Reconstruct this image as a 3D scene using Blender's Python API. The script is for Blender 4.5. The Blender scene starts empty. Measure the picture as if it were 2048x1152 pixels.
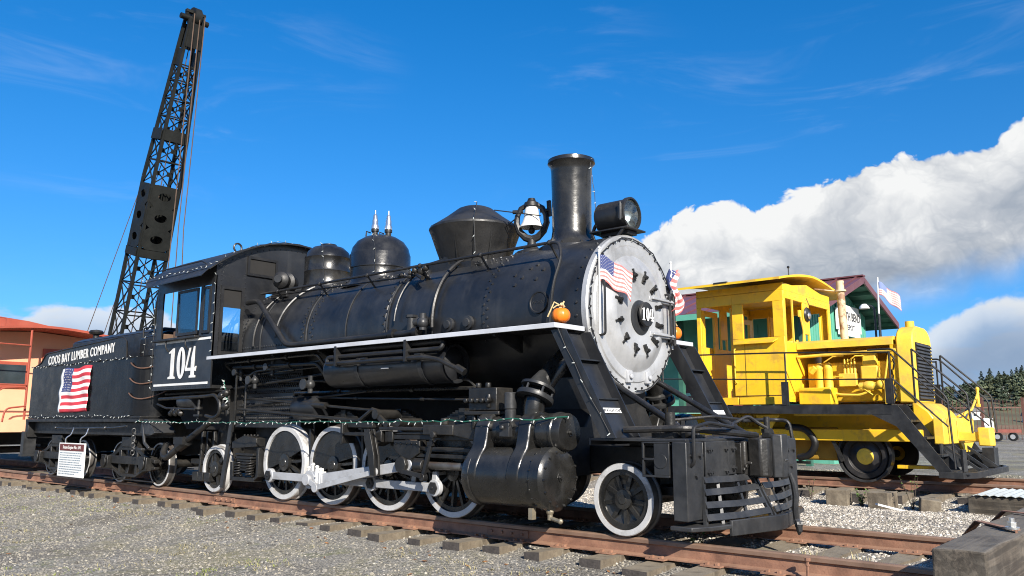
import bpy, bmesh, math, random
from mathutils import Vector, Matrix
random.seed(7)
sc = bpy.context.scene
COL = sc.collection
PI = math.pi
R = math.radians

# ---------------------------------------------------------------- camera
YAW, PITCH = 0.8597, 0.1616
cam_d = bpy.data.cameras.new('camera'); cam = bpy.data.objects.new('camera', cam_d); COL.objects.link(cam)
cam_d.sensor_width = 36.0; cam_d.lens = 1632.0/2048*36; cam_d.clip_start = 0.05; cam_d.clip_end = 6000
_F0 = Vector((-math.cos(YAW), math.sin(YAW), 0)); _F = _F0*math.cos(PITCH) + Vector((0, 0, 1))*math.sin(PITCH)
cam.location = (5.095, -8.013, 1.1166)
cam.rotation_euler = _F.to_track_quat('-Z', 'Y').to_euler()
sc.camera = cam

# ---------------------------------------------------------------- world, sun, exposure
SUN_EL, SUN_AZ = R(29), R(-31)          # azimuth measured from +X towards +Y
SKY_STRENGTH = 0.10
sun_d = bpy.data.lights.new('sun', 'SUN'); sun = bpy.data.objects.new('sun', sun_d); COL.objects.link(sun)
sun_d.energy = 5.0; sun_d.angle = R(0.53); sun_d.color = (1.0, 0.93, 0.82)
_s = Vector((math.cos(SUN_EL)*math.cos(SUN_AZ), math.cos(SUN_EL)*math.sin(SUN_AZ), math.sin(SUN_EL)))
sun.rotation_euler = _s.to_track_quat('Z', 'Y').to_euler()
sun.location = _s*60
sc.view_settings.view_transform = 'Standard'; sc.view_settings.look = 'None'
sc.view_settings.exposure = 0.80; sc.view_settings.gamma = 1.0; sc.view_settings.use_curve_mapping = False
sc.cycles.filter_width = 1.05; sc.cycles.max_bounces = 6; sc.cycles.diffuse_bounces = 3; sc.cycles.glossy_bounces = 3; sc.cycles.transparent_max_bounces = 8; sc.cycles.sample_clamp_indirect = 6.0

class NT:
    """tiny node-tree writer"""
    def __init__(s, tree): s.t = tree; s.n = tree.nodes; s.l = tree.links
    def new(s, typ, **kw):
        o = s.n.new(typ)
        for k, v in kw.items():
            if k.startswith('_'): continue
            setattr(o, k, v)
        return o
    def put(s, sock, v):
        if hasattr(v, 'is_output') or isinstance(v, bpy.types.NodeSocket): s.l.new(v, sock)
        else: sock.default_value = v
    def m(s, op, a, b=None, c=None, clamp=False):
        o = s.n.new('ShaderNodeMath'); o.operation = op; o.use_clamp = clamp
        s.put(o.inputs[0], a)
        if b is not None: s.put(o.inputs[1], b)
        if c is not None: s.put(o.inputs[2], c)
        return o.outputs[0]
    def noise(s, vec, scale, detail=4, rough=0.55, dist=0.0, dims='3D'):
        o = s.n.new('ShaderNodeTexNoise'); o.noise_dimensions = dims
        if vec is not None: s.l.new(vec, o.inputs['Vector'])
        o.inputs['Scale'].default_value = scale; o.inputs['Detail'].default_value = detail
        o.inputs['Roughness'].default_value = rough; o.inputs['Distortion'].default_value = dist
        return o.outputs['Fac']
    def ramp(s, fac, stops, interp='LINEAR'):
        o = s.n.new('ShaderNodeValToRGB'); s.put(o.inputs[0], fac); cr = o.color_ramp; cr.interpolation = interp
        while len(cr.elements) < len(stops): cr.elements.new(0.5)
        for e, (p, c) in zip(cr.elements, stops):
            e.position = p; e.color = (c, c, c, 1) if not hasattr(c, '__len__') else (*c[:3], 1)
        return o.outputs[0]
    def mix(s, fac, a, b):
        o = s.n.new('ShaderNodeMix'); o.data_type = 'RGBA'
        s.put(o.inputs[0], fac)
        for i, v in ((6, a), (7, b)):
            if isinstance(v, (tuple, list)): v = (*v[:3], 1)
            s.put(o.inputs[i], v)
        return o.outputs[2]
    def smooth(s, x, a, b):
        o = s.n.new('ShaderNodeMapRange'); o.interpolation_type = 'SMOOTHSTEP'
        s.put(o.inputs[0], x); s.put(o.inputs[1], a); s.put(o.inputs[2], b); o.inputs[3].default_value = 0; o.inputs[4].default_value = 1
        return o.outputs[0]

def build_world():
    w = bpy.data.worlds.new('World'); sc.world = w; w.use_nodes = True
    w.cycles.sampling_method = 'MANUAL'; w.cycles.sample_map_resolution = 512
    N = NT(w.node_tree); N.n.clear()
    out = N.new('ShaderNodeOutputWorld'); bg = N.new('ShaderNodeBackground'); N.l.new(bg.outputs[0], out.inputs[0])
    sky = N.new('ShaderNodeTexSky'); sky.sky_type = 'NISHITA'; sky.sun_disc = False
    sky.sun_elevation = SUN_EL; sky.sun_rotation = PI/2 - SUN_AZ      # Blender: 0 = +Y, clockwise
    sky.altitude = 300; sky.air_density = 1.0; sky.dust_density = 0.25; sky.ozone_density = 3.0
    hs = N.new('ShaderNodeHueSaturation'); hs.inputs['Saturation'].default_value = 1.39; hs.inputs['Value'].default_value = 1.06
    hs.inputs['Hue'].default_value = 0.504
    N.l.new(sky.outputs[0], hs.inputs['Color'])
    tc = N.new('ShaderNodeTexCoord'); g = tc.outputs['Generated']
    sep = N.new('ShaderNodeSeparateXYZ'); N.l.new(g, sep.inputs[0])
    x, y, z = sep.outputs
    cv = N.new('ShaderNodeCombineXYZ'); N.put(cv.inputs[0], x); N.put(cv.inputs[1], y); N.put(cv.inputs[2], N.m('MULTIPLY_ADD', N.m('MAXIMUM', z, 0.0), 0.84, 0.115))
    nv = N.new('ShaderNodeVectorMath'); nv.operation = 'NORMALIZE'; N.l.new(cv.outputs[0], nv.inputs[0]); N.l.new(nv.outputs[0], sky.inputs[0])
    az = N.m('MULTIPLY', N.m('ARCTAN2', y, x), 180/PI)           # degrees, -180..180
    el = N.m('MULTIPLY', N.m('ARCSINE', z), 180/PI)
    # flattened coordinates for the clouds
    comb = N.new('ShaderNodeCombineXYZ'); N.put(comb.inputs[0], N.m('MULTIPLY', az, 0.1)); N.put(comb.inputs[1], N.m('MULTIPLY', el, 0.125)); comb.inputs[2].default_value = 3.7
    p = comb.outputs[0]
    def vadd(a, b):
        o = N.new('ShaderNodeVectorMath'); o.operation = 'ADD'; N.put(o.inputs[0], a); N.put(o.inputs[1], b); return o.outputs[0]
    def billow(q):
        """rounded, cauliflower-like heads: noise-warped fractal cells"""
        nz = N.n.new('ShaderNodeTexNoise'); nz.noise_dimensions = '2D'; N.l.new(q, nz.inputs['Vector']); nz.inputs['Scale'].default_value = 2.2; nz.inputs['Detail'].default_value = 4
        sc_ = N.new('ShaderNodeVectorMath'); sc_.operation = 'MULTIPLY_ADD'; N.l.new(nz.outputs['Color'], sc_.inputs[0]); sc_.inputs[1].default_value = (0.42, 0.42, 0); N.l.new(q, sc_.inputs[2])
        vo = N.n.new('ShaderNodeTexVoronoi'); vo.voronoi_dimensions = '2D'; vo.feature = 'F1'; vo.normalize = True; N.l.new(sc_.outputs[0], vo.inputs['Vector'])
        vo.inputs['Scale'].default_value = 1.15; vo.inputs['Detail'].default_value = 4.0; vo.inputs['Roughness'].default_value = 0.58; vo.inputs['Lacunarity'].default_value = 2.3
        return N.m('SUBTRACT', 0.5, vo.outputs['Distance'])
    n1 = billow(p)
    azn = N.m('DIVIDE', N.m('ABSOLUTE', az), 180.0)
    T = lambda d, e: (d/180.0, e/30.0)
    top = N.m('MULTIPLY', N.ramp(azn, [T(0, 15), T(60, 16), T(90, 18), T(97.4, 17.4), T(99.3, 15.9), T(104, 15.9), T(108, 15.4), T(111.5, 13.8), T(113.5, 13.0), T(116, 14.0), T(119.8, 13.0), T(122, 11.0), T(124, 6.0), T(126, 0.5), T(150, 1.0), T(180, 6.0)]), 30.0)
    bot = N.m('MULTIPLY', N.ramp(azn, [T(0, 7), T(90, 9.6), T(98, 9.2), T(101, 8.9), T(104, 8.2), T(108, 7.6), T(112, 6.6), T(120, 4.0), T(126, 2.0), T(180, 0)]), 30.0)
    edge = N.m('ADD', N.m('SUBTRACT', top, el), N.m('MULTIPLY', n1, 5.0))
    soft = N.noise(p, 0.8, 4, 0.55, 0.4)
    under = N.m('ADD', N.m('SUBTRACT', el, bot), N.m('MULTIPLY', N.m('SUBTRACT', soft, 0.5), 7.0))
    d1 = N.m('MULTIPLY', N.smooth(edge, 0.0, 0.32), N.smooth(under, -1.2, 1.6))
    # lit heads, greyer body and base
    rim = N.m('SUBTRACT', 1.0, N.smooth(edge, 0.3, 5.5))
    relief = N.m('MULTIPLY', N.m('SUBTRACT', n1, 0.10), 2.3)
    lowp = N.smooth(N.m('SUBTRACT', el, bot), 0.0, 5.0)
    big = N.m('MULTIPLY', N.m('SUBTRACT', soft, 0.5), 1.3)
    lum = N.m('ADD', N.m('ADD', N.m('MULTIPLY', rim, 0.50), N.m('ADD', relief, big)), N.m('ADD', 0.20, N.m('MULTIPLY', lowp, 0.25)), clamp=True)
    ccol = N.ramp(lum, [(0.0, (1.55, 1.85, 2.35)), (0.35, (2.25, 2.55, 3.0)), (0.65, (3.3, 3.5, 3.8)), (1.0, (5.3, 5.35, 5.35))])
    # low distant bank near the horizon and wispy cirrus
    comb2 = N.new('ShaderNodeCombineXYZ'); N.put(comb2.inputs[0], N.m('MULTIPLY', az, 0.13)); N.put(comb2.inputs[1], N.m('MULTIPLY', el, 0.34)); comb2.inputs[2].default_value = 11.3
    n3 = N.noise(comb2.outputs[0], 1.15, 4, 0.58, 0.3)
    hband = N.ramp(N.m('DIVIDE', N.m('ABSOLUTE', az), 180.0), [T(0, 6), T(97, 7.0), T(100, 7.2), T(104, 5.2), T(112, 4.4), T(135, 3.5), T(150, 4.5), T(158, 7.0), T(170, 5), T(180, 5)])
    hb = N.m('MULTIPLY', hband, 30.0)
    d2 = N.smooth(N.m('ADD', N.m('SUBTRACT', hb, el), N.m('MULTIPLY', N.m('SUBTRACT', n3, 0.5), 14.0)), 0.0, 2.6)
    d2 = N.m('MULTIPLY', d2, N.smooth(n3, 0.36, 0.52))
    d2 = N.m('MULTIPLY', d2, 0.80)
    col2 = N.ramp(N.m('ADD', N.m('MULTIPLY', n3, 0.8), N.m('MULTIPLY', el, 0.05)), [(0.3, (1.7, 2.5, 3.8)), (0.62, (2.5, 3.2, 4.3)), (0.95, (4.2, 4.5, 4.9))])
    mp = N.new('ShaderNodeMapping'); N.l.new(comb.outputs[0], mp.inputs[0]); mp.inputs['Rotation'].default_value = (0, 0, R(52)); mp.inputs['Scale'].default_value = (0.55, 2.3, 1.0)
    n4 = N.noise(mp.outputs[0], 1.0, 5, 0.62, 0.9)
    patch = N.noise(comb.outputs[0], 0.42, 1, 0.5, 0.0)
    d3 = N.m('MULTIPLY', N.m('MULTIPLY', N.smooth(n4, 0.48, 0.90), N.smooth(patch, 0.44, 0.64)), 0.30)
    c0 = N.mix(d3, hs.outputs[0], (4.6, 5.2, 6.0))
    c1 = N.mix(d2, c0, col2)
    top2 = N.m('MULTIPLY', N.ramp(azn, [T(0, 6), T(90, 7.0), T(97, 6.6), T(100.5, 6.8), T(102.5, 5.6), T(105, 3.2), T(109, 1.0), T(148, 0.5), T(154, 6.2), T(160, 6.6), T(168, 3.0), T(180, 4)]), 30.0)
    e3 = N.m('ADD', N.m('SUBTRACT', top2, el), N.m('MULTIPLY', n1, 3.4))
    d4 = N.m('MULTIPLY', N.smooth(e3, 0.0, 0.5), N.smooth(N.m('ADD', el, N.m('MULTIPLY', soft, 4.0)), 2.6, 6.0))
    col4 = N.ramp(N.m('ADD', N.m('SUBTRACT', 0.85, N.smooth(e3, 0.2, 3.6)), N.m('MULTIPLY', n1, 0.7)), [(0.0, (1.5, 2.05, 2.95)), (0.4, (2.3, 2.8, 3.6)), (1.0, (4.5, 4.7, 4.9))])
    c1 = N.mix(N.m('MULTIPLY', d4, 0.85), c1, col4)
    c2 = N.mix(d1, c1, ccol)
    N.l.new(c2, bg.inputs[0]); bg.inputs[1].default_value = SKY_STRENGTH
build_world()

# ---------------------------------------------------------------- materials
MATS = {}
def mat(name, col, rough=0.5, metal=0.0, var=0.25, vscale=3.0, bump=0.0, bscale=40.0, dust=None, dustamt=0.0, col2=None, fine=0.0, streak=0.0, coat=0.0, rvar=0.12, spec=0.5, dthr=(0.45, 0.75), dscale=2.2, grain=None):
    if name in MATS: return MATS[name]
    m = bpy.data.materials.new(name); m.use_nodes = True; N = NT(m.node_tree); b = N.n['Principled BSDF']
    tc = N.new('ShaderNodeTexCoord'); v = tc.outputs['Object']
    n = N.noise(v, vscale, 5, 0.6)
    dark = tuple(c*(1-var) for c in col); lite = tuple(min(1, c*(1+var)) for c in (col2 or col))
    c = N.ramp(n, [(0.3, dark), (0.7, lite)])
    if fine > 0:
        nf = N.noise(v, vscale*14, 3, 0.6)
        c = N.mix(N.m('MULTIPLY', N.smooth(nf, 0.5, 0.75), fine), c, tuple(x*0.55 for x in col))
    if grain:
        mg = N.new('ShaderNodeMapping'); N.l.new(v, mg.inputs[0]); mg.inputs['Scale'].default_value = grain
        ng_ = N.noise(mg.outputs[0], 1.6, 5, 0.65, 0.6)
        c = N.mix(N.smooth(ng_, 0.42, 0.62), tuple(x*0.42 for x in col), c)
    if streak > 0:
        mp = N.new('ShaderNodeMapping'); N.l.new(v, mp.inputs[0]); mp.inputs['Scale'].default_value = (9, 9, 0.7)
        ns = N.noise(mp.outputs[0], 1.0, 4, 0.6)
        c = N.mix(N.m('MULTIPLY', N.smooth(ns, 0.52, 0.72), streak), c, dust or (0.2, 0.19, 0.17))
    if dust and dustamt > 0:
        geo = N.new('ShaderNodeNewGeometry'); s2 = N.new('ShaderNodeSeparateXYZ'); N.l.new(geo.outputs['Normal'], s2.inputs[0])
        nd = N.noise(v, dscale, 6, 0.65, 0.3)
        up = N.m('ADD', N.m('MULTIPLY', N.smooth(s2.outputs[2], 0.2, 1.0), 0.18), nd)
        c = N.mix(N.m('MULTIPLY', N.smooth(up, dthr[0], dthr[1]), dustamt), c, dust)
    N.l.new(c, b.inputs['Base Color'])
    nr = N.noise(v, vscale*2.3, 4, 0.6)
    N.l.new(N.ramp(nr, [(0.25, max(0.03, rough-rvar)), (0.75, min(1, rough+rvar))]), b.inputs['Roughness'])
    b.inputs['Metallic'].default_value = metal
    b.inputs['Specular IOR Level'].default_value = spec
    if coat: b.inputs['Coat Weight'].default_value = coat; b.inputs['Coat Roughness'].default_value = 0.15
    if bump > 0:
        bp = N.new('ShaderNodeBump'); bp.inputs['Strength'].default_value = 1.0; bp.inputs['Distance'].default_value = bump
        N.l.new(ng_ if grain else N.noise(v, bscale, 4, 0.6), bp.inputs['Height']); N.l.new(bp.outputs[0], b.inputs['Normal'])
    MATS[name] = m; return m

BLACK = mat('black_paint', (0.0135, 0.0145, 0.017), 0.36, var=0.45, vscale=1.8, bump=0.004, bscale=3.5, dust=(0.075, 0.073, 0.068), dustamt=0.20, streak=0.12, rvar=0.10, spec=0.55)
GLOSS = mat('gloss_black_enamel', (0.011, 0.0108, 0.0105), 0.27, var=0.35, vscale=3, bump=0.004, bscale=7, dust=(0.085, 0.082, 0.075), dustamt=0.26, rvar=0.09, spec=0.6)
MATTE = mat('dull_black_paint', (0.0105, 0.0105, 0.011), 0.48, var=0.45, vscale=4, bump=0.002, bscale=30, dust=(0.085, 0.078, 0.068), dustamt=0.22, rvar=0.12)
GRIMY = mat('grimy_black_iron', (0.011, 0.0108, 0.0105), 0.44, var=0.5, vscale=7, bump=0.003, bscale=35, dust=(0.075, 0.066, 0.055), dustamt=0.26, rvar=0.15)
TBLACK = mat('streaked_black_paint', (0.006, 0.006, 0.0066), 0.27, var=0.4, vscale=2, bump=0.010, bscale=1.7, dust=(0.035, 0.034, 0.032), dustamt=0.06, streak=0.20, rvar=0.10, spec=0.28)
SILVER = mat('silver_paint', (0.44, 0.445, 0.45), 0.42, metal=0.35, var=0.14, vscale=2.5, bump=0.0015, bscale=18, dust=(0.17, 0.165, 0.155), dustamt=0.6, rvar=0.12, streak=0.16)
WHITE = mat('white_paint', (0.70, 0.70, 0.68), 0.5, var=0.10, vscale=5, bump=0.001, bscale=40, dust=(0.36, 0.33, 0.29), dustamt=0.35)
TYREW = mat('scuffed_white_tyre_paint', (0.47, 0.47, 0.47), 0.5, var=0.15, vscale=6, bump=0.0015, bscale=40, dust=(0.14, 0.125, 0.11), dustamt=0.75, dthr=(0.52, 0.70), dscale=4.5, fine=0.25)
GREYP = mat('pale_grey_paint', (0.37, 0.38, 0.40), 0.45, var=0.12, vscale=4, bump=0.001, bscale=30, dust=(0.17, 0.16, 0.14), dustamt=0.5, dscale=5)
BOARDG = mat('running_board_grey', (0.50, 0.52, 0.56), 0.5, var=0.10, vscale=3, dust=(0.30, 0.29, 0.27), dustamt=0.35)
STEELT = mat('worn_tread_steel', (0.10, 0.098, 0.095), 0.45, metal=0.5, var=0.4, vscale=6, dust=(0.12, 0.07, 0.045), dustamt=0.5)
RUST = mat('rusty_rail', (0.175, 0.085, 0.055), 0.75, var=0.35, vscale=4, bump=0.002, bscale=60, dust=(0.33, 0.20, 0.13), dustamt=0.5, col2=(0.24, 0.12, 0.075), fine=0.5)
RAILHEAD = mat('rail_head_steel', (0.21, 0.13, 0.09), 0.5, metal=0.2, var=0.3, vscale=3, dust=(0.30, 0.20, 0.14), dustamt=0.5)
TIE = mat('weathered_tie', (0.13, 0.105, 0.075), 0.9, var=0.4, vscale=6, bump=0.006, bscale=30, dust=(0.24, 0.205, 0.15), dustamt=0.7, fine=0.5, dscale=5)
TIEEND = mat('dark_tie_end', (0.055, 0.047, 0.042), 0.95, var=0.4, vscale=12, bump=0.006, bscale=50)
TIMBER = mat('brown_weathered_timber', (0.095, 0.078, 0.06), 0.88, var=0.4, vscale=5, bump=0.005, bscale=26, dust=(0.185, 0.165, 0.135), dustamt=0.55, fine=0.6, grain=(14, 0.5, 14))
TIMBERX = mat('brown_weathered_timber_sill', (0.085, 0.07, 0.052), 0.88, var=0.4, vscale=5, bump=0.005, bscale=26, dust=(0.17, 0.15, 0.12), dustamt=0.5, fine=0.6, grain=(0.5, 14, 14))
YELLOW = mat('yellow_enamel', (0.83, 0.51, 0.022), 0.42, var=0.10, vscale=1.6, bump=0.002, bscale=6, dust=(0.40, 0.23, 0.06), dustamt=0.55, rvar=0.12, fine=0.10, dthr=(0.50, 0.68), dscale=3.0, streak=0.26)
YELLOW2 = mat('faded_yellow_enamel', (0.83, 0.55, 0.05), 0.55, var=0.14, vscale=2.6, bump=0.002, bscale=12, dust=(0.45, 0.29, 0.10), dustamt=0.55, fine=0.18, dscale=4)
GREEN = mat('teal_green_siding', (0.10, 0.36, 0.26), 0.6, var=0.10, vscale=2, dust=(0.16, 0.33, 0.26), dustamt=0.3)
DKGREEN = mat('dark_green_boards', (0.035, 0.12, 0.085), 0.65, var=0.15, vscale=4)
MINT = mat('mint_paint', (0.30, 0.62, 0.50), 0.6, var=0.08)
MAROON = mat('maroon_metal_roof', (0.13, 0.045, 0.05), 0.38, var=0.15, vscale=1.5, dust=(0.2, 0.1, 0.1), dustamt=0.3)
SALMON = mat('salmon_orange_paint', (0.70, 0.37, 0.215), 0.6, var=0.10, vscale=1.2, bump=0.001, dust=(0.66, 0.34, 0.2), dustamt=0.4, streak=0.08)
REDP = mat('red_orange_paint', (0.31, 0.062, 0.034), 0.5, var=0.15, vscale=2, dust=(0.3, 0.10, 0.065), dustamt=0.3)
FRED = mat('flag_red_cloth', (0.52, 0.035, 0.055), 0.85, var=0.1)
FWHITE = mat('flag_white_cloth', (0.78, 0.76, 0.73), 0.85, var=0.06)
FBLUE = mat('flag_blue_cloth', (0.045, 0.06, 0.17), 0.85, var=0.15)
PALERED = mat('sun_bleached_red_cloth', (0.66, 0.18, 0.17), 0.85, var=0.1)
PALEBLUE = mat('sun_bleached_blue_cloth', (0.17, 0.22, 0.40), 0.85, var=0.15)
PUMP = mat('pumpkin_rind', (0.80, 0.19, 0.012), 0.38, var=0.12, vscale=8, bump=0.001)
STEM = mat('dry_straw_stem', (0.55, 0.43, 0.22), 0.85, var=0.2, vscale=20)
RAFFIA = STEM
WIREG = mat('green_light_wire', (0.012, 0.085, 0.055), 0.5, var=0.3)
WIREB = mat('black_cable', (0.015, 0.015, 0.016), 0.5, var=0.2)
ROPE = mat('brown_rope_cable', (0.10, 0.065, 0.045), 0.8, var=0.3)
CHROME = mat('polished_metal', (0.72, 0.71, 0.68), 0.30, metal=0.9, var=0.15, vscale=6)
BELLM = mat('whitened_bell_metal', (0.68, 0.67, 0.63), 0.45, metal=0.05, var=0.12, vscale=6)
GREYM = mat('dark_plate_steel', (0.021, 0.022, 0.024), 0.42, metal=0.1, var=0.35, vscale=5, dust=(0.11, 0.108, 0.105), dustamt=0.28, streak=0.10, bump=0.0015, bscale=20)
CRANE = mat('crane_black_green', (0.008, 0.009, 0.008), 0.6, var=0.35, vscale=2, dust=(0.03, 0.03, 0.026), dustamt=0.2, spec=0.3)
PIPE = mat('rusty_white_exhaust', (0.58, 0.47, 0.30), 0.6, var=0.2, vscale=4, dust=(0.22, 0.09, 0.04), dustamt=0.8, dthr=(0.5, 0.62), dscale=5)
SIGNW = mat('sign_white', (0.74, 0.74, 0.72), 0.45, var=0.05)
SIGNR = mat('sign_brown_red', (0.13, 0.03, 0.025), 0.5, var=0.1)
INK = mat('sign_ink', (0.06, 0.06, 0.065), 0.6, var=0.1)
DARKIN = mat('dark_interior', (0.012, 0.011, 0.01), 0.8, var=0.2)
TILEW = mat('corrugated_white_metal', (0.55, 0.60, 0.58), 0.45, var=0.1, dust=(0.3, 0.3, 0.28), dustamt=0.4)
FENCE = mat('brown_red_iron', (0.13, 0.055, 0.04), 0.6, var=0.2)
BULB = mat('clear_bulb', (0.42, 0.45, 0.44), 0.15, var=0.1)
BARK = mat('bark', (0.055, 0.04, 0.03), 0.9, var=0.3, vscale=8)
LEAF = [mat('leaf_dark', (0.072, 0.10, 0.062), 0.75, var=0.4, vscale=0.8), mat('leaf_mid', (0.095, 0.12, 0.065), 0.75, var=0.4, vscale=0.8), mat('leaf_olive', (0.12, 0.13, 0.065), 0.75, var=0.35, vscale=0.8)]
WEED = mat('weed_green', (0.10, 0.20, 0.035), 0.7, var=0.3, vscale=9)
DRYG = mat('dry_grass', (0.33, 0.285, 0.145), 0.85, var=0.25, vscale=6)
GRASSY = mat('yellow_green_grass', (0.22, 0.25, 0.06), 0.85, var=0.3, vscale=6)
def glass_mat():
    m = bpy.data.materials.new('window_glass'); m.use_nodes = True; N = NT(m.node_tree); N.n.clear()
    out = N.new('ShaderNodeOutputMaterial'); mx = N.new('ShaderNodeMixShader'); t = N.new('ShaderNodeBsdfTransparent'); g = N.new('ShaderNodeBsdfGlossy')
    t.inputs[0].default_value = (0.80, 0.88, 0.93, 1); g.inputs['Roughness'].default_value = 0.03
    fr = N.new('ShaderNodeFresnel'); fr.inputs[0].default_value = 1.5
    N.l.new(N.m('ADD', N.m('MULTIPLY', fr.outputs[0], 0.9), 0.05), mx.inputs[0]); N.l.new(t.outputs[0], mx.inputs[1]); N.l.new(g.outputs[0], mx.inputs[2]); N.l.new(mx.outputs[0], out.inputs[0])
    return m
GLASS = glass_mat()

# ---------------------------------------------------------------- mesh helpers
def perp(d):
    d = Vector(d).normalized(); a = Vector((0, 0, 1)) if abs(d.z) < 0.9 else Vector((1, 0, 0))
    u = d.cross(a).normalized(); return u, d.cross(u).normalized()
def org(o):
    while o.parent: o = o.parent
    return Vector(o.location)
def fillet(pts, r, n=4):
    P = [Vector(p) for p in pts]; o = [P[0]]
    for i in range(1, len(P)-1):
        a, b, c = P[i-1], P[i], P[i+1]; d1 = (a-b); d2 = (c-b); k = min(r, d1.length*0.45, d2.length*0.45)
        s = b+d1.normalized()*k; e = b+d2.normalized()*k
        for j in range(n+1):
            t = j/n; o.append(s*(1-t)**2 + b*2*t*(1-t) + e*t*t)
    return o+[P[-1]]
class MB:
    def __init__(s): s.v = []; s.f = []; s.m = []
    def add(s, vs, fs, m=0):
        k = len(s.v); s.v += [tuple(p) for p in vs]
        for f in fs: s.f.append(tuple(i+k for i in f)); s.m.append(m)
        return s
    def box(s, x0, x1, y0, y1, z0, z1, m=0):
        return s.add([(x0, y0, z0), (x1, y0, z0), (x1, y1, z0), (x0, y1, z0), (x0, y0, z1), (x1, y0, z1), (x1, y1, z1), (x0, y1, z1)],
                     [(3, 2, 1, 0), (4, 5, 6, 7), (0, 1, 5, 4), (1, 2, 6, 5), (2, 3, 7, 6), (3, 0, 4, 7)], m)
    def beam(s, p0, p1, w, h, up=(0, 0, 1), m=0):
        p0 = Vector(p0); p1 = Vector(p1); d = (p1-p0).normalized(); up = Vector(up)
        if abs(d.dot(up)) > 0.98: up = Vector((1, 0, 0))
        a = d.cross(up).normalized()*w/2; b = a.cross(d).normalized()*h/2
        vs = [p+q for p in (p0, p1) for q in (-a-b, a-b, a+b, -a+b)]
        return s.add(vs, [(0, 1, 2, 3), (7, 6, 5, 4), (0, 4, 5, 1), (1, 5, 6, 2), (2, 6, 7, 3), (3, 7, 4, 0)], m)
    def cyl(s, p0, p1, r0, r1=None, n=20, m=0, caps=True):
        r1 = r0 if r1 is None else r1; p0 = Vector(p0); p1 = Vector(p1); u, w = perp(p1-p0)
        vs = [p+(u*math.cos(2*PI*i/n)+w*math.sin(2*PI*i/n))*r for p, r in ((p0, r0), (p1, r1)) for i in range(n)]
        fs = [(i, i+n, (i+1) % n+n, (i+1) % n) for i in range(n)]
        if caps: fs += [tuple(range(n)), tuple(range(2*n-1, n-1, -1))]
        return s.add(vs, fs, m)
    def tube(s, pts, r, n=8, m=0, caps=True):
        P = [Vector(p) for p in pts]; d0 = (P[1]-P[0]).normalized(); u, w = perp(d0); rings = []
        for i, p in enumerate(P):
            if i == 0: d = P[1]-P[0]
            elif i == len(P)-1: d = P[-1]-P[-2]
            else: d = (P[i+1]-P[i]).normalized()+(P[i]-P[i-1]).normalized()
            if d.length < 1e-9: d = d0
            d = d.normalized(); u = (u-d*u.dot(d)); u = u.normalized() if u.length > 1e-6 else perp(d)[0]; w = d.cross(u)
            rr = r[i] if hasattr(r, '__len__') else r
            rings.append([p+(u*math.cos(2*PI*k/n)+w*math.sin(2*PI*k/n))*rr for k in range(n)])
        vs = [q for g in rings for q in g]; fs = []
        for i in range(len(P)-1):
            for k in range(n): a = i*n+k; b = i*n+(k+1) % n; fs.append((a, b, b+n, a+n))
        if caps: fs += [tuple(range(n-1, -1, -1)), tuple(range((len(P)-1)*n, len(P)*n))]
        return s.add(vs, fs, m)
    def lathe(s, prof, o, axis=(0, 0, 1), n=32, m=0, a0=0, a1=2*PI):
        o = Vector(o); ax = Vector(axis).normalized(); u, w = perp(ax); full = abs(a1-a0-2*PI) < 1e-6; k = n if full else n+1; vs = []; fs = []
        for r, h in prof:
            for i in range(k):
                t = a0+(a1-a0)*i/n; vs.append(o+ax*h+(u*math.cos(t)+w*math.sin(t))*max(r, 1e-4))
        for j in range(len(prof)-1):
            for i in range(n): a = j*k+i; b = j*k+(i+1) % k; fs.append((a, a+k, b+k, b))
        return s.add(vs, fs, m)
    def prism(s, poly, plane, t0, t1, m=0):
        f = {'xz': lambda a, b, t: (a, t, b), 'yz': lambda a, b, t: (t, a, b), 'xy': lambda a, b, t: (a, b, t)}[plane]; n = len(poly)
        vs = [f(a, b, t0) for a, b in poly]+[f(a, b, t1) for a, b in poly]
        return s.add(vs, [tuple(range(n)), tuple(range(2*n-1, n-1, -1))]+[(i, i+n, (i+1) % n+n, (i+1) % n) for i in range(n)], m)
    def ring(s, o, axis, ri, ro, h0, h1, n=40, m=0, mface=None):
        prof = [(ri, h0), (ro, h0), (ro, h1), (ri, h1), (ri, h0)]
        for j in range(4): s.lathe(prof[j:j+2], o, axis, n, m if (mface is None or j != 0) else mface)
        return s
    def sph(s, c, r, n=10, k=6, sc_=(1, 1, 1), m=0):
        c = Vector(c); vs = []; fs = []
        for j in range(k+1):
            a = PI*j/k
            for i in range(n): b = 2*PI*i/n; vs.append((c.x+r*sc_[0]*math.sin(a)*math.cos(b), c.y+r*sc_[1]*math.sin(a)*math.sin(b), c.z+r*sc_[2]*math.cos(a)))
        for j in range(k):
            for i in range(n): fs.append((j*n+i, j*n+n+i, j*n+n+(i+1) % n, j*n+(i+1) % n))
        return s.add(vs, fs, m)
    def dot(s, p, d, r, h=None, m=0):
        """rivet / bolt head"""
        p = Vector(p); d = Vector(d).normalized(); u, w = perp(d); h = h or r*0.7; vs = []
        for rr, hh in ((r, -0.004), (r*0.75, h*0.65)): vs += [p+d*hh+(u*math.cos(PI*i/3)+w*math.sin(PI*i/3))*rr for i in range(6)]
        vs.append(p+d*h); fs = [(i, (i+1) % 6, (i+1) % 6+6, i+6) for i in range(6)]+[(6+i, 6+(i+1) % 6, 12) for i in range(6)]
        return s.add(vs, fs, m)
    def quad(s, a, b, c, d, m=0): return s.add([a, b, c, d], [(0, 1, 2, 3)], m)
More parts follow.
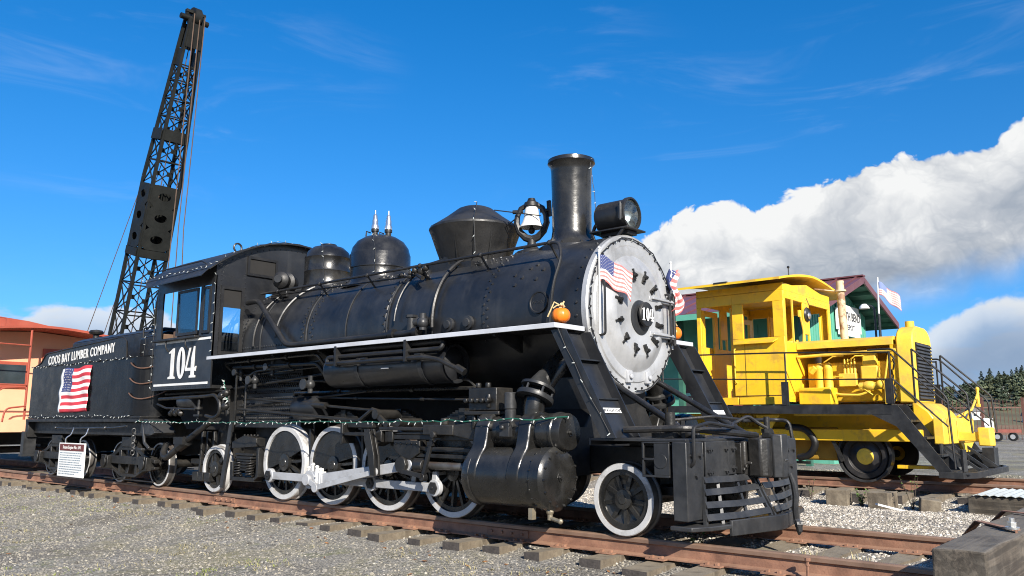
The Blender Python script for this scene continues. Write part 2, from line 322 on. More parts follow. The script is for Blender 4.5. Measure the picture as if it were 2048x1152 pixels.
    def mesh(s, name, mats, off=(0, 0, 0), smooth=38):
        me = bpy.data.meshes.new(name); o = Vector(off)
        me.from_pydata([(p[0]-o.x, p[1]-o.y, p[2]-o.z) for p in s.v], [], s.f)
        for mm in (mats if isinstance(mats, (list, tuple)) else [mats]): me.materials.append(mm)
        me.polygons.foreach_set('material_index', s.m)
        bm = bmesh.new(); bm.from_mesh(me); bmesh.ops.recalc_face_normals(bm, faces=bm.faces); bm.to_mesh(me); bm.free()
        if smooth:
            me.polygons.foreach_set('use_smooth', [True]*len(me.polygons)); me.set_sharp_from_angle(angle=R(smooth))
        me.update(); return me
    def build(s, name, mats, parent=None, bevel=0, smooth=38, loc=None, **props):
        """one mesh object; vertices are world coordinates (or local when loc is given)"""
        base = Vector((0, 0, 0)) if loc is not None else (org(parent) if parent else Vector((0, 0, 0)))
        ob = bpy.data.objects.new(name, s.mesh(name, mats, base, smooth)); COL.objects.link(ob)
        if parent: ob.parent = parent
        if loc is not None: ob.location = loc
        if bevel:
            bv = ob.modifiers.new('edge', 'BEVEL'); bv.width = bevel; bv.segments = 2; bv.limit_method = 'ANGLE'; bv.angle_limit = R(40); bv.harden_normals = False
        for k, v in props.items(): ob[k] = v
        return ob
def thing(name, label, cat, loc=(0, 0, 0), group=None):
    o = bpy.data.objects.new(name, None); COL.objects.link(o); o.location = loc; o['label'] = label; o['category'] = cat
    if group: o['group'] = group
    o.empty_display_size = 0.1; return o
def struct(name, loc=(0, 0, 0)):
    o = bpy.data.objects.new(name, None); COL.objects.link(o); o.location = loc; o['kind'] = 'structure'; o.empty_display_size = 0.1; return o
def tag(o, label, cat, group=None):
    o['label'] = label; o['category'] = cat
    if group: o['group'] = group
    return o
def inst(me, name, parent, loc, rot=(0, 0, 0), scale=(1, 1, 1)):
    """another object on shared mesh data; loc is in world coordinates of the root"""
    o = bpy.data.objects.new(name, me); COL.objects.link(o)
    if parent: o.parent = parent
    o.location = loc; o.rotation_euler = rot; o.scale = scale; return o
def text_mesh(body, size, extr=0.004, bold=0.0, xs=1.0, shear=0.0, space=1.0):
    cu = bpy.data.curves.new('txt', 'FONT'); cu.body = body; cu.size = size; cu.extrude = extr; cu.offset = bold; cu.align_x = 'CENTER'; cu.align_y = 'CENTER'; cu.shear = shear; cu.resolution_u = 3; cu.space_character = space
    ob = bpy.data.objects.new('txt', cu); COL.objects.link(ob); dg = bpy.context.evaluated_depsgraph_get()
    me0 = ob.evaluated_get(dg).to_mesh(); vs = [(v.co.x*xs, v.co.y, v.co.z) for v in me0.vertices]; fs = [tuple(p.vertices) for p in me0.polygons]
    ob.evaluated_get(dg).to_mesh_clear(); bpy.data.objects.remove(ob); bpy.data.curves.remove(cu); return vs, fs
def put_text(name, body, size, mat_, parent, o, ux, uy, **kw):
    vs, fs = text_mesh(body, size, **kw); o = Vector(o); ux = Vector(ux).normalized(); uy = Vector(uy).normalized(); un = ux.cross(uy)
    b = MB(); b.add([o+ux*a+uy*c+un*d for a, c, d in vs], fs); return b.build(name, mat_, parent, smooth=0)
# ================================================================ ground and track
def lerp(a, b, t): return a+(b-a)*max(0, min(1, t))
def sstep(t): t = max(0, min(1, t)); return t*t*(3-2*t)
def gz(x, y):
    if y < -1.15: z = lerp(-0.245, -0.41, sstep((-1.15-y)/2.6))
    elif y < -0.9: z = lerp(-0.205, -0.245, (-0.9-y)/0.25)
    elif y < 1.2: z = -0.205
    elif y < 4.5: z = lerp(-0.205, -0.235, sstep((y-1.2)/3))
    elif y < 6.9: z = lerp(-0.235, -0.31, sstep((y-4.5)/2.2))
    elif y < 8.2: z = lerp(-0.31, -0.20, sstep((y-6.9)/1.3))
    elif y < 11: z = -0.20
    elif y < 60: z = lerp(-0.20, 0.15, (y-11)/40.0)
    else: z = 0.15
    if y < -1.3 and x > 1.2: z += 0.0
    z += 0.016*math.sin(x*1.7+y*0.6)*math.sin(y*2.1-x*0.4)+0.010*math.sin(x*4.3+1)*math.sin(y*3.9+2)
    return z
def ground_mat():
    m = bpy.data.materials.new('gravel_ground'); m.use_nodes = True; N = NT(m.node_tree); b = N.n['Principled BSDF']
    tc = N.new('ShaderNodeTexCoord'); v = tc.outputs['Object']; sep = N.new('ShaderNodeSeparateXYZ'); N.l.new(v, sep.inputs[0])
    vo = N.new('ShaderNodeTexVoronoi'); N.l.new(v, vo.inputs['Vector']); vo.inputs['Scale'].default_value = 34
    vo2 = N.new('ShaderNodeTexVoronoi'); N.l.new(v, vo2.inputs['Vector']); vo2.inputs['Scale'].default_value = 85
    sc1 = N.new('ShaderNodeSeparateColor'); N.l.new(vo.outputs['Color'], sc1.inputs[0]); sc2 = N.new('ShaderNodeSeparateColor'); N.l.new(vo2.outputs['Color'], sc2.inputs[0])
    near = N.ramp(sc1.outputs[0], [(0.0, (0.11, 0.104, 0.094)), (0.45, (0.215, 0.205, 0.185)), (0.8, (0.30, 0.285, 0.255)), (1.0, (0.48, 0.45, 0.39))])
    fine = N.ramp(sc2.outputs[1], [(0.0, (0.13, 0.122, 0.105)), (0.6, (0.25, 0.232, 0.20)), (1.0, (0.41, 0.38, 0.32))])
    c = N.mix(N.smooth(N.noise(v, 1.3, 5, 0.6), 0.42, 0.62), near, fine)
    lite = N.ramp(sc1.outputs[1], [(0.0, (0.14, 0.125, 0.105)), (0.5, (0.27, 0.245, 0.205)), (1.0, (0.45, 0.41, 0.35))])
    c = N.mix(N.m('MULTIPLY', N.smooth(sep.outputs[1], 1.0, 1.8), N.smooth(N.m('MULTIPLY', sep.outputs[1], -1), -9.0, -7.6)), c, lite)
    # straw coloured dust and moss in patches
    c = N.mix(N.m('MULTIPLY', N.smooth(N.noise(v, 0.45, 5, 0.6, 0.5), 0.46, 0.64), 0.65), c, (0.125, 0.11, 0.088))
    dry = N.smooth(N.noise(v, 0.8, 6, 0.66, 0.4), 0.50, 0.66)
    c = N.mix(N.m('MULTIPLY', dry, 0.65), c, (0.26, 0.235, 0.14))
    mossn = N.m('MULTIPLY', N.smooth(N.noise(v, 1.1, 6, 0.7, 0.2), 0.56, 0.70), N.smooth(N.m('MULTIPLY', sep.outputs[1], -1), 1.5, 2.4))
    c = N.mix(N.m('MULTIPLY', mossn, 0.5), c, (0.16, 0.17, 0.05))
    under_shade = N.m('MULTIPLY', N.smooth(N.m('MULTIPLY', sep.outputs[0], -1), 4.5, 7.5), N.m('MULTIPLY', N.smooth(sep.outputs[1], -1.0, -0.8), N.smooth(N.m('MULTIPLY', sep.outputs[1], -1), -6.5, -4.0)))  # shade below and behind tender and cab, painted into the ground colour
    c = N.mix(N.m('MULTIPLY', under_shade, N.m('ADD', 0.7, N.m('MULTIPLY', dry, 0.2))), c, (0.028, 0.025, 0.022))
    # far yard: paler beyond the second track, brown field past the fence
    far = N.smooth(sep.outputs[1], 55, 62)
    fld = N.ramp(N.noise(v, 0.06, 4, 0.6), [(0.35, (0.16, 0.10, 0.06)), (0.65, (0.24, 0.17, 0.10))])
    c = N.mix(far, c, fld)
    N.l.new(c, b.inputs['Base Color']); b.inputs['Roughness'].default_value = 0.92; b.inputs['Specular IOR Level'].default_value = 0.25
    h = N.m('ADD', N.m('MULTIPLY', vo.outputs['Distance'], -0.9), N.m('MULTIPLY', vo2.outputs['Distance'], -0.35))
    bp = N.new('ShaderNodeBump'); bp.inputs['Distance'].default_value = 0.022; bp.inputs['Strength'].default_value = 0.9
    N.l.new(h, bp.inputs['Height']); N.l.new(bp.outputs[0], b.inputs['Normal']); return m
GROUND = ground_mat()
def grid_mesh(xs, ys, zf):
    b = MB(); n = len(ys); b.v = [(x, y, zf(x, y)) for x in xs for y in ys]
    for i in range(len(xs)-1):
        for j in range(n-1): b.f.append((i*n+j, (i+1)*n+j, (i+1)*n+j+1, i*n+j+1)); b.m.append(0)
    return b
_fx = [i*0.22 for i in range(-130, 45)]; _xs = [-3000, -1200, -500, -200, -90, -50, -36]+_fx+[11, 14, 20, 30, 50, 90, 200, 500, 1200, 3000]
_fy = [i*0.2 for i in range(-46, 61)]; _ys = [-3000, -1000, -400, -150, -60, -25, -14, -11]+_fy+[13, 15, 18, 22, 28, 35, 45, 55, 62, 80, 120, 200, 400, 800, 1500, 3000]
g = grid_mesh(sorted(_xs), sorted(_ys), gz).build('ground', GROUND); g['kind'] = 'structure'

def stone_mat(name, stops):
    m = bpy.data.materials.new(name); m.use_nodes = True; N = NT(m.node_tree); b = N.n['Principled BSDF']
    oi = N.new('ShaderNodeObjectInfo'); N.l.new(N.ramp(oi.outputs['Random'], stops), b.inputs['Base Color']); b.inputs['Roughness'].default_value = 0.9; b.inputs['Specular IOR Level'].default_value = 0.25; return m
ST1 = stone_mat('grey_gravel_stone', [(0, (0.075, 0.07, 0.063)), (0.4, (0.19, 0.178, 0.158)), (0.75, (0.255, 0.236, 0.20)), (0.95, (0.33, 0.295, 0.225)), (1, (0.46, 0.43, 0.38))])
ST2 = stone_mat('beige_ballast_stone', [(0, (0.17, 0.15, 0.125)), (0.4, (0.34, 0.305, 0.255)), (0.8, (0.49, 0.445, 0.375)), (1, (0.66, 0.62, 0.55))])
def scatter(name, label, mesh_b, density, smin, smax, material, seed):
    ob = mesh_b.build(name, material, smooth=0); ob['kind'] = 'stuff'; ob['label'] = label; ob['category'] = 'gravel'
    ng = bpy.data.node_groups.new(name, 'GeometryNodeTree'); ng.interface.new_socket('Geometry', in_out='INPUT', socket_type='NodeSocketGeometry'); ng.interface.new_socket('Geometry', in_out='OUTPUT', socket_type='NodeSocketGeometry')
    n = ng.nodes; L = ng.links; gi = n.new('NodeGroupInput'); go = n.new('NodeGroupOutput')
    d = n.new('GeometryNodeDistributePointsOnFaces'); d.inputs['Density'].default_value = density; d.inputs['Seed'].default_value = seed; L.new(gi.outputs[0], d.inputs['Mesh'])
    ico = n.new('GeometryNodeMeshIcoSphere'); ico.inputs['Radius'].default_value = 1.0; ico.inputs['Subdivisions'].default_value = 1
    sp = n.new('GeometryNodeSetPosition'); L.new(ico.outputs[0], sp.inputs['Geometry'])
    rv0 = n.new('FunctionNodeRandomValue'); rv0.data_type = 'FLOAT_VECTOR'; rv0.inputs[0].default_value = (-0.3,)*3; rv0.inputs[1].default_value = (0.3,)*3; L.new(rv0.outputs[0], sp.inputs['Offset'])
    sm = n.new('GeometryNodeSetMaterial'); sm.inputs['Material'].default_value = material; L.new(sp.outputs[0], sm.inputs['Geometry'])
    ip = n.new('GeometryNodeInstanceOnPoints'); L.new(d.outputs['Points'], ip.inputs['Points']); L.new(sm.outputs[0], ip.inputs['Instance'])
    rr = n.new('FunctionNodeRandomValue'); rr.data_type = 'FLOAT_VECTOR'; rr.inputs[0].default_value = (0, 0, 0); rr.inputs[1].default_value = (6.28, 6.28, 6.28); L.new(rr.outputs[0], ip.inputs['Rotation'])
    rs = n.new('FunctionNodeRandomValue'); rs.data_type = 'FLOAT'; rs.inputs[2].default_value = 0; rs.inputs[3].default_value = 1; rs.inputs['Seed'].default_value = seed+5
    mp = n.new('ShaderNodeMath'); mp.operation = 'POWER'; L.new(rs.outputs[1], mp.inputs[0]); mp.inputs[1].default_value = 2.2
    ma = n.new('ShaderNodeMath'); ma.operation = 'MULTIPLY_ADD'; L.new(mp.outputs[0], ma.inputs[0]); ma.inputs[1].default_value = smax-smin; ma.inputs[2].default_value = smin
    L.new(ma.outputs[0], ip.inputs['Scale']); L.new(ip.outputs[0], go.inputs[0])
    md = ob.modifiers.new('scatter', 'NODES'); md.node_group = ng; return ob
def rng(a, b, s): return [a+i*s for i in range(int((b-a)/s)+1)]
scatter('gravel', 'grey crushed gravel in front of the near rail', grid_mesh(rng(-17, 5.2, 0.4), rng(-7.2, -1.0, 0.31), lambda x, y: gz(x, y)-0.004), 1000, 0.0045, 0.0165, ST1, 3)
scatter('gravel', 'pale beige gravel between the two tracks', grid_mesh(rng(-5.4, 6, 0.4), rng(1.05, 7.85, 0.4), lambda x, y: gz(x, y)-0.004), 850, 0.006, 0.022, ST2, 8)
scatter('gravel', 'mixed ballast stones lying between the rails of the near track', grid_mesh(rng(-6, 6.5, 0.4), rng(-0.9, 1.0, 0.38), lambda x, y: gz(x, y)-0.004), 420, 0.008, 0.026, ST2, 12)
scatter('gravel', 'gravel around the far track and yard', grid_mesh(rng(-4, 8, 0.6), rng(7.9, 15, 0.6), lambda x, y: gz(x, y)-0.004), 160, 0.009, 0.026, ST1, 15)

RG = 0.933           # half gauge, inner edge of the rail head
def rail_obj(parent, yc, x0, x1, z0, name='rail'):
    b = MB(); w = 0.036
    prof = [(-0.07, -0.17), (0.07, -0.17), (0.07, -0.158), (0.014, -0.142), (0.010, -0.055), (w, -0.044), (w, -0.012), (w-0.01, 0.0), (-w+0.01, 0.0), (-w, -0.012), (-w, -0.044), (-0.010, -0.055), (-0.014, -0.142), (-0.07, -0.158)]
    n = len(prof); k = 40
    vs = []
    for i in range(k+1):
        x = x0+(x1-x0)*i/k; wob = 0.006*math.sin(x*0.9+yc)
        vs += [(x, yc+a+wob*0.5, z0+c+wob*0.3) for a, c in prof]
    fs = []; ms = []
    for i in range(k):
        for j in range(n): fs.append((i*n+j, i*n+(j+1) % n, (i+1)*n+(j+1) % n, (i+1)*n+j)); ms.append(1 if 5 <= j <= 9 else 0)
    b.v = vs; b.f = fs+[tuple(range(n)), tuple(range((k+1)*n-1, k*n-1, -1))]; b.m = ms+[0, 0]
    return b.build(name, [RUST, RAILHEAD], parent, smooth=30)
def tie_mesh(L0, w, h):
    b = MB(); j = lambda s: random.uniform(-s, s)
    n = 5; vs = []
    for i in range(n):
        t = i/(n-1)-0.5; vs += [(-w/2+j(.012), t*L0, -h), (w/2+j(.012), t*L0, -h), (w/2+j(.012), t*L0, j(.008)), (-w/2+j(.012), t*L0, j(.008))]
    b.v = vs
    for i in range(n-1):
        for q in range(4): b.f.append((i*4+q, i*4+(q+1) % 4, i*4+4+(q+1) % 4, i*4+4+q)); b.m.append(0)
    b.f += [(0, 1, 2, 3), tuple((n-1)*4+q for q in (3, 2, 1, 0))]; b.m += [1, 1]
    return b.mesh('tie', [TIE, TIEEND], smooth=0)
TM = [tie_mesh(3.0, 0.22, 0.22) for _ in range(6)]; TM2 = [tie_mesh(3.9, 0.25, 0.25) for _ in range(4)]
tr1 = struct('railway_track'); tr2 = struct('railway_track'); tr1['label'] = 'rusty track under the black steam locomotive'; tr2['label'] = 'rusty track under the yellow locomotive'
for s in (-1, 1): rail_obj(tr1, s*(RG+0.036), -45, 11, 0.0)
Y2 = 9.43; Z2 = 0.03
for s in (-1, 1): rail_obj(tr2, Y2+s*(RG+0.036), -30, 14, Z2)
bj = MB(); sp = MB(); pl = MB()
PLM = None
tx = []
x = -23.6
while x < 8.5:
    tx.append(x); x += 0.57
for i, x in enumerate(tx):
    if abs(x-3.65) < 0.25: x += 0.3
    o = inst(TM[i % 6], 'tie', tr1, (x+random.uniform(-.05, .05), random.uniform(-.10, .05), -0.173-random.uniform(0, .012)), (random.uniform(-.012, .012), random.uniform(-.03, .03), random.uniform(-.05, .05)), (random.uniform(.88, 1.12), random.uniform(.94, 1.05), 1))
plate = MB(); plate.box(-0.10, 0.10, -0.14, 0.14, -0.006, 0.008)
for dx in (-.05, .05):
    for dy in (-.095, .095): plate.box(dx-.012, dx+.012, dy-.02, dy+.02, 0.006, 0.03)
pme = plate.mesh('tie_plate', RUST)
for i, x in enumerate(tx):
    if x < -12: continue
    for s in (-1, 1): inst(pme, 'tie_plate', tr1, (x, s*(RG+0.036), -0.166))
for k, x in enumerate([-1.02, 4.9, -6.9]):
    b = MB(); b.box(-.3, .3, -.028, -.012, -.13, -.058); b.box(-.3, .3, .012, .028, -.13, -.058)
    for q in (-.22, -.07, .07, .22): b.cyl((q, -.05, -.095), (q, .05, -.095), .016, n=6)
    b.build('joint_bar', RUST, tr1, loc=(x, -(RG+0.036), 0.0))
for i in range(52):
    x = -14.5+i*0.56
    inst(TM2[i % 4], 'tie', tr2, (x, Y2-random.uniform(-.1, .35), Z2-0.172-random.uniform(0, .015)), (0, random.uniform(-.02, .02), random.uniform(-.04, .04)))

# ---- loose timbers and small things on the track
def rough_timber(name, x0, x1, y0, y1, z0, z1, material, along='y', seed=1):
    rd = random.Random(seed); b = MB(); n = 9; j = lambda s: rd.uniform(-s, s); vs = []
    for i in range(n):
        t = i/(n-1)
        if along == 'y':
            y = y0+(y1-y0)*t; vs += [(x0+j(.008), y, z0+j(.006)), (x1+j(.008), y, z0+j(.006)), (x1+j(.008), y, z1+j(.008)), ((x0+x1)/2+j(.01), y, z1+j(.006)), (x0+j(.008), y, z1+j(.008))]
        else:
            x = x0+(x1-x0)*t; vs += [(x, y0+j(.008), z0+j(.006)), (x, y1+j(.008), z0+j(.006)), (x, y1+j(.008), z1+j(.008)), (x, (y0+y1)/2+j(.01), z1+j(.006)), (x, y0+j(.008), z1+j(.008))]
    b.v = vs
    for i in range(n-1):
        for q in range(5): b.f.append((i*5+q, i*5+(q+1) % 5, i*5+5+(q+1) % 5, i*5+5+q)); b.m.append(0)
    b.f += [tuple(range(5)), tuple((n-1)*5+q for q in (4, 3, 2, 1, 0))]; b.m += [0, 0]
    return b.build(name, material, bevel=0.014, smooth=0)
tb = rough_timber('timber_beam', 3.55, 3.88, -2.02, 1.75, 0.004, 0.30, TIMBER, seed=4); tag(tb, 'heavy grey square timber laid across both rails ahead of the locomotive', 'timber')
st = thing('strap', 'rusty flat steel strap with a bolt across the heavy grey timber', 'strap', (3.66, -0.6, 0.31))
b = MB(); b.beam((3.22, -0.02, 0.025), (3.50, -0.38, 0.318), 0.06, 0.008); b.beam((3.50, -0.38, 0.318), (3.84, -0.82, 0.318), 0.06, 0.008); b.beam((3.84, -0.82, 0.318), (3.845, -0.83, -0.12), 0.05, 0.008, up=(1, 0, 0)); b.build('strip', RUST, st)
b = MB(); b.cyl((3.81, -.79, .318), (3.81, -.79, .40), .02, n=8); b.cyl((3.81, -.79, .34), (3.81, -.79, .37), .034, n=6); b.cyl((3.81, -.79, .32), (3.81, -.79, .335), .05, n=12); b.build('bolt', CHROME, st)
st2 = MB(); st2.beam((3.2, 0.92, 0.02), (3.5, 0.62, 0.31), .05, .008); st2.beam((3.5, 0.62, .318), (4.3, 0.2, .318), .05, .008)
tag(st2.build('strap', RUST), 'second thin rusty strap crossing the timber above the far rail', 'strap')
def spike(x, y, z, h, lean, label):
    b = MB(); b.tube([(0, 0, 0), (lean*.4, 0, h*.6), (lean, 0, h)], .013, 7); b.cyl((lean, 0, h-.01), (lean, 0, h+.016), .026, n=8); b.cyl((lean*.7, 0, h*.75), (lean*.72, 0, h*.80), .02, n=8)
    tag(b.build('rail_spike', RUST, loc=(x, y, z)), label, 'spike')
spike(2.36, -1.10, -0.20, 0.185, .004, 'upright rusty bolt standing on the camera side of the near rail')
spike(3.02, 0.84, -0.205, 0.18, -.01, 'upright rusty bolt standing inside the far rail next to the timber')
t2 = rough_timber('timber_beam', 1.93, 2.78, 6.55, 6.85, -0.34, -0.04, TIMBERX, along='x', seed=9); tag(t2, 'short squared timber supporting the white corrugated panel beside far track', 'timber')
b = MB(); n = 13; vs = []
for i in range(n*2+1):
    x = 2.02+i*0.068/1.2; z = 0.0+(0.02 if i % 2 else 0.0); vs += [(x, 6.5+0.02*(i % 2), z-.02), (x+.08, 7.55, z+.02)]
b.v = vs; b.f = [(2*i, 2*i+2, 2*i+3, 2*i+1) for i in range(n*2)]; b.m = [0]*len(b.f)
pn = b.build('corrugated_panel', TILEW, smooth=0); so = pn.modifiers.new('t', 'SOLIDIFY'); so.thickness = 0.006
tag(pn, 'white corrugated metal panel lying on a short timber at right edge', 'panel')
for k, (x, y, rz, w, l, h, lab) in enumerate([(-0.12, 6.75, .15, .36, .42, .30, 'squat weathered timber block beside far track nearest the coupler hose'), (0.62, 6.7, -.1, .34, .40, .30, 'squat weathered timber block left of the tall weed by far track'), (1.35, 6.62, .3, .3, .5, .22, 'tilted dark timber offcut in the shade right of the tall weed')]):
    o = rough_timber('timber_block', -w/2, w/2, -l/2, l/2, 0, h, TIE, seed=20+k); o.location = (x, y, gz(x, y)-.03); o.rotation_euler = (0, .12 if k == 2 else 0, rz); tag(o, lab, 'timber block', 'loose timber blocks beside the far track')
b = MB(); b.box(-.3, .3, -.05, .05, 0, .03); o = b.build('painted_stick', WHITE, loc=(.92, 6.3, gz(.9, 6.3)+.02)); o.rotation_euler = (0, .25, .7); tag(o, 'short white painted board lying in the gravel by far track', 'board')

scatter('gravel', 'scattered larger loose stones on the foreground gravel', grid_mesh(rng(-15, 5.2, 0.8), rng(-6.8, -1.5, 0.5), lambda x, y: gz(x, y)), 7, 0.014, 0.034, ST1, 31)
# ================================================================ steam locomotive
ZC = 2.342
def circ_pts(x, a0, a1, r, n=14):
    """arc round the boiler axis; angle 0 = towards camera (-Y), 90 = up"""
    return [(x, -r*math.cos(R(a0+(a1-a0)*i/n)), ZC+r*math.sin(R(a0+(a1-a0)*i/n))) for i in range(n+1)]
def bn(a): return Vector((0, -math.cos(R(a)), math.sin(R(a))))
L = thing('steam_locomotive', 'black steam locomotive numbered 104 with silver smokebox front and white tyres', 'locomotive', (-3.2, 0, 0))
def lb(mb, name, m, bevel=0, parent=None, **k): return mb.build(name, m, parent or L, bevel=bevel, **k)

# boiler, smokebox, firebox
boil = MB(); boil.lathe([(0.3, -5.15), (0.915, -5.14), (0.915, -3.27), (0.905, -3.26), (0.905, -1.42)], (0, 0, ZC), (1, 0, 0), 72)
boiler = lb(boil, 'boiler', BLACK)
sb = MB(); sb.lathe([(0.2, -1.5), (0.918, -1.49), (0.918, -0.03), (0.90, -0.02)], (0, 0, ZC), (1, 0, 0), 72)
smokebox = lb(sb, 'smokebox', BLACK)
fb = MB(); pf = [(-0.935*math.cos(R(a)), ZC+0.935*math.sin(R(a))) for a in range(0, 181, 5)]
pf = [(-0.93, 1.02), (-0.93, 1.6)]+pf+[(0.93, 1.6), (0.93, 1.02)]
fb.prism(pf, 'yz', -6.86, -5.05); firebox = lb(fb, 'firebox', BLACK)
# boiler bands
for i, x in enumerate((-5.02, -4.1, -3.22, -2.35, -6.2)):
    b = MB(); rr = 0.942 if x < -5.1 else 0.922
    b.tube(circ_pts(x, -20, 200, rr, 44), 0.012, 5); lb(b, 'boiler_band', BLACK if i % 2 else GREYM, parent=boiler if x > -5.1 else firebox)
# rivets (small, joined)
def rivet_rows(name, parent, rows, r=0.021):
    b = MB()
    for x, rr, a0, a1, st, zig in rows:
        a = a0; k = 0
        while a <= a1:
            n = bn(a); b.dot(Vector((x+(zig if k % 2 else 0), 0, ZC))+n*rr, n, r); a += st; k += 1
    o = b.build(name, BLACK, parent); o['kind'] = 'stuff'; return o
rivet_rows('rivets', boiler, [(-4.93, .917, -18, 140, 3.6, .05), (-3.30, .917, -18, 140, 3.6, .05)])
rivet_rows('rivets', smokebox, [(-1.47, .920, -18, 140, 3.4, .06), (-0.10, .920, -60, 220, 9, 0)])
rivet_rows('rivets', firebox, [(-5.12, .937, 0, 150, 3.6, .05), (-6.72, .937, 0, 60, 4, 0)])
b = MB()
for i in range(26): b.dot((-6.75+i*.066, -.932, 2.26), (0, -1, 0), .022)
for i in range(34): b.dot((-6.75+i*.05, -.932, 2.16), (0, -1, 0), .016)
for i in range(30):
    for j in range(9): b.dot((-6.7+i*.055, -.932, 1.12+j*.085), (0, -1, 0), .019, .022)
for (dx, da) in [(0, 0), (.05, 8), (-.08, 3), (.14, -3), (.10, 11), (-.05, -6), (.18, 5)]:
    n = bn(28+da); b.dot(Vector((-.95+dx*1.6, 0, ZC))+n*.918, n, .03)
for i in range(40):
    n = bn(58); b.dot(Vector((-5.0+i*.088, 0, ZC))+n*.917, n, .014)
for i in range(26):
    n = bn(64); b.dot(Vector((-4.9+i*.13, 0, ZC))+n*.917, n, .02)
o = b.build('stay_bolts', BLACK, L); o['kind'] = 'stuff'
# access plates / cleaning plugs along the upper boiler
for x, a, r in ((-5.35, 62, .10), (-4.6, 60, .10), (-3.85, 60, .10), (-2.9, 57, .07), (-1.9, 57, .06)):
    b = MB(); n = bn(a); b.lathe([(0.001, .035), (r*.55, .035), (r*.6, .02), (r, .018), (r, -.02)], Vector((x, 0, ZC))+n*.917, n, 18); lb(b, 'washout_plug', BLACK, parent=boiler)
b = MB(); n = bn(6); p = Vector((-.62, 0, ZC))+n*.919
b.lathe([(.001, .012), (.105, .012), (.115, .02), (.13, .02), (.13, -.01)], p, n, 28); bp_ = lb(b, 'builders_plate', MATTE, parent=smokebox)
put_text('plate_lettering', 'WORKS', .055, GREYM, bp_, p+n*.013+Vector((0, 0, -.0)), (1, 0, 0), (0, .1, .99), extr=.003)

# smokebox front
ft = MB(); ft.lathe([(.90, -.03), (.922, -.03), (.922, .03), (.905, .045), (.80, .045), (.785, .06), (.70, .065), (.66, .05), (.001, .05)], (0, 0, ZC), (1, 0, 0), 72)
front = lb(ft, 'smokebox_front', SILVER)
dr = MB(); dr.lathe([(.70, .045), (.685, .052), (.64, .075), (.56, .115), (.49, .137), (.465, .135), (.44, .122), (.001, .126)], (0, 0, ZC), (1, 0, 0), 64)
door = lb(dr, 'smokebox_door', SILVER, parent=front)
b = MB(); b.lathe([(.205, .120), (.20, .135), (.12, .15), (.06, .165), (.05, .215), (.001, .215)], (0, 0.02, ZC-.05), (1, 0, 0), 32); lb(b, 'door_hub', GREYM, parent=front)
def clamp_mesh():
    b = MB(); b.box(-.01, .05, -.028, .028, -.065, .05); b.cyl((.0, 0, .0), (.10, 0, 0), .019, n=8); b.cyl((.05, 0, 0), (.078, 0, 0), .036, n=6); b.beam((.03, 0, -.03), (.03, 0, .11), .035, .025, up=(1, 0, 0)); b.box(-.02, .03, -.04, .04, -.10, -.055)
    return b.mesh('clamp', GRIMY)
cm = clamp_mesh()
for i in range(12):
    t = R(15+30*i); yy = .44*math.cos(t); zz = .44*math.sin(t)
    inst(cm, 'door_clamp', front, (3.2+.118, yy, ZC+zz), (t-PI/2, 0, 0), (.72, .72, .72))
b = MB()
for i in range(40):
    t = 2*PI*i/40; b.dot((.045, .862*math.cos(t), ZC+.862*math.sin(t)), (1, 0, 0), .017, .022)
o = b.build('ring_bolts', MATTE, front); o['kind'] = 'stuff'
for s in (-1, 1):
    b = MB(); b.tube(fillet([(.04, s*.70, ZC+.30), (.13, s*.70, ZC+.30), (.13, s*.70, ZC-.30), (.04, s*.70, ZC-.30)], .05), .014, 7)
    lb(b, 'grab_iron', MATTE, parent=front)
for zz in (.20, -.22):
    b = MB(); b.beam((.11, .22, ZC+zz), (.10, .80, ZC+zz), .05, .06); b.beam((.14, .26, ZC+zz), (.12, .78, ZC+zz), .05, .02); lb(b, 'hinge_strap', SILVER, parent=front, bevel=.006)
b = MB(); b.cyl((.12, .80, ZC-.32), (.12, .80, ZC+.32), .022, n=10); b.box(.02, .12, .77, .83, ZC-.30, ZC-.22); b.box(.02, .12, .77, .83, ZC+.2, ZC+.28); lb(b, 'hinge_pin', MATTE, parent=front)
for yy in (-.16, .24):
    b = MB(); b.box(.045, .09, yy-.05, yy+.05, ZC-.80, ZC-.66); b.cyl((.09, yy, ZC-.73), (.12, yy, ZC-.73), .03, n=8); lb(b, 'door_stop', GREYP, parent=front, bevel=.008)
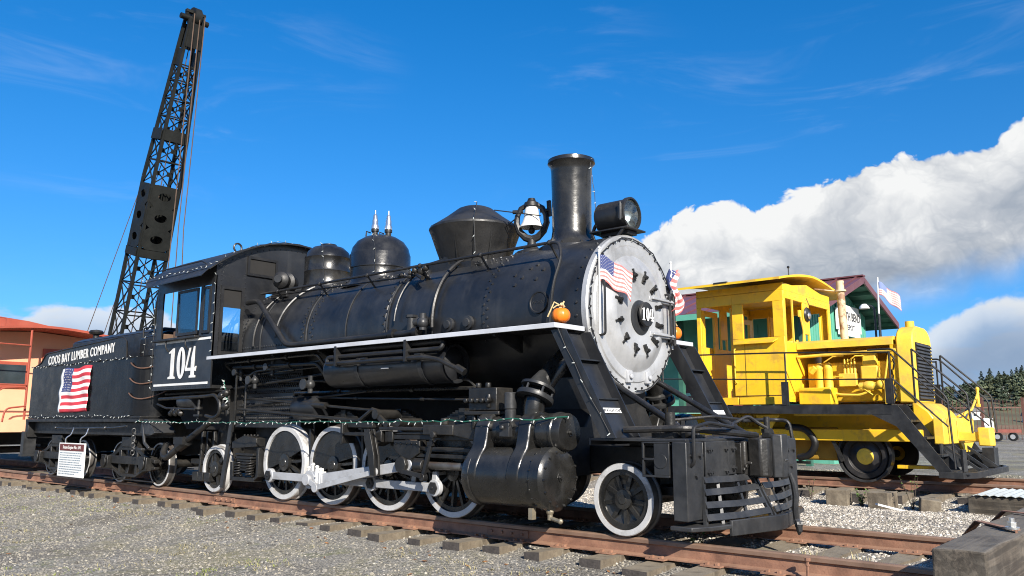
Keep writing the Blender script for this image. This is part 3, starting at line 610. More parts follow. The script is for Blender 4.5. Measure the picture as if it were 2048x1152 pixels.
# number plate on the door
b = MB(); b.lathe([(.001, .0), (.145, .0), (.145, .022), (.135, .03), (.001, .03)], (.185, .035, ZC-.02), (1, 0, 0), 36); npl = lb(b, 'number_plate', MATTE, parent=front)
GL = {'1': ([[(.05, 0), (.50, 0), (.50, .07), (.40, .09), (.40, 1.0), (.30, 1.0), (.05, .86), (.05, .80), (.18, .82), (.18, .09), (.05, .07)]], .55),
      '4': ([[(.0, .22), (.36, .22), (.36, .09), (.26, .07), (.26, 0), (.68, 0), (.68, .07), (.58, .09), (.58, .22), (.72, .22), (.72, .33), (.58, .33), (.58, 1.0), (.47, 1.0), (.0, .32)]], .75)}
def digits_104(name, parent, o, ux, uy, h, wx, material, th=.006):
    """slab-serif 104 built from polygons; the zero has a slit and the four an open corner"""
    o = Vector(o); ux = Vector(ux).normalized(); uy = Vector(uy).normalized(); un = ux.cross(uy); b = MB()
    def P(a, c, d): return o+ux*(a*h*wx)+uy*((c-.5)*h)+un*d
    def poly(pts):
        n = len(pts); b.add([P(a, c, 0) for a, c in pts]+[P(a, c, th) for a, c in pts], [tuple(range(2*n-1, n-1, -1))]+[(i, i+n, (i+1) % n+n, (i+1) % n) for i in range(n)])
    cx = -1.02
    poly([(a+cx, c) for a, c in [(.05, 0), (.55, 0), (.55, .06), (.44, .09), (.44, 1.0), (.33, 1.0), (.04, .88), (.04, .83), (.20, .85), (.20, .09), (.05, .06)]])
    # zero: ring of quads
    n = 28; zc = cx+.98; ox, oy, ix, iy = .31, .52, .075, .40
    for i in range(n):
        t0, t1 = 2*PI*i/n, 2*PI*(i+1)/n
        q = [(zc+ox*math.cos(t0), .5+oy*math.sin(t0)), (zc+ox*math.cos(t1), .5+oy*math.sin(t1)), (zc+ix*math.cos(t1), .5+iy*math.sin(t1)), (zc+ix*math.cos(t0), .5+iy*math.sin(t0))]
        b.add([P(a, c, th) for a, c in q], [(0, 1, 2, 3)])
    fx = cx+1.30
    for pts in ([(.0, .22), (.40, .22), (.40, .32), (.10, .32), (.34, .96), (.22, .96), (.0, .30)], [(.40, .09), (.30, .06), (.30, 0), (.74, 0), (.74, .06), (.62, .09), (.62, .22), (.74, .20), (.80, .36), (.72, .36), (.66, .32), (.62, .32), (.62, 1.0), (.54, 1.0), (.40, .62)]):
        poly([(a+fx, c) for a, c in pts])
    return b.build(name, material, parent, smooth=0)
digits_104('number_104', npl, (.217, .035, ZC-.02), (0, 1, 0), (0, 0, 1), .145, .84, WHITE, .004)

# smokestack, headlight, bell, domes
b = MB(); b.lathe([(.0, 4.16), (.20, 4.20), (.225, 4.36), (.262, 4.375), (.295, 4.36), (.30, 4.315), (.265, 4.28), (.255, 4.2), (.248, 3.9), (.245, 3.45), (.26, 3.36), (.31, 3.29), (.42, 3.22), (.44, 3.15)], (-.82, 0, 0), (0, 0, 1), 48)
stack = lb(b, 'smokestack', GLOSS)
b = MB()
for i in range(10): t = 2*PI*i/10; b.dot((-.82+.37*math.cos(t), .37*math.sin(t), 3.255), (.4*math.cos(t), .4*math.sin(t), .8), .02)
o = b.build('stack_bolts', GLOSS, stack); o['kind'] = 'stuff'
HL = (-.01, 0, 3.53)
b = MB(); b.lathe([(.001, -.36), (.17, -.36), (.185, -.34), (.185, .02), (.20, .03), (.20, .075), (.178, .08), (.175, .04), (.16, .0), (.09, -.12), (.001, -.15)], HL, (1, 0, 0), 36)
hl = lb(b, 'headlight', MATTE)
b = MB(); b.lathe([(.172, .055), (.10, .085), (.001, .095)], HL, (1, 0, 0), 32); lb(b, 'lens', GLASS, parent=hl)
b = MB(); b.lathe([(.172, .05), (.155, .0), (.10, -.085), (.04, -.12), (.001, -.125)], HL, (1, 0, 0), 32); lb(b, 'reflector', CHROME, parent=hl)
b = MB(); b.box(.0, .05, -.215, -.185, 3.44, 3.62); b.cyl((.03, -.21, 3.42), (.03, -.21, 3.64), .016, n=8); lb(b, 'lamp_hinge', GREYM, parent=hl, bevel=.004)
b = MB(); b.box(-.42, .12, -.20, .20, 3.325, 3.345); b.box(-.32, .06, -.10, .10, 3.28, 3.325); b.box(-.25, -.05, -.08, .08, 3.345, 3.36); b.beam((-.4, -.17, 3.33), (-.35, -.17, 3.2), .03, .03); b.beam((.05, -.17, 3.33), (-.05, -.17, 3.23), .03, .03)
lb(b, 'headlight_bracket', MATTE, bevel=.005)
b = MB(); b.tube(fillet([(-.36, 0, 3.50), (-.46, 0, 3.48), (-.50, -.02, 3.35), (-.48, -.05, 3.22)], .08), .022, 8); lb(b, 'lamp_conduit', MATTE)
BX = -1.47
b = MB(); b.lathe([(.001, 3.90), (.05, 3.90), (.075, 3.88), (.09, 3.83), (.10, 3.74), (.125, 3.66), (.155, 3.615), (.16, 3.60), (.14, 3.60), (.11, 3.66), (.001, 3.80)], (BX, 0, 0), (0, 0, 1), 28)
bell = lb(b, 'bell', BELLM)
b = MB(); b.lathe([(.001, 4.0), (.045, 3.99), (.06, 3.95), (.095, 3.93), (.10, 3.88), (.001, 3.88)], (BX, 0, 0), (0, 0, 1), 16)
for s in (-1, 1):
    b.tube([(BX+s*.06, s*.03, 3.90), (BX+s*.125, s*.07, 3.86), (BX+s*.165, s*.09, 3.76), (BX+s*.175, s*.095, 3.66), (BX+s*.14, s*.075, 3.55), (BX+s*.07, s*.04, 3.47), (BX, 0, 3.44)], [.036, .034, .036, .042, .045, .05, .055], 8)
    b.cyl((BX+s*.10, s*.055, 3.82), (BX+s*.22, s*.12, 3.82), .026, n=10)
b.lathe([(.05, 3.46), (.06, 3.36), (.12, 3.30), (.20, 3.27), (.22, 3.22)], (BX, 0, 0), (0, 0, 1), 20)
b.beam((BX+.2, .11, 3.95), (BX+.21, .115, 3.74), .035, .05); b.tube([(BX-.2, -.11, 3.72), (BX-.55, -.05, 3.60), (BX-.75, 0, 3.5)], .008, 6)
b.cyl((BX, 0, 3.58), (BX, 0, 3.70), .02, n=8); b.sph((BX, 0, 3.56), .045, 10, 6)
lb(b, 'bell_yoke', MATTE)
b = MB(); b.lathe([(.001, 4.045), (.18, 4.035), (.24, 4.01), (.40, 3.885), (.635, 3.725), (.64, 3.70), (.62, 3.66), (.52, 3.38), (.465, 3.24), (.45, 3.16), (.52, 3.05)], (-2.48, 0, 0), (0, 0, 1), 26)
sand = b.build('sand_box', MATTE, L, smooth=22)
b = MB()
for t in (R(205), R(285), R(335)): b.beam((-2.48+.60*math.cos(t), .60*math.sin(t), 3.66), (-2.48+.475*math.cos(t), .475*math.sin(t), 3.2), .012, .02)
b.lathe([(.628, 3.735), (.636, 3.72), (.628, 3.70)], (-2.48, 0, 0), (0, 0, 1), 26)
b.prism([(-3.10, 3.10), (-2.98, 3.24), (-2.62, 3.27), (-2.56, 3.38), (-2.50, 3.10)], 'xz', -.47, -.44); b.box(-2.88, -2.08, -.50, .50, 3.0, 3.17)
lb(b, 'sand_box_saddle', MATTE, parent=sand)
b = MB(); b.lathe([(.001, 3.945), (.12, 3.94), (.25, 3.90), (.36, 3.83), (.43, 3.73), (.455, 3.63), (.462, 3.62), (.462, 3.44), (.468, 3.43), (.468, 3.40), (.458, 3.39), (.46, 3.25), (.50, 3.17), (.60, 3.08)], (-4.48, 0, 0), (0, 0, 1), 48)
dome = lb(b, 'steam_dome', GLOSS)
for dx, dy, h in ((-.11, -.03, .0), (.10, .06, -.03)):
    b = MB(); b.lathe([(.045, 3.90), (.045, 4.02+h), (.06, 4.02+h), (.06, 4.06+h), (.05, 4.07+h)], (-4.48+dx, dy, 0), (0, 0, 1), 14); b.tube([(-4.48+dx-.05, dy-.05, 4.0+h), (-4.48+dx-.12, dy-.07, 4.03+h), (-4.48+dx-.13, dy-.07, 3.95+h)], .012, 6); sv = lb(b, 'safety_valve', MATTE, parent=dome)
    b = MB(); b.lathe([(.058, 4.06+h), (.058, 4.11+h), (.045, 4.13+h), (.045, 4.2+h), (.036, 4.22+h), (.03, 4.28+h), (.012, 4.30+h), (.01, 4.36+h), (.001, 4.36+h)], (-4.48+dx, dy, 0), (0, 0, 1), 14); lb(b, 'valve_cap', CHROME, parent=dome)
b = MB(); b.lathe([(.001, 3.985), (.13, 3.985), (.135, 3.965), (.145, 3.955), (.25, 3.925), (.335, 3.85), (.375, 3.76), (.38, 3.74), (.375, 3.73), (.375, 3.52), (.382, 3.51), (.375, 3.49), (.378, 3.32), (.42, 3.2), (.5, 3.1)], (-5.80, 0, 0), (0, 0, 1), 44); lb(b, 'rear_dome', GLOSS)
# generator beside the cab front and its piping
b = MB(); gx, gy, gzz = -6.2, -.52, 3.34
b.lathe([(.001, -.22), (.12, -.21), (.15, -.16), (.15, -.04), (.165, -.03), (.165, .03), (.15, .04), (.11, .06), (.11, .16), (.135, .17), (.135, .22), (.09, .26), (.05, .27), (.001, .28)], (gx, gy, gzz), (.55, -.83, 0), 24); gen = lb(b, 'turbo_generator', MATTE)
b = MB(); b.box(gx-.2, gx+.2, gy-.12, gy+.15, gzz-.27, gzz-.17); b.box(gx-.05, gx+.05, gy-.05, gy+.05, gzz-.2, gzz-.1); lb(b, 'generator_base', MATTE, parent=gen, bevel=.01)
b = MB(); b.cyl((gx+.33*.55, gy-.33*.83, gzz), (gx+.29*.55, gy-.29*.83, gzz), .06, n=14); lb(b, 'generator_cap', GREYM, parent=gen)

# running boards, front steps, braces
for s, nm in ((-1, 'running_board'), (1, 'running_board')):
    b = MB(); b.box(-6.86, .0, min(s*1.43, s*.86), max(s*1.43, s*.86), 2.075, 2.108); rb = lb(b, nm, MATTE)
    b = MB(); b.box(-6.87, .02, min(s*1.43, s*1.452), max(s*1.43, s*1.452), 2.062, 2.114); b.box(.0, .02, min(s*.93, s*1.4295), max(s*.93, s*1.4295), 2.062, 2.114); lb(b, 'edge_strip', BOARDG, parent=rb, bevel=.004)
    for x in (-6.3, -5.2, -4.1, -3.0, -1.9, -.9):
        b = MB(); b.prism([(s*.88, 2.07), (s*1.36, 2.07), (s*1.36, 2.045), (s*.88, 1.88)], 'yz', x-.015, x+.015); lb(b, 'board_bracket', MATTE, parent=rb)
for s in (-1, 1):
    y0, y1 = s*1.36, s*.93; pr = [(-.10, 2.05), (.09, 2.05), (.68, .955), (.51, .955)]
    root_s = None
    for yy in (y0, y1):
        b = MB(); b.prism(pr, 'xz', yy-.008, yy+.008); o = lb(b, 'step_stringer', BLACK); root_s = root_s or o
    ya, yb = min(y0, y1)+.008, max(y0, y1)-.008
    xs_ = lambda z: -.05+(2.05-z)*.555
    for k, (za, zb, bend) in enumerate(((2.05, 1.74, .0), (1.74, 1.34, .035), (1.34, .955, .07))):
        b = MB(); b.add([(xs_(za)+bend, ya, za), (xs_(za)+bend, yb, za), (xs_(zb)+bend-.02, yb, zb), (xs_(zb)+bend-.02, ya, zb), (xs_(za)+bend-.012, ya, za), (xs_(za)+bend-.012, yb, za), (xs_(zb)+bend-.032, yb, zb), (xs_(zb)+bend-.032, ya, zb)], [(0, 1, 2, 3), (7, 6, 5, 4), (0, 3, 7, 4), (1, 2, 6, 5), (2, 3, 7, 6), (0, 1, 5, 4)]); lb(b, 'step_riser', BLACK, parent=root_s)
        if k: b = MB(); b.box(xs_(za)-.04, xs_(za)+.10, ya, yb, za-.010, za+.004); lb(b, 'step_tread', BLACK, parent=root_s)
    b = MB(); zz = 1.20; xx = xs_(zz)+.055; b.beam((xx+.012, ya+.05, zz+.02), (xx+.012, yb-.05, zz+.02), .006, .055, up=(-.45, 0, .9)); nt = lb(b, 'step_notice', SIGNW, parent=root_s)
    if s < 0: put_text('notice_text', 'WATCH STEP', .05, INK, root_s, (xx+.018, (ya+yb)/2, zz+.022), (0, 1, 0), (-.45, 0, .9), extr=.001)
    b = MB(); b.tube(fillet([(-.02, s*.52, 1.60), (.05, s*.55, 1.56), (1.08, s*.62, .97)], .05), .035, 10); lb(b, 'smokebox_brace', GLOSS)
    b = MB(); b.box(.96, 1.18, s*.62-.09, s*.62+.09, .945, .985)
    for q in (-.06, .06): b.dot((1.12, s*.62+q, .985), (0, 0, 1), .02)
    lb(b, 'brace_foot', GRIMY)

# smokebox saddle and frame
b = MB(); b.prism([(-.75, .55), (.75, .55), (.75, 1.0), (.55, 1.25), (.55, 1.62), (-.55, 1.62), (-.55, 1.25), (-.75, 1.0)], 'yz', -1.05, -.15); lb(b, 'smokebox_saddle', MATTE, bevel=.02)
for s in (-1, 1):
    b = MB(); b.box(-7.9, 1.15, min(s*.56, s*.66), max(s*.56, s*.66), .58, .86); b.box(-5.9, -1.3, min(s*.56, s*.66), max(s*.56, s*.66), .34, .46)
    for x in (-5.255, -4.113, -2.971, -1.829): b.box(x-.2, x-.12, min(s*.55, s*.67), max(s*.55, s*.67), .30, .6); b.box(x+.12, x+.2, min(s*.55, s*.67), max(s*.55, s*.67), .30, .6)
    lb(b, 'main_frame', GRIMY, bevel=.01)
b = MB(); b.box(-6.7, -5.1, -.62, .62, .62, 1.03); b.prism([(-6.6, .62), (-5.2, .62), (-5.4, .30), (-6.4, .30)], 'xz', -.55, .55); lb(b, 'ash_pan', MATTE)
b = MB(); b.box(-5.1, -1.0, -.12, .12, .62, 1.47); b.box(-5.1, -3.0, .5, .55, .86, 1.5); lb(b, 'frame_spine', DARKIN)

# ---- wheels
def wheel_meshes(r, w, nsp, hub, tyre, cw=None, tread_white=False, spoke=.035, solid=False):
    """wheel centre mesh + tyre mesh, axis Y, outer face at -w/2, flange on +Y side"""
    c = MB(); rin = r-tyre; h = w/2
    c.ring((0, 0, 0), (0, -1, 0), rin-.055, rin-.002, -h*.8, h*.62, 44); c.lathe([(.001, h*1.12), (hub*.45, h*1.12), (hub*.5, h*1.0), (hub, h*.95), (hub, -h*.7)], (0, 0, 0), (0, -1, 0), 22)
    if solid: c.lathe([(hub, h*.2), ((hub+rin)/2, h*.0), (rin-.05, h*.3)], (0, 0, 0), (0, -1, 0), 30)
    for i in range(nsp):
        t = 2*PI*(i+.5)/nsp; d = Vector((math.cos(t), 0, math.sin(t)))
        c.beam(d*hub*.8, d*(rin-.04), spoke, w*.42, up=(0, 1, 0))
    if cw:
        a0, a1, ri = cw; n = 16; pts = [((rin-.01)*math.cos(R(a0+(a1-a0)*i/n)), (rin-.01)*math.sin(R(a0+(a1-a0)*i/n))) for i in range(n+1)]
        am = R((a0+a1)/2); pts += [(ri*math.cos(R(a1)-.15), ri*math.sin(R(a1)-.15)), (ri*.92*math.cos(am), ri*.92*math.sin(am)), (ri*math.cos(R(a0)+.15), ri*math.sin(R(a0)+.15))]
        c.prism(pts, 'xz', -h*.72, h*.5)
    t = MB(); t.lathe([(rin, h*.86), (rin, h*.98), (r-.012, h*.98), (r-.004, h*.86)], (0, 0, 0), (0, -1, 0), 56, 0)
    t.lathe([(r-.004, h*.86), (r, h*.75), (r, -h*.45), (r+.016, -h*.6), (r+.022, -h*.8), (r+.012, -h), (rin, -h), (rin, h*.86)], (0, 0, 0), (0, -1, 0), 56, 0 if tread_white else 1)
    return c.mesh('wheel', GLOSS), t.mesh('tyre', [TYREW, STEELT if not tread_white else TYREW], smooth=30)
WY = -.98
DX = [-1.829, -2.971, -4.113, -5.255]; RD = .5265
wc, wt = wheel_meshes(RD, .145, 14, .105, .07, (15, 165, .16)); wcB, wtB = wheel_meshes(RD, .145, 12, .12, .07, (-5, 185, .10)); wcW, wtW = wheel_meshes(RD, .145, 12, .12, .075, (5, 175, .12), True)
def put_wheel(cm_, tm_, name, x, z, rot=0.0, far=True, y=WY):
    for s in ((1, -1) if far else (1,)):
        rz = 0 if s == 1 else PI
        o = inst(cm_, name, L, (x+3.2, s*y, z), (0, -rot if s == 1 else rot, rz)); inst(tm_, 'tyre', o, (0, 0, 0))
    b = MB(); b.cyl((x, y, z), (x, -y, z), .085, n=14); lb(b, 'axle', GRIMY)
for i, x in enumerate(DX): put_wheel(*[(wc, wt), (wc, wt), (wcB, wtB), (wcW, wtW)][i], 'driving_wheel', x, RD, R(20))
lc, lt = wheel_meshes(.354, .14, 9, .095, .062, None, False, .04, True); put_wheel(lc, lt, 'leading_wheel', .53, .354, .2)
tc_, tt_ = wheel_meshes(.365, .14, 6, .12, .06, None, True, .07); put_wheel(tc_, tt_, 'trailing_wheel', -7.16, .365, .3)

# ---- rods and valve gear (camera side; the far side mirrors the rods)
CR = (-.19, -.185)
pins = [(x+CR[0], RD+CR[1]) for x in DX]
def rod(b, p0, p1, y, w0, w1, th):
    d = Vector((p1[0]-p0[0], p1[1]-p0[1])); n = Vector((-d.y, d.x)).normalized()
    b.prism([(p0[0]+n.x*w0/2, p0[1]+n.y*w0/2), (p1[0]+n.x*w1/2, p1[1]+n.y*w1/2), (p1[0]-n.x*w1/2, p1[1]-n.y*w1/2), (p0[0]-n.x*w0/2, p0[1]-n.y*w0/2)], 'xz', y-th/2, y+th/2)
def eye(b, p, y, r, th, n=20): b.cyl((p[0], y-th/2, p[1]), (p[0], y+th/2, p[1]), r, n=n)
for s in (1, -1):
    Yr = -1.135*s; side = []
    for i in range(3):
        b = MB(); p0, p1 = pins[i], pins[i+1]; rod(b, p0, p1, Yr, .105, .105, .05); eye(b, p0, Yr, .10, .065); eye(b, p1, Yr, .10, .066)
        b.prism([(p0[0]-.05, p0[1]+.06), (p0[0]+.05, p0[1]+.06), (p0[0]+.03, p0[1]+.19), (p0[0]-.03, p0[1]+.19)], 'xz', Yr-.025, Yr+.025) if i == 0 else None
        side.append(lb(b, 'side_rod', GREYP if i else GREYP, bevel=.008))
    for i, p in enumerate(pins):
        b = MB(); b.cyl((p[0], Yr+s*.16, p[1]), (p[0], Yr-s*.06, p[1]), .058, n=14); b.cyl((p[0], Yr-s*.04, p[1]), (p[0], Yr-s*.055, p[1]), .075, n=6); b.dot((p[0], Yr-s*.06, p[1]), (0, -s, 0), .02); lb(b, 'crank_pin', MATTE, parent=side[min(i, 2)])
    # main rod to the third driver from the front
    Ym = -1.235*s; wp = (-2.38, .59); mpn = pins[2]; b = MB(); rod(b, (mpn[0]+.15, mpn[1]), wp, Ym, .15, .115, .055); eye(b, wp, Ym, .085, .07)
    b.cyl((mpn[0], Ym-.05, mpn[1]), (mpn[0], Ym+.05, mpn[1]), .125, n=12); b.prism([(mpn[0]-.02, mpn[1]+.115), (mpn[0]+.20, mpn[1]+.10), (mpn[0]+.27, mpn[1]+.075), (mpn[0]+.27, mpn[1]-.065), (mpn[0]+.20, mpn[1]-.09), (mpn[0]-.02, mpn[1]-.115)], 'xz', Ym-.046, Ym+.046); mr = lb(b, 'main_rod', GREYP, bevel=.01)
    b = MB()
    for dx, h in ((-.06, .07), (.03, .12), (.12, .09), (.20, .06)): b.cyl((mpn[0]+dx, Ym-s*.01, mpn[1]+.08), (mpn[0]+dx, Ym-s*.01, mpn[1]+.10+h), .018, n=10); b.cyl((mpn[0]+dx, Ym-s*.01, mpn[1]+.08+h*.85), (mpn[0]+dx, Ym-s*.01, mpn[1]+.10+h*.9), .030, n=6)
    b.box(mpn[0]+.135, mpn[0]+.185, min(Ym-.054, Ym+.054), max(Ym-.054, Ym+.054), mpn[1]-.12, mpn[1]+.15); b.box(mpn[0]+.215, mpn[0]+.245, min(Ym-.052, Ym+.052), max(Ym-.052, Ym+.052), mpn[1]-.10, mpn[1]+.11)
    for q in (-.05, .05): b.cyl((mpn[0]+.16, Ym-s*.05, mpn[1]+q), (mpn[0]+.16, Ym-s*.07, mpn[1]+q), .022, n=6)
    lb(b, 'rod_strap', WHITE, bevel=.006, parent=mr)
    b = MB(); b.cyl((mpn[0], Yr, mpn[1]), (mpn[0], Ym-s*.09, mpn[1]), .06, n=14); b.beam((mpn[0], Ym-s*.085, mpn[1]), (mpn[0]+.26, Ym-s*.085, mpn[1]-.09), .075, .03, up=(0, 1, 0)); b.cyl((mpn[0], Ym-s*.07, mpn[1]), (mpn[0], Ym-s*.11, mpn[1]), .078, n=12); lb(b, 'return_crank', GREYP, parent=mr, bevel=.006)
    # eccentric rod up to the link
    b = MB(); rod(b, (mpn[0]+.26, mpn[1]-.09), (-2.86, .50), Ym-s*.13, .07, .06, .03); eye(b, (mpn[0]+.26, mpn[1]-.09), Ym-s*.13, .06, .045); eye(b, (-2.86, .50), Ym-s*.13, .05, .045); lb(b, 'eccentric_rod', GREYP, bevel=.005)
    lk = [(-3.02, 1.02), (-2.92, 1.02), (-2.82, .70), (-2.80, .46), (-2.88, .46), (-2.93, .68), (-3.02, .9)]
    b = MB(); b.prism(lk, 'xz', Ym-s*.13+.02, Ym-s*.13+.05); b.prism(lk, 'xz', Ym-s*.13-.05, Ym-s*.13-.02); b.beam((-2.96, Ym-s*.13, 1.0), (-2.9, Ym-s*.13, .66), .03, .05); lb(b, 'expansion_link', GRIMY, bevel=.004)
    # link bracket and reverse shaft bits
    b = MB(); b.box(-3.62, -3.1, min(s*-1.12, s*-1.30), max(s*-1.12, s*-1.30), .93, .975); b.box(-3.62, -3.57, min(s*-1.10, s*-1.32), max(s*-1.10, s*-1.32), .83, 1.10); b.box(-3.55, -3.05, min(s*-1.1, s*-1.26), max(s*-1.1, s*-1.26), 1.03, 1.09); b.prism([(-3.1, .92), (-2.85, 1.0), (-2.85, .86), (-3.0, .80)], 'xz', min(s*-1.08, s*-1.28), max(s*-1.08, s*-1.28)); b.box(-3.6, -1.2, min(s*-.96, s*-1.04), max(s*-.96, s*-1.04), 1.0, 1.10); lb(b, 'link_bracket', GRIMY, bevel=.01)
    b = MB(); b.tube([(-3.35, s*-1.22, 1.12), (-3.1, s*-1.22, 1.26), (-2.95, s*-1.18, 1.22)], .03, 8); b.cyl((-2.98, s*-1.28, 1.2), (-2.98, s*-.9, 1.2), .06, n=12); b.cyl((-2.55, s*-1.28, 1.10), (-2.55, s*-.9, 1.10), .05, n=12); b.beam((-2.98, s*-1.25, 1.2), (-2.75, s*-1.25, 1.05), .04, .06); b.tube([(-3.3, s*-1.2, 1.12), (-6.3, s*-1.2, 1.30)], .022, 7); b.tube([(-3.0, s*-1.12, 1.24), (-6.2, s*-1.1, 1.46)], .018, 7); b.cyl((-4.2, s*-1.12, 1.325), (-4.75, s*-1.12, 1.36), .045, n=12); lb(b, 'reverse_shaft', GRIMY)
    # guides and crosshead
    b = MB(); b.box(-2.76, -1.08, min(s*-1.14, s*-1.24), max(s*-1.14, s*-1.24), .895, .955); b.box(-2.55, -1.08, min(s*-1.15, s*-1.23), max(s*-1.15, s*-1.23), .76, .815); b.box(-2.45, -1.08, min(s*-1.13, s*-1.25), max(s*-1.13, s*-1.25), .69, .735); b.box(-2.80, -2.66, min(s*-1.0, s*-1.26), max(s*-1.0, s*-1.26), .86, .99); gd = lb(b, 'crosshead_guide', GRIMY, bevel=.008)
    b = MB(); b.prism([(-2.66, .955), (-2.05, .955), (-1.98, .99), (-2.5, .99)], 'xz', min(s*-1.13, s*-1.25), max(s*-1.13, s*-1.25)); b.prism([(-2.62, .885), (-2.16, .885), (-2.16, .74), (-2.24, .70), (-2.30, .66), (-2.42, .66), (-2.56, .74), (-2.62, .80)], 'xz', min(s*-1.248, s*-1.276), max(s*-1.248, s*-1.276)); b.cyl((-2.42, s*-1.1, .60), (-2.42, s*-1.33, .60), .075, n=18); b.cyl((-2.42, s*-1.30, .60), (-2.42, s*-1.345, .60), .10, n=8); b.box(-2.36, -2.05, min(s*-1.12, s*-1.26), max(s*-1.12, s*-1.26), .52, .68)
    for i in range(5): b.dot((-2.57+i*.09, s*-1.278, .85), (0, -s, 0), .02)
    b.cyl((-2.2, s*-1.29, .60), (-2.05, s*-1.29, .60), .07, n=12); lb(b, 'crosshead', GRIMY, bevel=.008)
    b = MB(); b.cyl((-2.1, s*-1.2, .60), (-1.0, s*-1.2, .60), .045, n=12); lb(b, 'piston_rod', STEELT)
    # combination lever and union link
    b = MB(); b.beam((-1.86, s*-1.33, .98), (-2.03, s*-1.33, .47), .05, .035, up=(0, 1, 0)); b.cyl((-1.86, s*-1.36, .96), (-1.86, s*-1.2, .96), .04, n=10); b.cyl((-2.03, s*-1.36, .47), (-2.03, s*-1.29, .47), .045, n=10); b.box(-1.95, -1.86, min(s*-1.31, s*-1.35), max(s*-1.31, s*-1.35), .83, .88); lb(b, 'combination_lever', MATTE, bevel=.005)
    b = MB(); rod(b, (-2.36, .53), (-2.03, .49), s*-1.365, .05, .05, .03); lb(b, 'union_link', MATTE)
    b = MB(); b.box(-2.05, -1.55, min(s*-1.2, s*-1.33), max(s*-1.2, s*-1.33), .955, 1.075); b.prism([(-1.56, 1.07), (-1.1, 1.12), (-1.1, .88), (-1.56, .95)], 'xz', min(s*-1.19, s*-1.32), max(s*-1.19, s*-1.32)); b.cyl((-1.75, s*-1.26, 1.07), (-1.75, s*-1.26, 1.15), .05, n=8); b.box(-2.9, -2.0, min(s*-1.24, s*-1.28), max(s*-1.24, s*-1.28), 1.0, 1.045); lb(b, 'valve_rod_guide', GRIMY, bevel=.012)

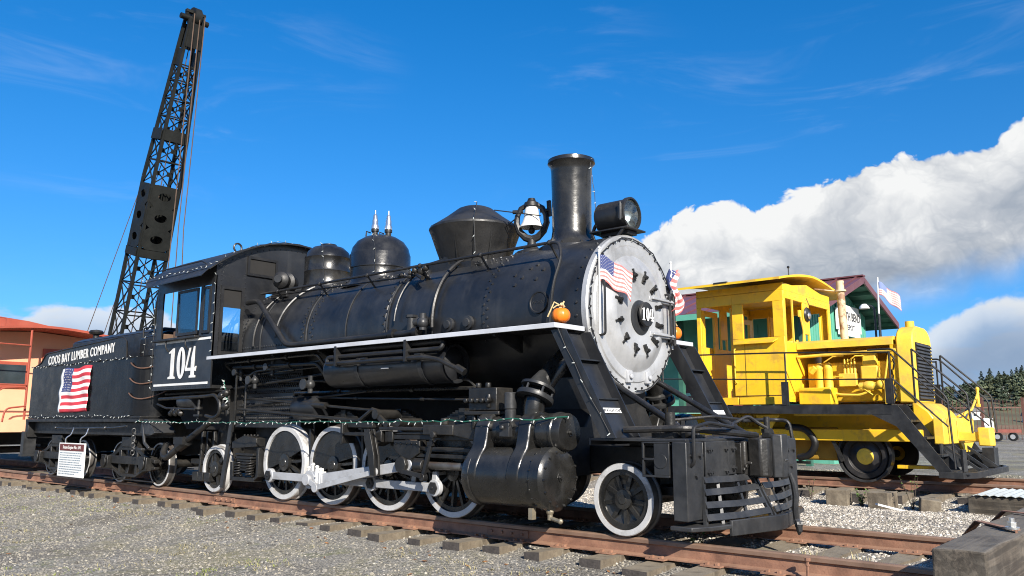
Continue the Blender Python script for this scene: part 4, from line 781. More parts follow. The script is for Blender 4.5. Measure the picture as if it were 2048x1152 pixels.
# ---- cylinders
for s in (1, -1):
    cy = -1.37*s
    b = MB(); b.lathe([(.001, -1.10), (.25, -1.10), (.30, -1.08), (.315, -1.06), (.315, -.98), (.30, -.97), (.30, -.16), (.315, -.15), (.318, -.03), (.30, -.01), (.285, .0), (.27, .012), (.001, .03)], (0, cy, .545), (1, 0, 0), 44); cyl_ = lb(b, 'cylinder', GLOSS)
    b = MB(); b.cyl((.0, cy-.02*s, .56), (.055, cy-.02*s, .56), .024, n=8); b.cyl((.02, cy-.02*s, .56), (.04, cy-.02*s, .56), .045, n=6); lb(b, 'cylinder_head_nut', GLOSS, parent=cyl_)
    b = MB()
    for i in range(14): t = 2*PI*i/14; b.dot((.012, cy+.27*math.cos(t), .545+.27*math.sin(t)), (1, 0, 0), .016, .018)
    for i in range(20): t = 2*PI*i/20; b.dot((-.15, cy+.313*math.cos(t), .545+.313*math.sin(t)), (0, math.cos(t), math.sin(t)), .012, .012)
    o = b.build('head_bolts', GLOSS, cyl_); o['kind'] = 'stuff'
    vy = -1.27*s
    b = MB(); b.lathe([(.001, -1.08), (.16, -1.08), (.19, -1.06), (.19, -.9), (.175, -.89), (.175, -.25), (.19, -.24), (.195, -.08), (.205, -.07), (.205, -.045), (.195, -.035), (.193, .04), (.18, .06), (.001, .075)], (0, vy, 1.005), (1, 0, 0), 36); vc = lb(b, 'valve_chest', GLOSS)
    b = MB(); b.cyl((.05, vy-.01*s, 1.0), (.105, vy-.01*s, 1.0), .022, n=8); b.cyl((.07, vy-.01*s, 1.0), (.085, vy-.01*s, 1.0), .04, n=6); lb(b, 'valve_head_nut', GLOSS, parent=vc)
    # passages between valve chest and cylinder
    for x0, x1 in ((-1.07, -.87), (-.46, -.29)):
        pg = [(-1.10, 1.19), (-1.30, 1.225), (-1.42, 1.17), (-1.485, 1.06), (-1.505, .94), (-1.53, .85), (-1.60, .77), (-1.65, .68), (-1.685, .56), (-1.65, .46), (-1.2, .5), (-1.0, 1.0)]
        b = MB(); b.prism([(s*a, z) for a, z in pg], 'yz', x0, x1); lb(b, 'steam_passage', GLOSS, parent=cyl_, bevel=.022)
    b = MB(); b.box(-.95, -.1, min(s*-.7, s*-1.3), max(s*-.7, s*-1.3), .55, 1.05); lb(b, 'cylinder_casting', MATTE, parent=cyl_)
    b = MB(); b.box(-.70, -.56, min(s*-1.30, s*-1.50), max(s*-1.30, s*-1.50), .95, 1.12); b.cyl((-.64, s*-1.38, 1.1), (-.64, s*-1.38, 1.24), .06, n=14); b.cyl((-.64, s*-1.38, 1.24), (-.64, s*-1.38, 1.42), .065, n=16); b.dot((-.64, s*-1.52, 1.05), (0, -s, 0), .03); lb(b, 'relief_valve', GREYM, parent=vc, bevel=.01)
    # outside steam pipe
    b = MB(); b.tube(fillet([(-.42, s*-1.27, 1.10), (-.40, s*-1.27, 1.34), (-.36, s*-1.05, 1.62), (-.34, s*-.75, 1.85)], .12), .115, 18); spp = lb(b, 'steam_pipe', GLOSS)
    b = MB(); o_ = Vector((-.395, s*-1.27, 1.36)); ax = Vector((.08, s*.45, 1)).normalized(); b.lathe([(.11, -.02), (.20, -.02), (.205, .0), (.20, .03), (.12, .03)], o_, ax, 26); b.lathe([(.11, .10), (.19, .10), (.19, .13), (.12, .16), (.05, .30), (.03, .31), (.001, .31)], o_, ax, 26)
    for i in range(6): t = PI/3*i; u_, w_ = perp(ax); q = o_+(u_*math.cos(t)+w_*math.sin(t))*.165; b.cyl(q, q+ax*.12, .014, n=6)
    lb(b, 'pipe_flange', GREYM, parent=spp)
    b = MB(); b.box(-.25, -.20, min(s*-1.5, s*-1.56), max(s*-1.5, s*-1.56), .15, .26); b.cyl((-.06, s*-1.45, .25), (-.06, s*-1.45, .15), .028, n=10); b.cyl((-.06, s*-1.45, .17), (.08, s*-1.48, .15), .02, n=8); b.sph((-.06, s*-1.45, .23), .04, 8, 6); b.sph((.09, s*-1.48, .15), .028, 8, 6); lb(b, 'cylinder_cock', mat('dull_brass', (.30, .26, .19), .45, metal=.6, var=.3), parent=cyl_)
    # mechanical lubricator
    b = MB(); lx, ly, lz = -1.02, s*-1.22, 1.28
    b.box(lx-.26, lx+.16, min(ly-.14*1, ly+.14), max(ly-.14, ly+.14), lz-.05, lz+.20)
    for q in range(5): b.cyl((lx-.24+q*.08, ly-s*.15, lz+.06), (lx-.24+q*.08, ly-s*.22, lz+.06), .03, n=8)
    b.box(lx-.32, lx+.2, min(ly-.15, ly+.15), max(ly-.15, ly+.15), lz-.10, lz-.055); b.tube([(lx-.2, ly-s*.1, lz-.08), (lx-.2, ly-s*.1, lz-.25)], .03, 7); b.cyl((lx+.05, ly-s*.14, lz-.02), (lx+.05, ly-s*.14, lz+.13), .03, n=8); b.cyl((lx-.05, ly-s*.04, lz+.2), (lx-.05, ly-s*.04, lz+.26), .035, n=8); b.cyl((lx-.2, ly-s*.04, lz+.2), (lx-.2, ly-s*.04, lz+.26), .035, n=8); lb(b, 'lubricator', GRIMY, bevel=.012)

# ---- air tank, piping
for s in (1, -1):
    ty, tz, trr = s*-1.12, 1.785, .225
    b = MB(); b.lathe([(.001, -4.10), (.15, -4.08), (trr, -4.0), (trr, -1.78), (trr+.006, -1.77), (trr+.006, -1.71), (trr-.02, -1.71), (trr-.03, -1.78), (.1, -1.725), (.001, -1.715)], (0, ty, tz), (1, 0, 0), 36); tk = lb(b, 'air_tank', BLACK)
    for x in (-3.30, -2.10):
        b = MB(); b.ring((x, ty, tz), (1, 0, 0), trr, trr+.012, -.035, .035, 36); b.beam((x, ty, tz+trr), (x, ty+s*.05, 2.07), .05, .02); lb(b, 'tank_strap', BLACK, parent=tk)
    b = MB(); b.box(-2.78, -2.64, min(ty-s*.244, ty-s*.25), max(ty-s*.244, ty-s*.25), tz-.03, tz-.015); lb(b, 'tank_tag', GREYP, parent=tk)
b = MB(); yq = -1.40
b.tube(fillet([(-3.75, yq+.05, 2.035), (-1.83, yq+.05, 2.035), (-1.68, yq+.05, 2.035), (-1.68, yq, 1.945), (-1.83, yq, 1.945), (-3.70, yq, 1.945), (-3.82, yq, 1.945), (-3.82, yq-.02, 1.86), (-3.70, yq-.02, 1.86), (-1.95, yq-.02, 1.86), (-1.72, yq, 1.82), (-1.45, yq+.05, 1.70)], .06), .030, 9)
lb(b, 'cooling_pipe', MATTE)
b = MB()
for x in (-3.6, -2.25): b.box(x-.02, x+.02, yq-.06, yq+.03, 1.82, 2.08)
for x in (-2.05, -3.05): b.box(x-.05, x+.05, yq-.04, yq+.02, 1.89, 1.905)
b.tube([(-1.47, yq+.04, 1.72), (-1.36, yq+.06, 1.66)], .045, 8); lb(b, 'pipe_clamp', MATTE)
b = MB(); b.tube(fillet([(-6.55, -.98, 2.98), (-6.2, -1.0, 2.98), (-5.35, -1.04, 2.24), (-5.1, -1.04, 2.22), (-2.7, -1.04, 2.22), (-2.45, -1.04, 2.24)], .1), .042, 10)
for x in (-2.95, -2.5): b.cyl((x-.04, -1.04, 2.225), (x+.04, -1.04, 2.225), .07, n=10)
lb(b, 'injector_pipe', MATTE)
b = MB(); b.cyl((-2.62, -1.02, 2.22), (-2.62, -1.02, 2.42), .055, n=12); b.cyl((-2.62, -1.0, 2.35), (-2.42, -.95, 2.38), .06, n=12); b.cyl((-2.38, -1.05, 2.24), (-2.38, -1.05, 2.45), .045, n=10); b.sph((-2.38, -1.05, 2.33), .075, 10, 7); b.cyl((-2.62, -1.02, 2.42), (-2.62, -1.02, 2.45), .08, n=6); lb(b, 'check_valve', GREYM)
for x, a0, a1, dx, r_, mm in ((-3.02, 4, 75, .12, .014, GREYM), (-2.30, -4, 64, .0, .026, MATTE), (-5.75, 2, 62, .25, .020, GREYM), (-6.35, -4, 60, .18, .020, MATTE)):
    pts = circ_pts(x, a0, a1, .965, 16); pts = [(p[0]+dx*(i/16)**2, p[1], p[2]) for i, p in enumerate(pts)]
    b = MB(); b.tube(pts, r_, 7); lb(b, 'boiler_pipe', mm)
for x in (-2.05, -1.72):
    b = MB(); n = bn(-3); b.lathe([(.001, .05), (.05, .05), (.055, .03), (.085, .025), (.085, -.02)], Vector((x, 0, ZC))+n*.917, n, 18); lb(b, 'washout_cap', GREYM)
# handrail along the boiler
b = MB(); b.tube(fillet([(-6.45, -.80, 3.135), (-.60, -.80, 3.135), (-.40, -.82, 3.12), (-.28, -.93, 2.92), (-.34, -1.02, 2.60), (-.38, -1.03, 2.15)], .16, 8), .019, 9); hr = lb(b, 'handrail', MATTE)
b = MB(); b.tube([(-6.45, .80, 3.135), (-.5, .80, 3.135)], .019, 8); lb(b, 'handrail', MATTE)
hb_ = MB(); hb_.cyl((0, 0, 0), (0, .16, -.17), .014, n=7); hb_.sph((0, 0, 0), .034, 9, 6); hb_.cyl((0, .145, -.155), (0, .17, -.18), .034, n=9); hme = hb_.mesh('handrail_bracket', MATTE)
for x in (-.55, -1.63, -2.72, -3.8, -4.9, -6.0): inst(hme, 'handrail_bracket', hr, (x+3.2, -.80, 3.135))
b = MB(); b.cyl((-6.3, -.72, 3.10), (-2.7, -.72, 3.03), .012, n=7)
for i in range(16): b.sph((-2.9+random.uniform(-.35, .3), -.72+random.uniform(-.08, .08), 3.06+random.uniform(-.05, .06)), random.uniform(.025, .05), 7, 5)
b.tube([(-2.85, -.75, 3.05), (-2.6, -.86, 2.95)], .03, 8); lb(b, 'sander_valve', GRIMY)

# ---- front deck, buffer beam, pilot, coupler
b = MB(); b.box(.30, 1.36, -1.25, 1.25, .925, .95); b.box(.28, .30, -1.25, 1.25, .88, .95); lb(b, 'front_deck', GREYM, bevel=.004)
b = MB(); b.box(1.20, 1.36, -.93, 1.25, .56, .922); bb = lb(b, 'buffer_beam', GREYM, bevel=.012)
b = MB(); b.box(1.363, 1.385, -.93, -.46, .575, .925); b.box(1.363, 1.378, -.45, -.30, .60, .925); b.box(1.363, 1.385, .46, .93, .575, .925)
lb(b, 'beam_plate', GREYM, bevel=.006, parent=bb)
b = MB()
for yy, zz in ((-.88, .85), (-.84, .85), (-.88, .64), (-.84, .64), (-.52, .85), (-.52, .64), (-.36, .85), (-.36, .66), (.6, .85), (.6, .64), (.86, .85)):
    b.cyl((1.38, yy, zz), (1.405, yy, zz), .028, n=6); b.cyl((1.39, yy, zz), (1.42, yy, zz), .014, n=6)
o = b.build('beam_bolts', GREYM, bb); o['kind'] = 'stuff'
for s in (-1, 1):
    b = MB(); b.box(1.22, 1.37, min(s*1.27, s*.95), max(s*1.27, s*.95), .22, .925); po = lb(b, 'pilot_post', GREYM, bevel=.01)
    b = MB()
    for zz, yy in ((.80, 1.18), (.80, 1.02), (.62, 1.10)): b.cyl((1.37, s*yy, zz), (1.395, s*yy, zz), .026, n=6)
    lb(b, 'post_bolt', GREYM, parent=po)
    b = MB(); b.box(.90, 1.19, min(s*1.24, s*1.27), max(s*1.24, s*1.27), .60, .62); b.box(.90, 1.19, min(s*1.24, s*1.27), max(s*1.24, s*1.27), .91, .922); b.box(.90, .92, min(s*1.24, s*1.27), max(s*1.24, s*1.27), .62, .91); b.box(.90, 1.03, min(s*1.24, s*1.27), max(s*1.24, s*1.27), .755, .775); b.box(1.03, 1.19, min(s*1.20, s*1.268), max(s*1.20, s*1.268), .62, .91); b.cyl((1.1, s*1.268, .75), (1.1, s*1.275, .75), .07, n=16); lb(b, 'side_bracket', GREYM, bevel=.008)
# pilot: straps on a raked frame, point forward
nose_t, nose_b = (1.42, .62), (1.80, .16)
pilot = MB()
for s in (-1, 1):
    pilot.beam((1.36, s*.96, .60), (1.40, s*1.0, .17), .04, .03); pilot.beam((1.40, s*.04, .60), (1.62, s*.04, .17), .035, .03); pilot.beam((1.37, s*.70, .60), (1.46, s*.78, .17), .03, .02); pilot.beam((1.39, s*.35, .60), (1.54, s*.40, .17), .03, .02)
pil = lb(pilot, 'pilot', GREYM)
for s in (-1, 1):
    for k in range(4):
        z = .575-k*.112; t = (.60-z)/.43; xa = 1.36+t*.04; xb = 1.40+t*.22; ya = .96+.04*t
        b = MB(); p0 = Vector((xa+.02, s*(ya+.01), z)); p1 = Vector((xb+.025, s*.05, z+(.012 if k % 2 else -.006))); pm = (p0+p1)/2+Vector((.012, 0, -.008))
        for a_, c_ in ((p0, pm), (pm, p1)): b.beam(a_, c_, .012, .062, up=(-.45, 0, .9))
        lb(b, 'strap', GREYM, parent=pil)
b = MB(); b.prism([(1.18, -1.27), (1.40, -1.27), (1.50, -1.08), (1.70, -.12), (1.71, 0), (1.70, .12), (1.50, 1.08), (1.40, 1.27), (1.18, 1.27)], 'xy', .135, .175); lb(b, 'pilot_toe_plate', GREYM, parent=pil, bevel=.008)
b = MB(); b.prism([(1.56, -.80), (1.71, -.12), (1.72, 0), (1.71, .12), (1.56, .80), (1.53, .80), (1.66, .1), (1.66, -.1), (1.53, -.80)], 'xy', .07, .21); lb(b, 'pilot_toe', GREYM, parent=pil, bevel=.006)
# coupler with knuckle
b = MB(); b.box(1.3, 1.470, -.11, .11, .66, .84); b.box(1.36, 1.44, -.2, .2, .58, .92); b.prism([(1.450, -.17), (1.590, -.19), (1.650, -.12), (1.650, -.03), (1.530, .02), (1.530, .14), (1.470, .18), (1.410, .1)], 'xy', .57, .95); cp = lb(b, 'coupler', GRIMY, bevel=.02)
b = MB(); b.prism([(1.510, .03), (1.650, -.02), (1.730, .02), (1.750, .12), (1.690, .19), (1.550, .19)], 'xy', .56, .985); b.box(1.730, 1.752, .05, .11, .72, .745); lb(b, 'knuckle', GREYM, parent=cp, bevel=.022)
b = MB()
for k in range(7): b.cyl((1.44+random.uniform(0, .08), -.22+k*.03, .64+.03*(k % 3)), (1.350+random.uniform(0, .08), -.22+k*.03, .64+.03*(k % 3)), .025, n=6)
b.box(1.42, 1.350, -.26, -.16, .6, .9); b.cyl((1.350, -.2, .86), (1.350, -.2, .62), .03, n=8); lb(b, 'coupler_pocket', GRIMY, bevel=.006)
b = MB(); b.cyl((1.580, .02, .95), (1.580, .02, 1.16), .03, n=10); b.cyl((1.580, .02, 1.0), (1.580, .02, 1.04), .06, n=8); b.box(1.550, 1.630, -.04, .08, .955, 1.0); b.sph((1.590, .05, 1.0), .05, 8, 6); lb(b, 'coupler_pin', GRIMY, parent=cp)
b = MB(); b.tube(fillet([(1.30, -1.18, .70), (1.41, -1.20, .72), (1.41, -1.20, 1.06), (1.42, -.9, 1.10), (1.48, -.55, 1.06), (1.370, -.3, 1.09), (1.450, -.12, 1.17), (1.510, -.05, 1.10), (1.580, .0, 1.05)], .05), .018, 8); lb(b, 'uncoupling_lever', MATTE)
b = MB(); b.tube(fillet([(.60, -1.10, 1.03), (1.20, -.95, 1.05), (1.44, -.4, 1.0), (1.470, .0, .97)], .1), .034, 9); b.tube(fillet([(1.42, -.2, 1.12), (1.550, .3, 1.13), (1.690, .32, 1.12), (1.710, .33, .95)], .06), .018, 8); b.tube(fillet([(.9, -.9, .99), (.95, -.85, 1.12), (1.25, -.5, 1.16), (1.350, .2, 1.12)], .06), .016, 7); b.cyl((.98, -.86, .95), (.98, -.86, 1.2), .05, n=10); b.cyl((1.08, -.80, .95), (1.08, -.80, 1.12), .025, n=8); b.box(.82, 1.05, -.95, -.75, .955, 1.0); lb(b, 'brake_piping', GRIMY)
b = MB(); b.tube([(1.750, .12, .60), (1.780, .13, .50), (1.800, .12, .38), (1.795, .1, .25), (1.800, .1, .14)], [.022, .03, .032, .03, .026], 9); hs_ = lb(b, 'air_hose', MATTE)
b = MB(); b.tube([(1.800, .1, .15), (1.830, .08, .12), (1.835, .08, .06), (1.820, .1, .02)], [.032, .038, .03, .012], 8); b.cyl((1.810, .06, .12), (1.850, .10, .12), .035, n=8); lb(b, 'hose_coupling', GREYM, parent=hs_)
# leading truck frame
b = MB(); b.box(.1, .95, -.8, .8, .40, .48); b.box(.35, .7, -.62, .62, .48, .9); lb(b, 'leading_truck', GRIMY)

# ---- cab
CX0, CX1, CY = -8.62, -6.72, 1.45; ZF, ZE = 1.62, 3.575
cab = MB(); cab.box(CX0, CX1, -CY+.03, CY-.03, ZF, ZF+.05); cabo = lb(cab, 'cab_floor', MATTE)
W = [(-8.42, -7.16), (-7.08, -6.84)]     # window openings on the side
for s in (1, -1):
    y0, y1 = sorted((-CY*s, (-CY+.025)*s)); b = MB()
    b.box(CX0, CX1, y0, y1, ZF, 2.47); b.box(CX0, CX1, y0, y1, 3.26, ZE); b.box(CX0, -8.42, y0, y1, 2.47, 3.26); b.box(-7.16, -7.08, y0, y1, 2.47, 3.26); b.box(-6.84, CX1, y0, y1, 2.47, 3.26)
    sd = lb(b, 'cab_side', BLACK)
    ys = -CY*s-.012*s
    for (xa, xb, ya) in ((-7.86, -7.18, ys-.02*s), (-7.08, -6.84, ys)):
        b = MB(); z0_, z1_ = 2.49, 3.24; t = .045
        b.box(xa, xb, min(ya, ya+.02*s), max(ya, ya+.02*s), z0_, z0_+t); b.box(xa, xb, min(ya, ya+.02*s), max(ya, ya+.02*s), z1_-t, z1_); b.box(xa, xa+t, min(ya, ya+.02*s), max(ya, ya+.02*s), z0_+t, z1_-t); b.box(xb-t, xb, min(ya, ya+.02*s), max(ya, ya+.02*s), z0_+t, z1_-t)
        wf = lb(b, 'cab_window', MATTE, parent=sd); b = MB(); b.box(xa+t, xb-t, min(ya+.008*s, ya+.012*s), max(ya+.008*s, ya+.012*s), z0_+t, z1_-t); lb(b, 'pane', GLASS, parent=sd)
    b = MB(); b.box(-8.52, -7.1, min(ys-.09*s, ys), max(ys-.09*s, ys), 2.425, 2.462); lb(b, 'arm_rest', MATTE, parent=sd, bevel=.006)
    b = MB()
    for x in (-8.1, -7.45): b.tube(fillet([(x, ys, 2.25), (x, ys-.05*s, 2.32), (x, ys-.05*s, 2.43)], .03), .012, 6)
    lb(b, 'rest_bracket', MATTE, parent=sd)
    b = MB()
    for zz, xa, xb in ((2.405, -8.55, -6.78), (1.705, -8.55, -6.80)): b.box(xa, xb, min(ys+.004*s, ys+.013*s), max(ys+.004*s, ys+.013*s), zz-.018, zz+.018)
    lb(b, 'white_line', WHITE, parent=sd)
digits_104('number_104', bpy.data.objects['cab_side'], (-7.64, -CY-.001, 2.05), (1, 0, 0), (0, 0, 1), .50, .90, WHITE, .006)
# cab front wall with side doors; openings
for s in (1, -1):
    b = MB(); xf = CX1
    b.box(xf-.02, xf, *sorted((-CY*s, -1.34*s)), 2.12, 3.399); b.box(xf-.02, xf, *sorted((-.98*s, -.55*s)), 2.12, 3.399); b.box(xf-.02, xf, *sorted((-1.34*s, -.98*s)), 3.22, 3.399); b.box(xf-.02, xf, *sorted((-1.34*s, -.98*s)), 2.12, 2.2)
    b.box(xf-.02, xf, *sorted((-.55*s, 0)), 3.2, 3.399)
    fw = lb(b, 'cab_front', BLACK)
    b = MB(); b.box(xf, xf+.02, *sorted((-1.36*s, -1.31*s)), 2.14, 3.24); b.box(xf, xf+.02, *sorted((-1.0*s, -.95*s)), 2.14, 3.24); b.box(xf, xf+.02, *sorted((-1.31*s, -1.0*s)), 3.19, 3.24); b.box(xf, xf+.02, *sorted((-1.31*s, -1.0*s)), 2.14, 2.2); lb(b, 'front_door_frame', MATTE, parent=fw)
    b = MB(); b.box(xf-.012, xf-.008, *sorted((-1.31*s, -1.0*s)), 2.2, 3.19); lb(b, 'pane', GLASS, parent=fw)
    b = MB(); b.box(xf-.01, xf-.006, *sorted((-1.34*s, -.98*s)), 2.9, 3.2); lb(b, 'blind', DARKIN, parent=fw)
def roof_z(y): t = abs(y)/1.62; return 4.10-.62*t**2.1
yy_ = [-1.62+3.24*i/28 for i in range(29)]
b = MB(); xf = CX1
b.prism([(-CY, 3.40), (-CY, ZE)]+[(y, roof_z(y)-.03) for y in yy_ if abs(y) < CY-.02]+[(CY, ZE), (CY, 3.40)], 'yz', xf-.022, xf-.002); o = lb(b, 'cab_front_arch', BLACK)
b = MB(); b.box(xf+.0, xf+.03, -.92, -.36, 3.46, 3.50); b.box(xf, xf+.03, -.92, -.36, 3.74, 3.78); b.box(xf, xf+.03, -.92, -.88, 3.50, 3.74); b.box(xf, xf+.03, -.40, -.36, 3.50, 3.74); wf = lb(b, 'front_window_frame', MATTE, parent=o); b = MB(); b.box(xf+.004, xf+.008, -.88, -.40, 3.50, 3.74); lb(b, 'pane', DARKIN, parent=o)
b = MB()
for yv in (-1.40, -.97): 
    for i in range(18): b.dot((xf+.001, yv+.04, 2.2+i*.075), (1, 0, 0), .012)
for i in range(26): y = -1.4+i*.11; b.dot((xf+.001, y, roof_z(y)-.10), (1, 0, 0), .012)
for i in range(24): b.dot((CX0+.05+i*.078, -CY-.001, ZF+.03), (0, -1, 0), .010)
ob_ = b.build('cab_rivets', BLACK, L); ob_['kind'] = 'stuff'
b = MB(); xr0, xr1 = -8.82, -6.60
vs = [(x, y, roof_z(y)+dz) for dz in (0, -.025) for x in (xr0, xr1) for y in yy_]; n = len(yy_)
fs = []
for k in (0, 2*n):
    for i in range(n-1): fs.append((k+i, k+i+1, k+n+i+1, k+n+i))
for i in range(n-1): fs += [(i, i+1, 2*n+i+1, 2*n+i), (n+i, n+i+1, 3*n+i+1, 3*n+i)]
fs += [(0, n, 3*n, 2*n), (n-1, 2*n-1, 4*n-1, 3*n-1)]
b.add(vs, fs); roof = lb(b, 'cab_roof', MATTE)
for s in (1, -1):
    b = MB(); b.add([(-8.78, s*-1.60, 3.485), (-6.66, s*-1.60, 3.485), (-6.60, s*-1.76, 3.345), (-8.45, s*-1.76, 3.335), (-8.78, s*-1.60, 3.473), (-6.66, s*-1.60, 3.473), (-6.60, s*-1.76, 3.330), (-8.45, s*-1.76, 3.320)], [(0, 1, 2, 3), (7, 6, 5, 4), (0, 3, 7, 4), (1, 2, 6, 5), (2, 3, 7, 6), (0, 1, 5, 4)]); lb(b, 'awning', MATTE, parent=roof)
    b = MB(); b.tube(fillet([(-8.85, s*-1.45, 3.60), (-8.85, s*-1.45, 3.68), (-7.2, s*-1.45, 3.68), (-7.0, s*-1.45, 3.60)], .04), .012, 6); lb(b, 'roof_rail', MATTE, parent=roof)
b = MB(); b.tube([(-6.9+.0, -1.0+.07*math.cos(t), 3.93+.07*math.sin(t)) for t in [R(a) for a in range(-60, 241, 25)]], .016, 6); lb(b, 'lifting_eye', MATTE, parent=roof)
b = MB(); b.box(CX0, CX0+.03, -CY+.03, -.75, ZF, 2.6); b.box(CX0, CX0+.03, .75, CY-.03, ZF, 2.6); b.box(-8.3, -7.9, -1.3, -.8, 1.67, 2.15); b.box(-8.3, -8.2, -1.3, -.8, 2.15, 2.62); lb(b, 'cab_seat', mat('brown_leather', (.12, .075, .05), .6), bevel=.03)
b = MB(); b.cyl((-6.85, 0, ZC-.1), (-7.15, 0, ZC-.1), .75, .70, 30); b.cyl((-7.15, -.3, 2.9), (-7.2, -.3, 2.9), .12, n=16); b.cyl((-7.15, .1, 2.95), (-7.2, .1, 2.95), .1, n=16); b.tube([(-7.15, -.2, 2.4), (-7.5, -.25, 2.6)], .02, 6); lb(b, 'backhead', GRIMY)
# under-cab piping, valves and drawbar gear
b = MB()
b.tube(fillet([(-8.5, -1.36, 1.48), (-7.0, -1.36, 1.50), (-6.7, -1.36, 1.52), (-6.55, -1.36, 1.40), (-6.55, -1.36, 1.22), (-6.7, -1.36, 1.16), (-6.95, -1.36, 1.2)], .08), .028, 8)
b.tube(fillet([(-8.4, -1.3, 1.56), (-6.6, -1.3, 1.58), (-6.4, -1.3, 1.45), (-6.4, -1.3, 1.28)], .06), .022, 7)
b.tube(fillet([(-8.6, -1.34, 1.40), (-8.3, -1.34, 1.33), (-7.3, -1.34, 1.30)], .06), .018, 7)
for x, z in ((-6.42, 1.34), (-6.55, 1.50), (-6.42, 1.54)): b.sph((x, -1.34, z), .06, 9, 6); b.cyl((x, -1.30, z-.12), (x, -1.30, z+.05), .028, n=8)
b.cyl((-7.2, -1.35, 1.15), (-7.2, -1.35, 1.45), .022, n=8); b.cyl((-7.2, -1.35, 1.30), (-7.2, -1.35, 1.34), .07, n=10); b.box(-7.29, -7.11, -1.39, -1.33, 1.19, 1.22)
for k in range(7): b.sph((-8.15+k*.055, -1.32, 1.24+.03*(k % 3)), .05, 7, 5)
b.tube([(-6.35, -1.22, 1.9), (-6.35, -1.22, 1.2), (-6.42, -1.2, .95)], .018, 7); b.tube(fillet([(-6.1, -1.2, 1.2), (-6.1, -1.2, 1.75), (-5.9, -1.2, 1.85), (-4.0, -1.2, 1.95)], .12), .018, 7); b.tube([(-6.6, -1.1, 1.62), (-3.9, -1.12, 1.78)], .02, 7); b.tube([(-6.6, -1.05, 1.32), (-3.4, -1.08, 1.50)], .016, 7)
lb(b, 'cab_piping', GRIMY)
b = MB(); b.lathe([(.001, -7.95), (.10, -7.93), (.13, -7.88), (.13, -7.50), (.10, -7.45), (.001, -7.44)], (0, -1.25, 1.43), (1, 0, 0), 22); lb(b, 'small_reservoir', BLACK)
b = MB(); b.prism([(-8.55, ZF-.01), (-6.6, ZF-.01), (-6.6, 1.2), (-6.9, .98), (-8.3, .98), (-8.55, 1.2)], 'xz', -.95, .95); lb(b, 'cab_underframe', DARKIN)
b = MB(); b.beam((-6.62, -1.1, 1.1), (-6.78, -1.12, .10), .09, .03, up=(0, 1, 0)); lb(b, 'hanger_bar', GREYM)
b = MB(); b.tube(fillet([(-7.15, -1.15, 1.12), (-7.75, -1.2, .82), (-7.95, -1.22, .72), (-8.35, -1.25, .50), (-8.55, -1.22, .56), (-8.68, -1.1, .72)], .12), .052, 10); b.tube([(-7.78, -1.2, .80), (-8.0, -1.22, .70)], .09, 9); b.box(-8.05, -7.75, -1.30, -1.12, .74, .86); lb(b, 'feed_water_hose', MATTE)
# trailing truck springs and equaliser
b = MB()
for k in range(6):
    zz = .62-k*.045; b.box(-6.45+k*.03, -5.95-k*.03, -1.12, -1.0, zz-.02, zz+.014)
for x in (-6.36, -6.05):
    pts = [(x+.055*math.cos(t), -1.1+.055*math.sin(t), .30+t*.0062) for t in [i*.5 for i in range(70)]]
    b.tube(pts, .014, 6)
b.prism([(-6.52, .70), (-5.85, .74), (-5.85, .86), (-6.2, .90), (-6.52, .80)], 'xz', -1.14, -.98); b.box(-6.52, -5.9, -1.12, -.98, .22, .28); b.prism([(-6.56, .22), (-6.48, .28), (-6.5, .5), (-6.58, .5)], 'xz', -1.12, -1.0); b.prism([(-5.93, .22), (-5.80, .30), (-5.80, .72), (-5.86, .72), (-5.86, .33)], 'xz', -1.12, -1.0)
for k in range(5): b.dot((-6.3+k*.09, -1.06, .905), (0, 0, 1), .022)
b.box(-6.4, -6.0, -1.13, -1.0, .55, .58); lb(b, 'trailing_spring', GRIMY, bevel=.006)
b = MB(); b.box(-7.7, -5.9, -.85, .85, .48, .60); b.box(-7.35, -6.95, -.9, .9, .6, .98); lb(b, 'trailing_truck', GRIMY)
b = MB()
for x in (-7.55, -7.72, -7.35): b.beam((x, -.95, .95), (x+.05, -1.0, .25), .06, .05); b.box(x-.06, x+.1, -1.08, -.95, .16, .30)
b.box(-8.0, -7.5, -1.0, -.9, .42, .5); lb(b, 'brake_hanger', GRIMY, bevel=.006)
for i, x in enumerate((-2.4, -3.54, -4.68)):
    b = MB(); b.beam((x, -1.0, 1.0), (x+.06, -1.0, .30), .05, .04); b.prism([(x+.0, .30), (x+.16, .26), (x+.12, .62), (x+.06, .62)], 'xz', -1.04, -.93); lb(b, 'brake_shoe', GRIMY)

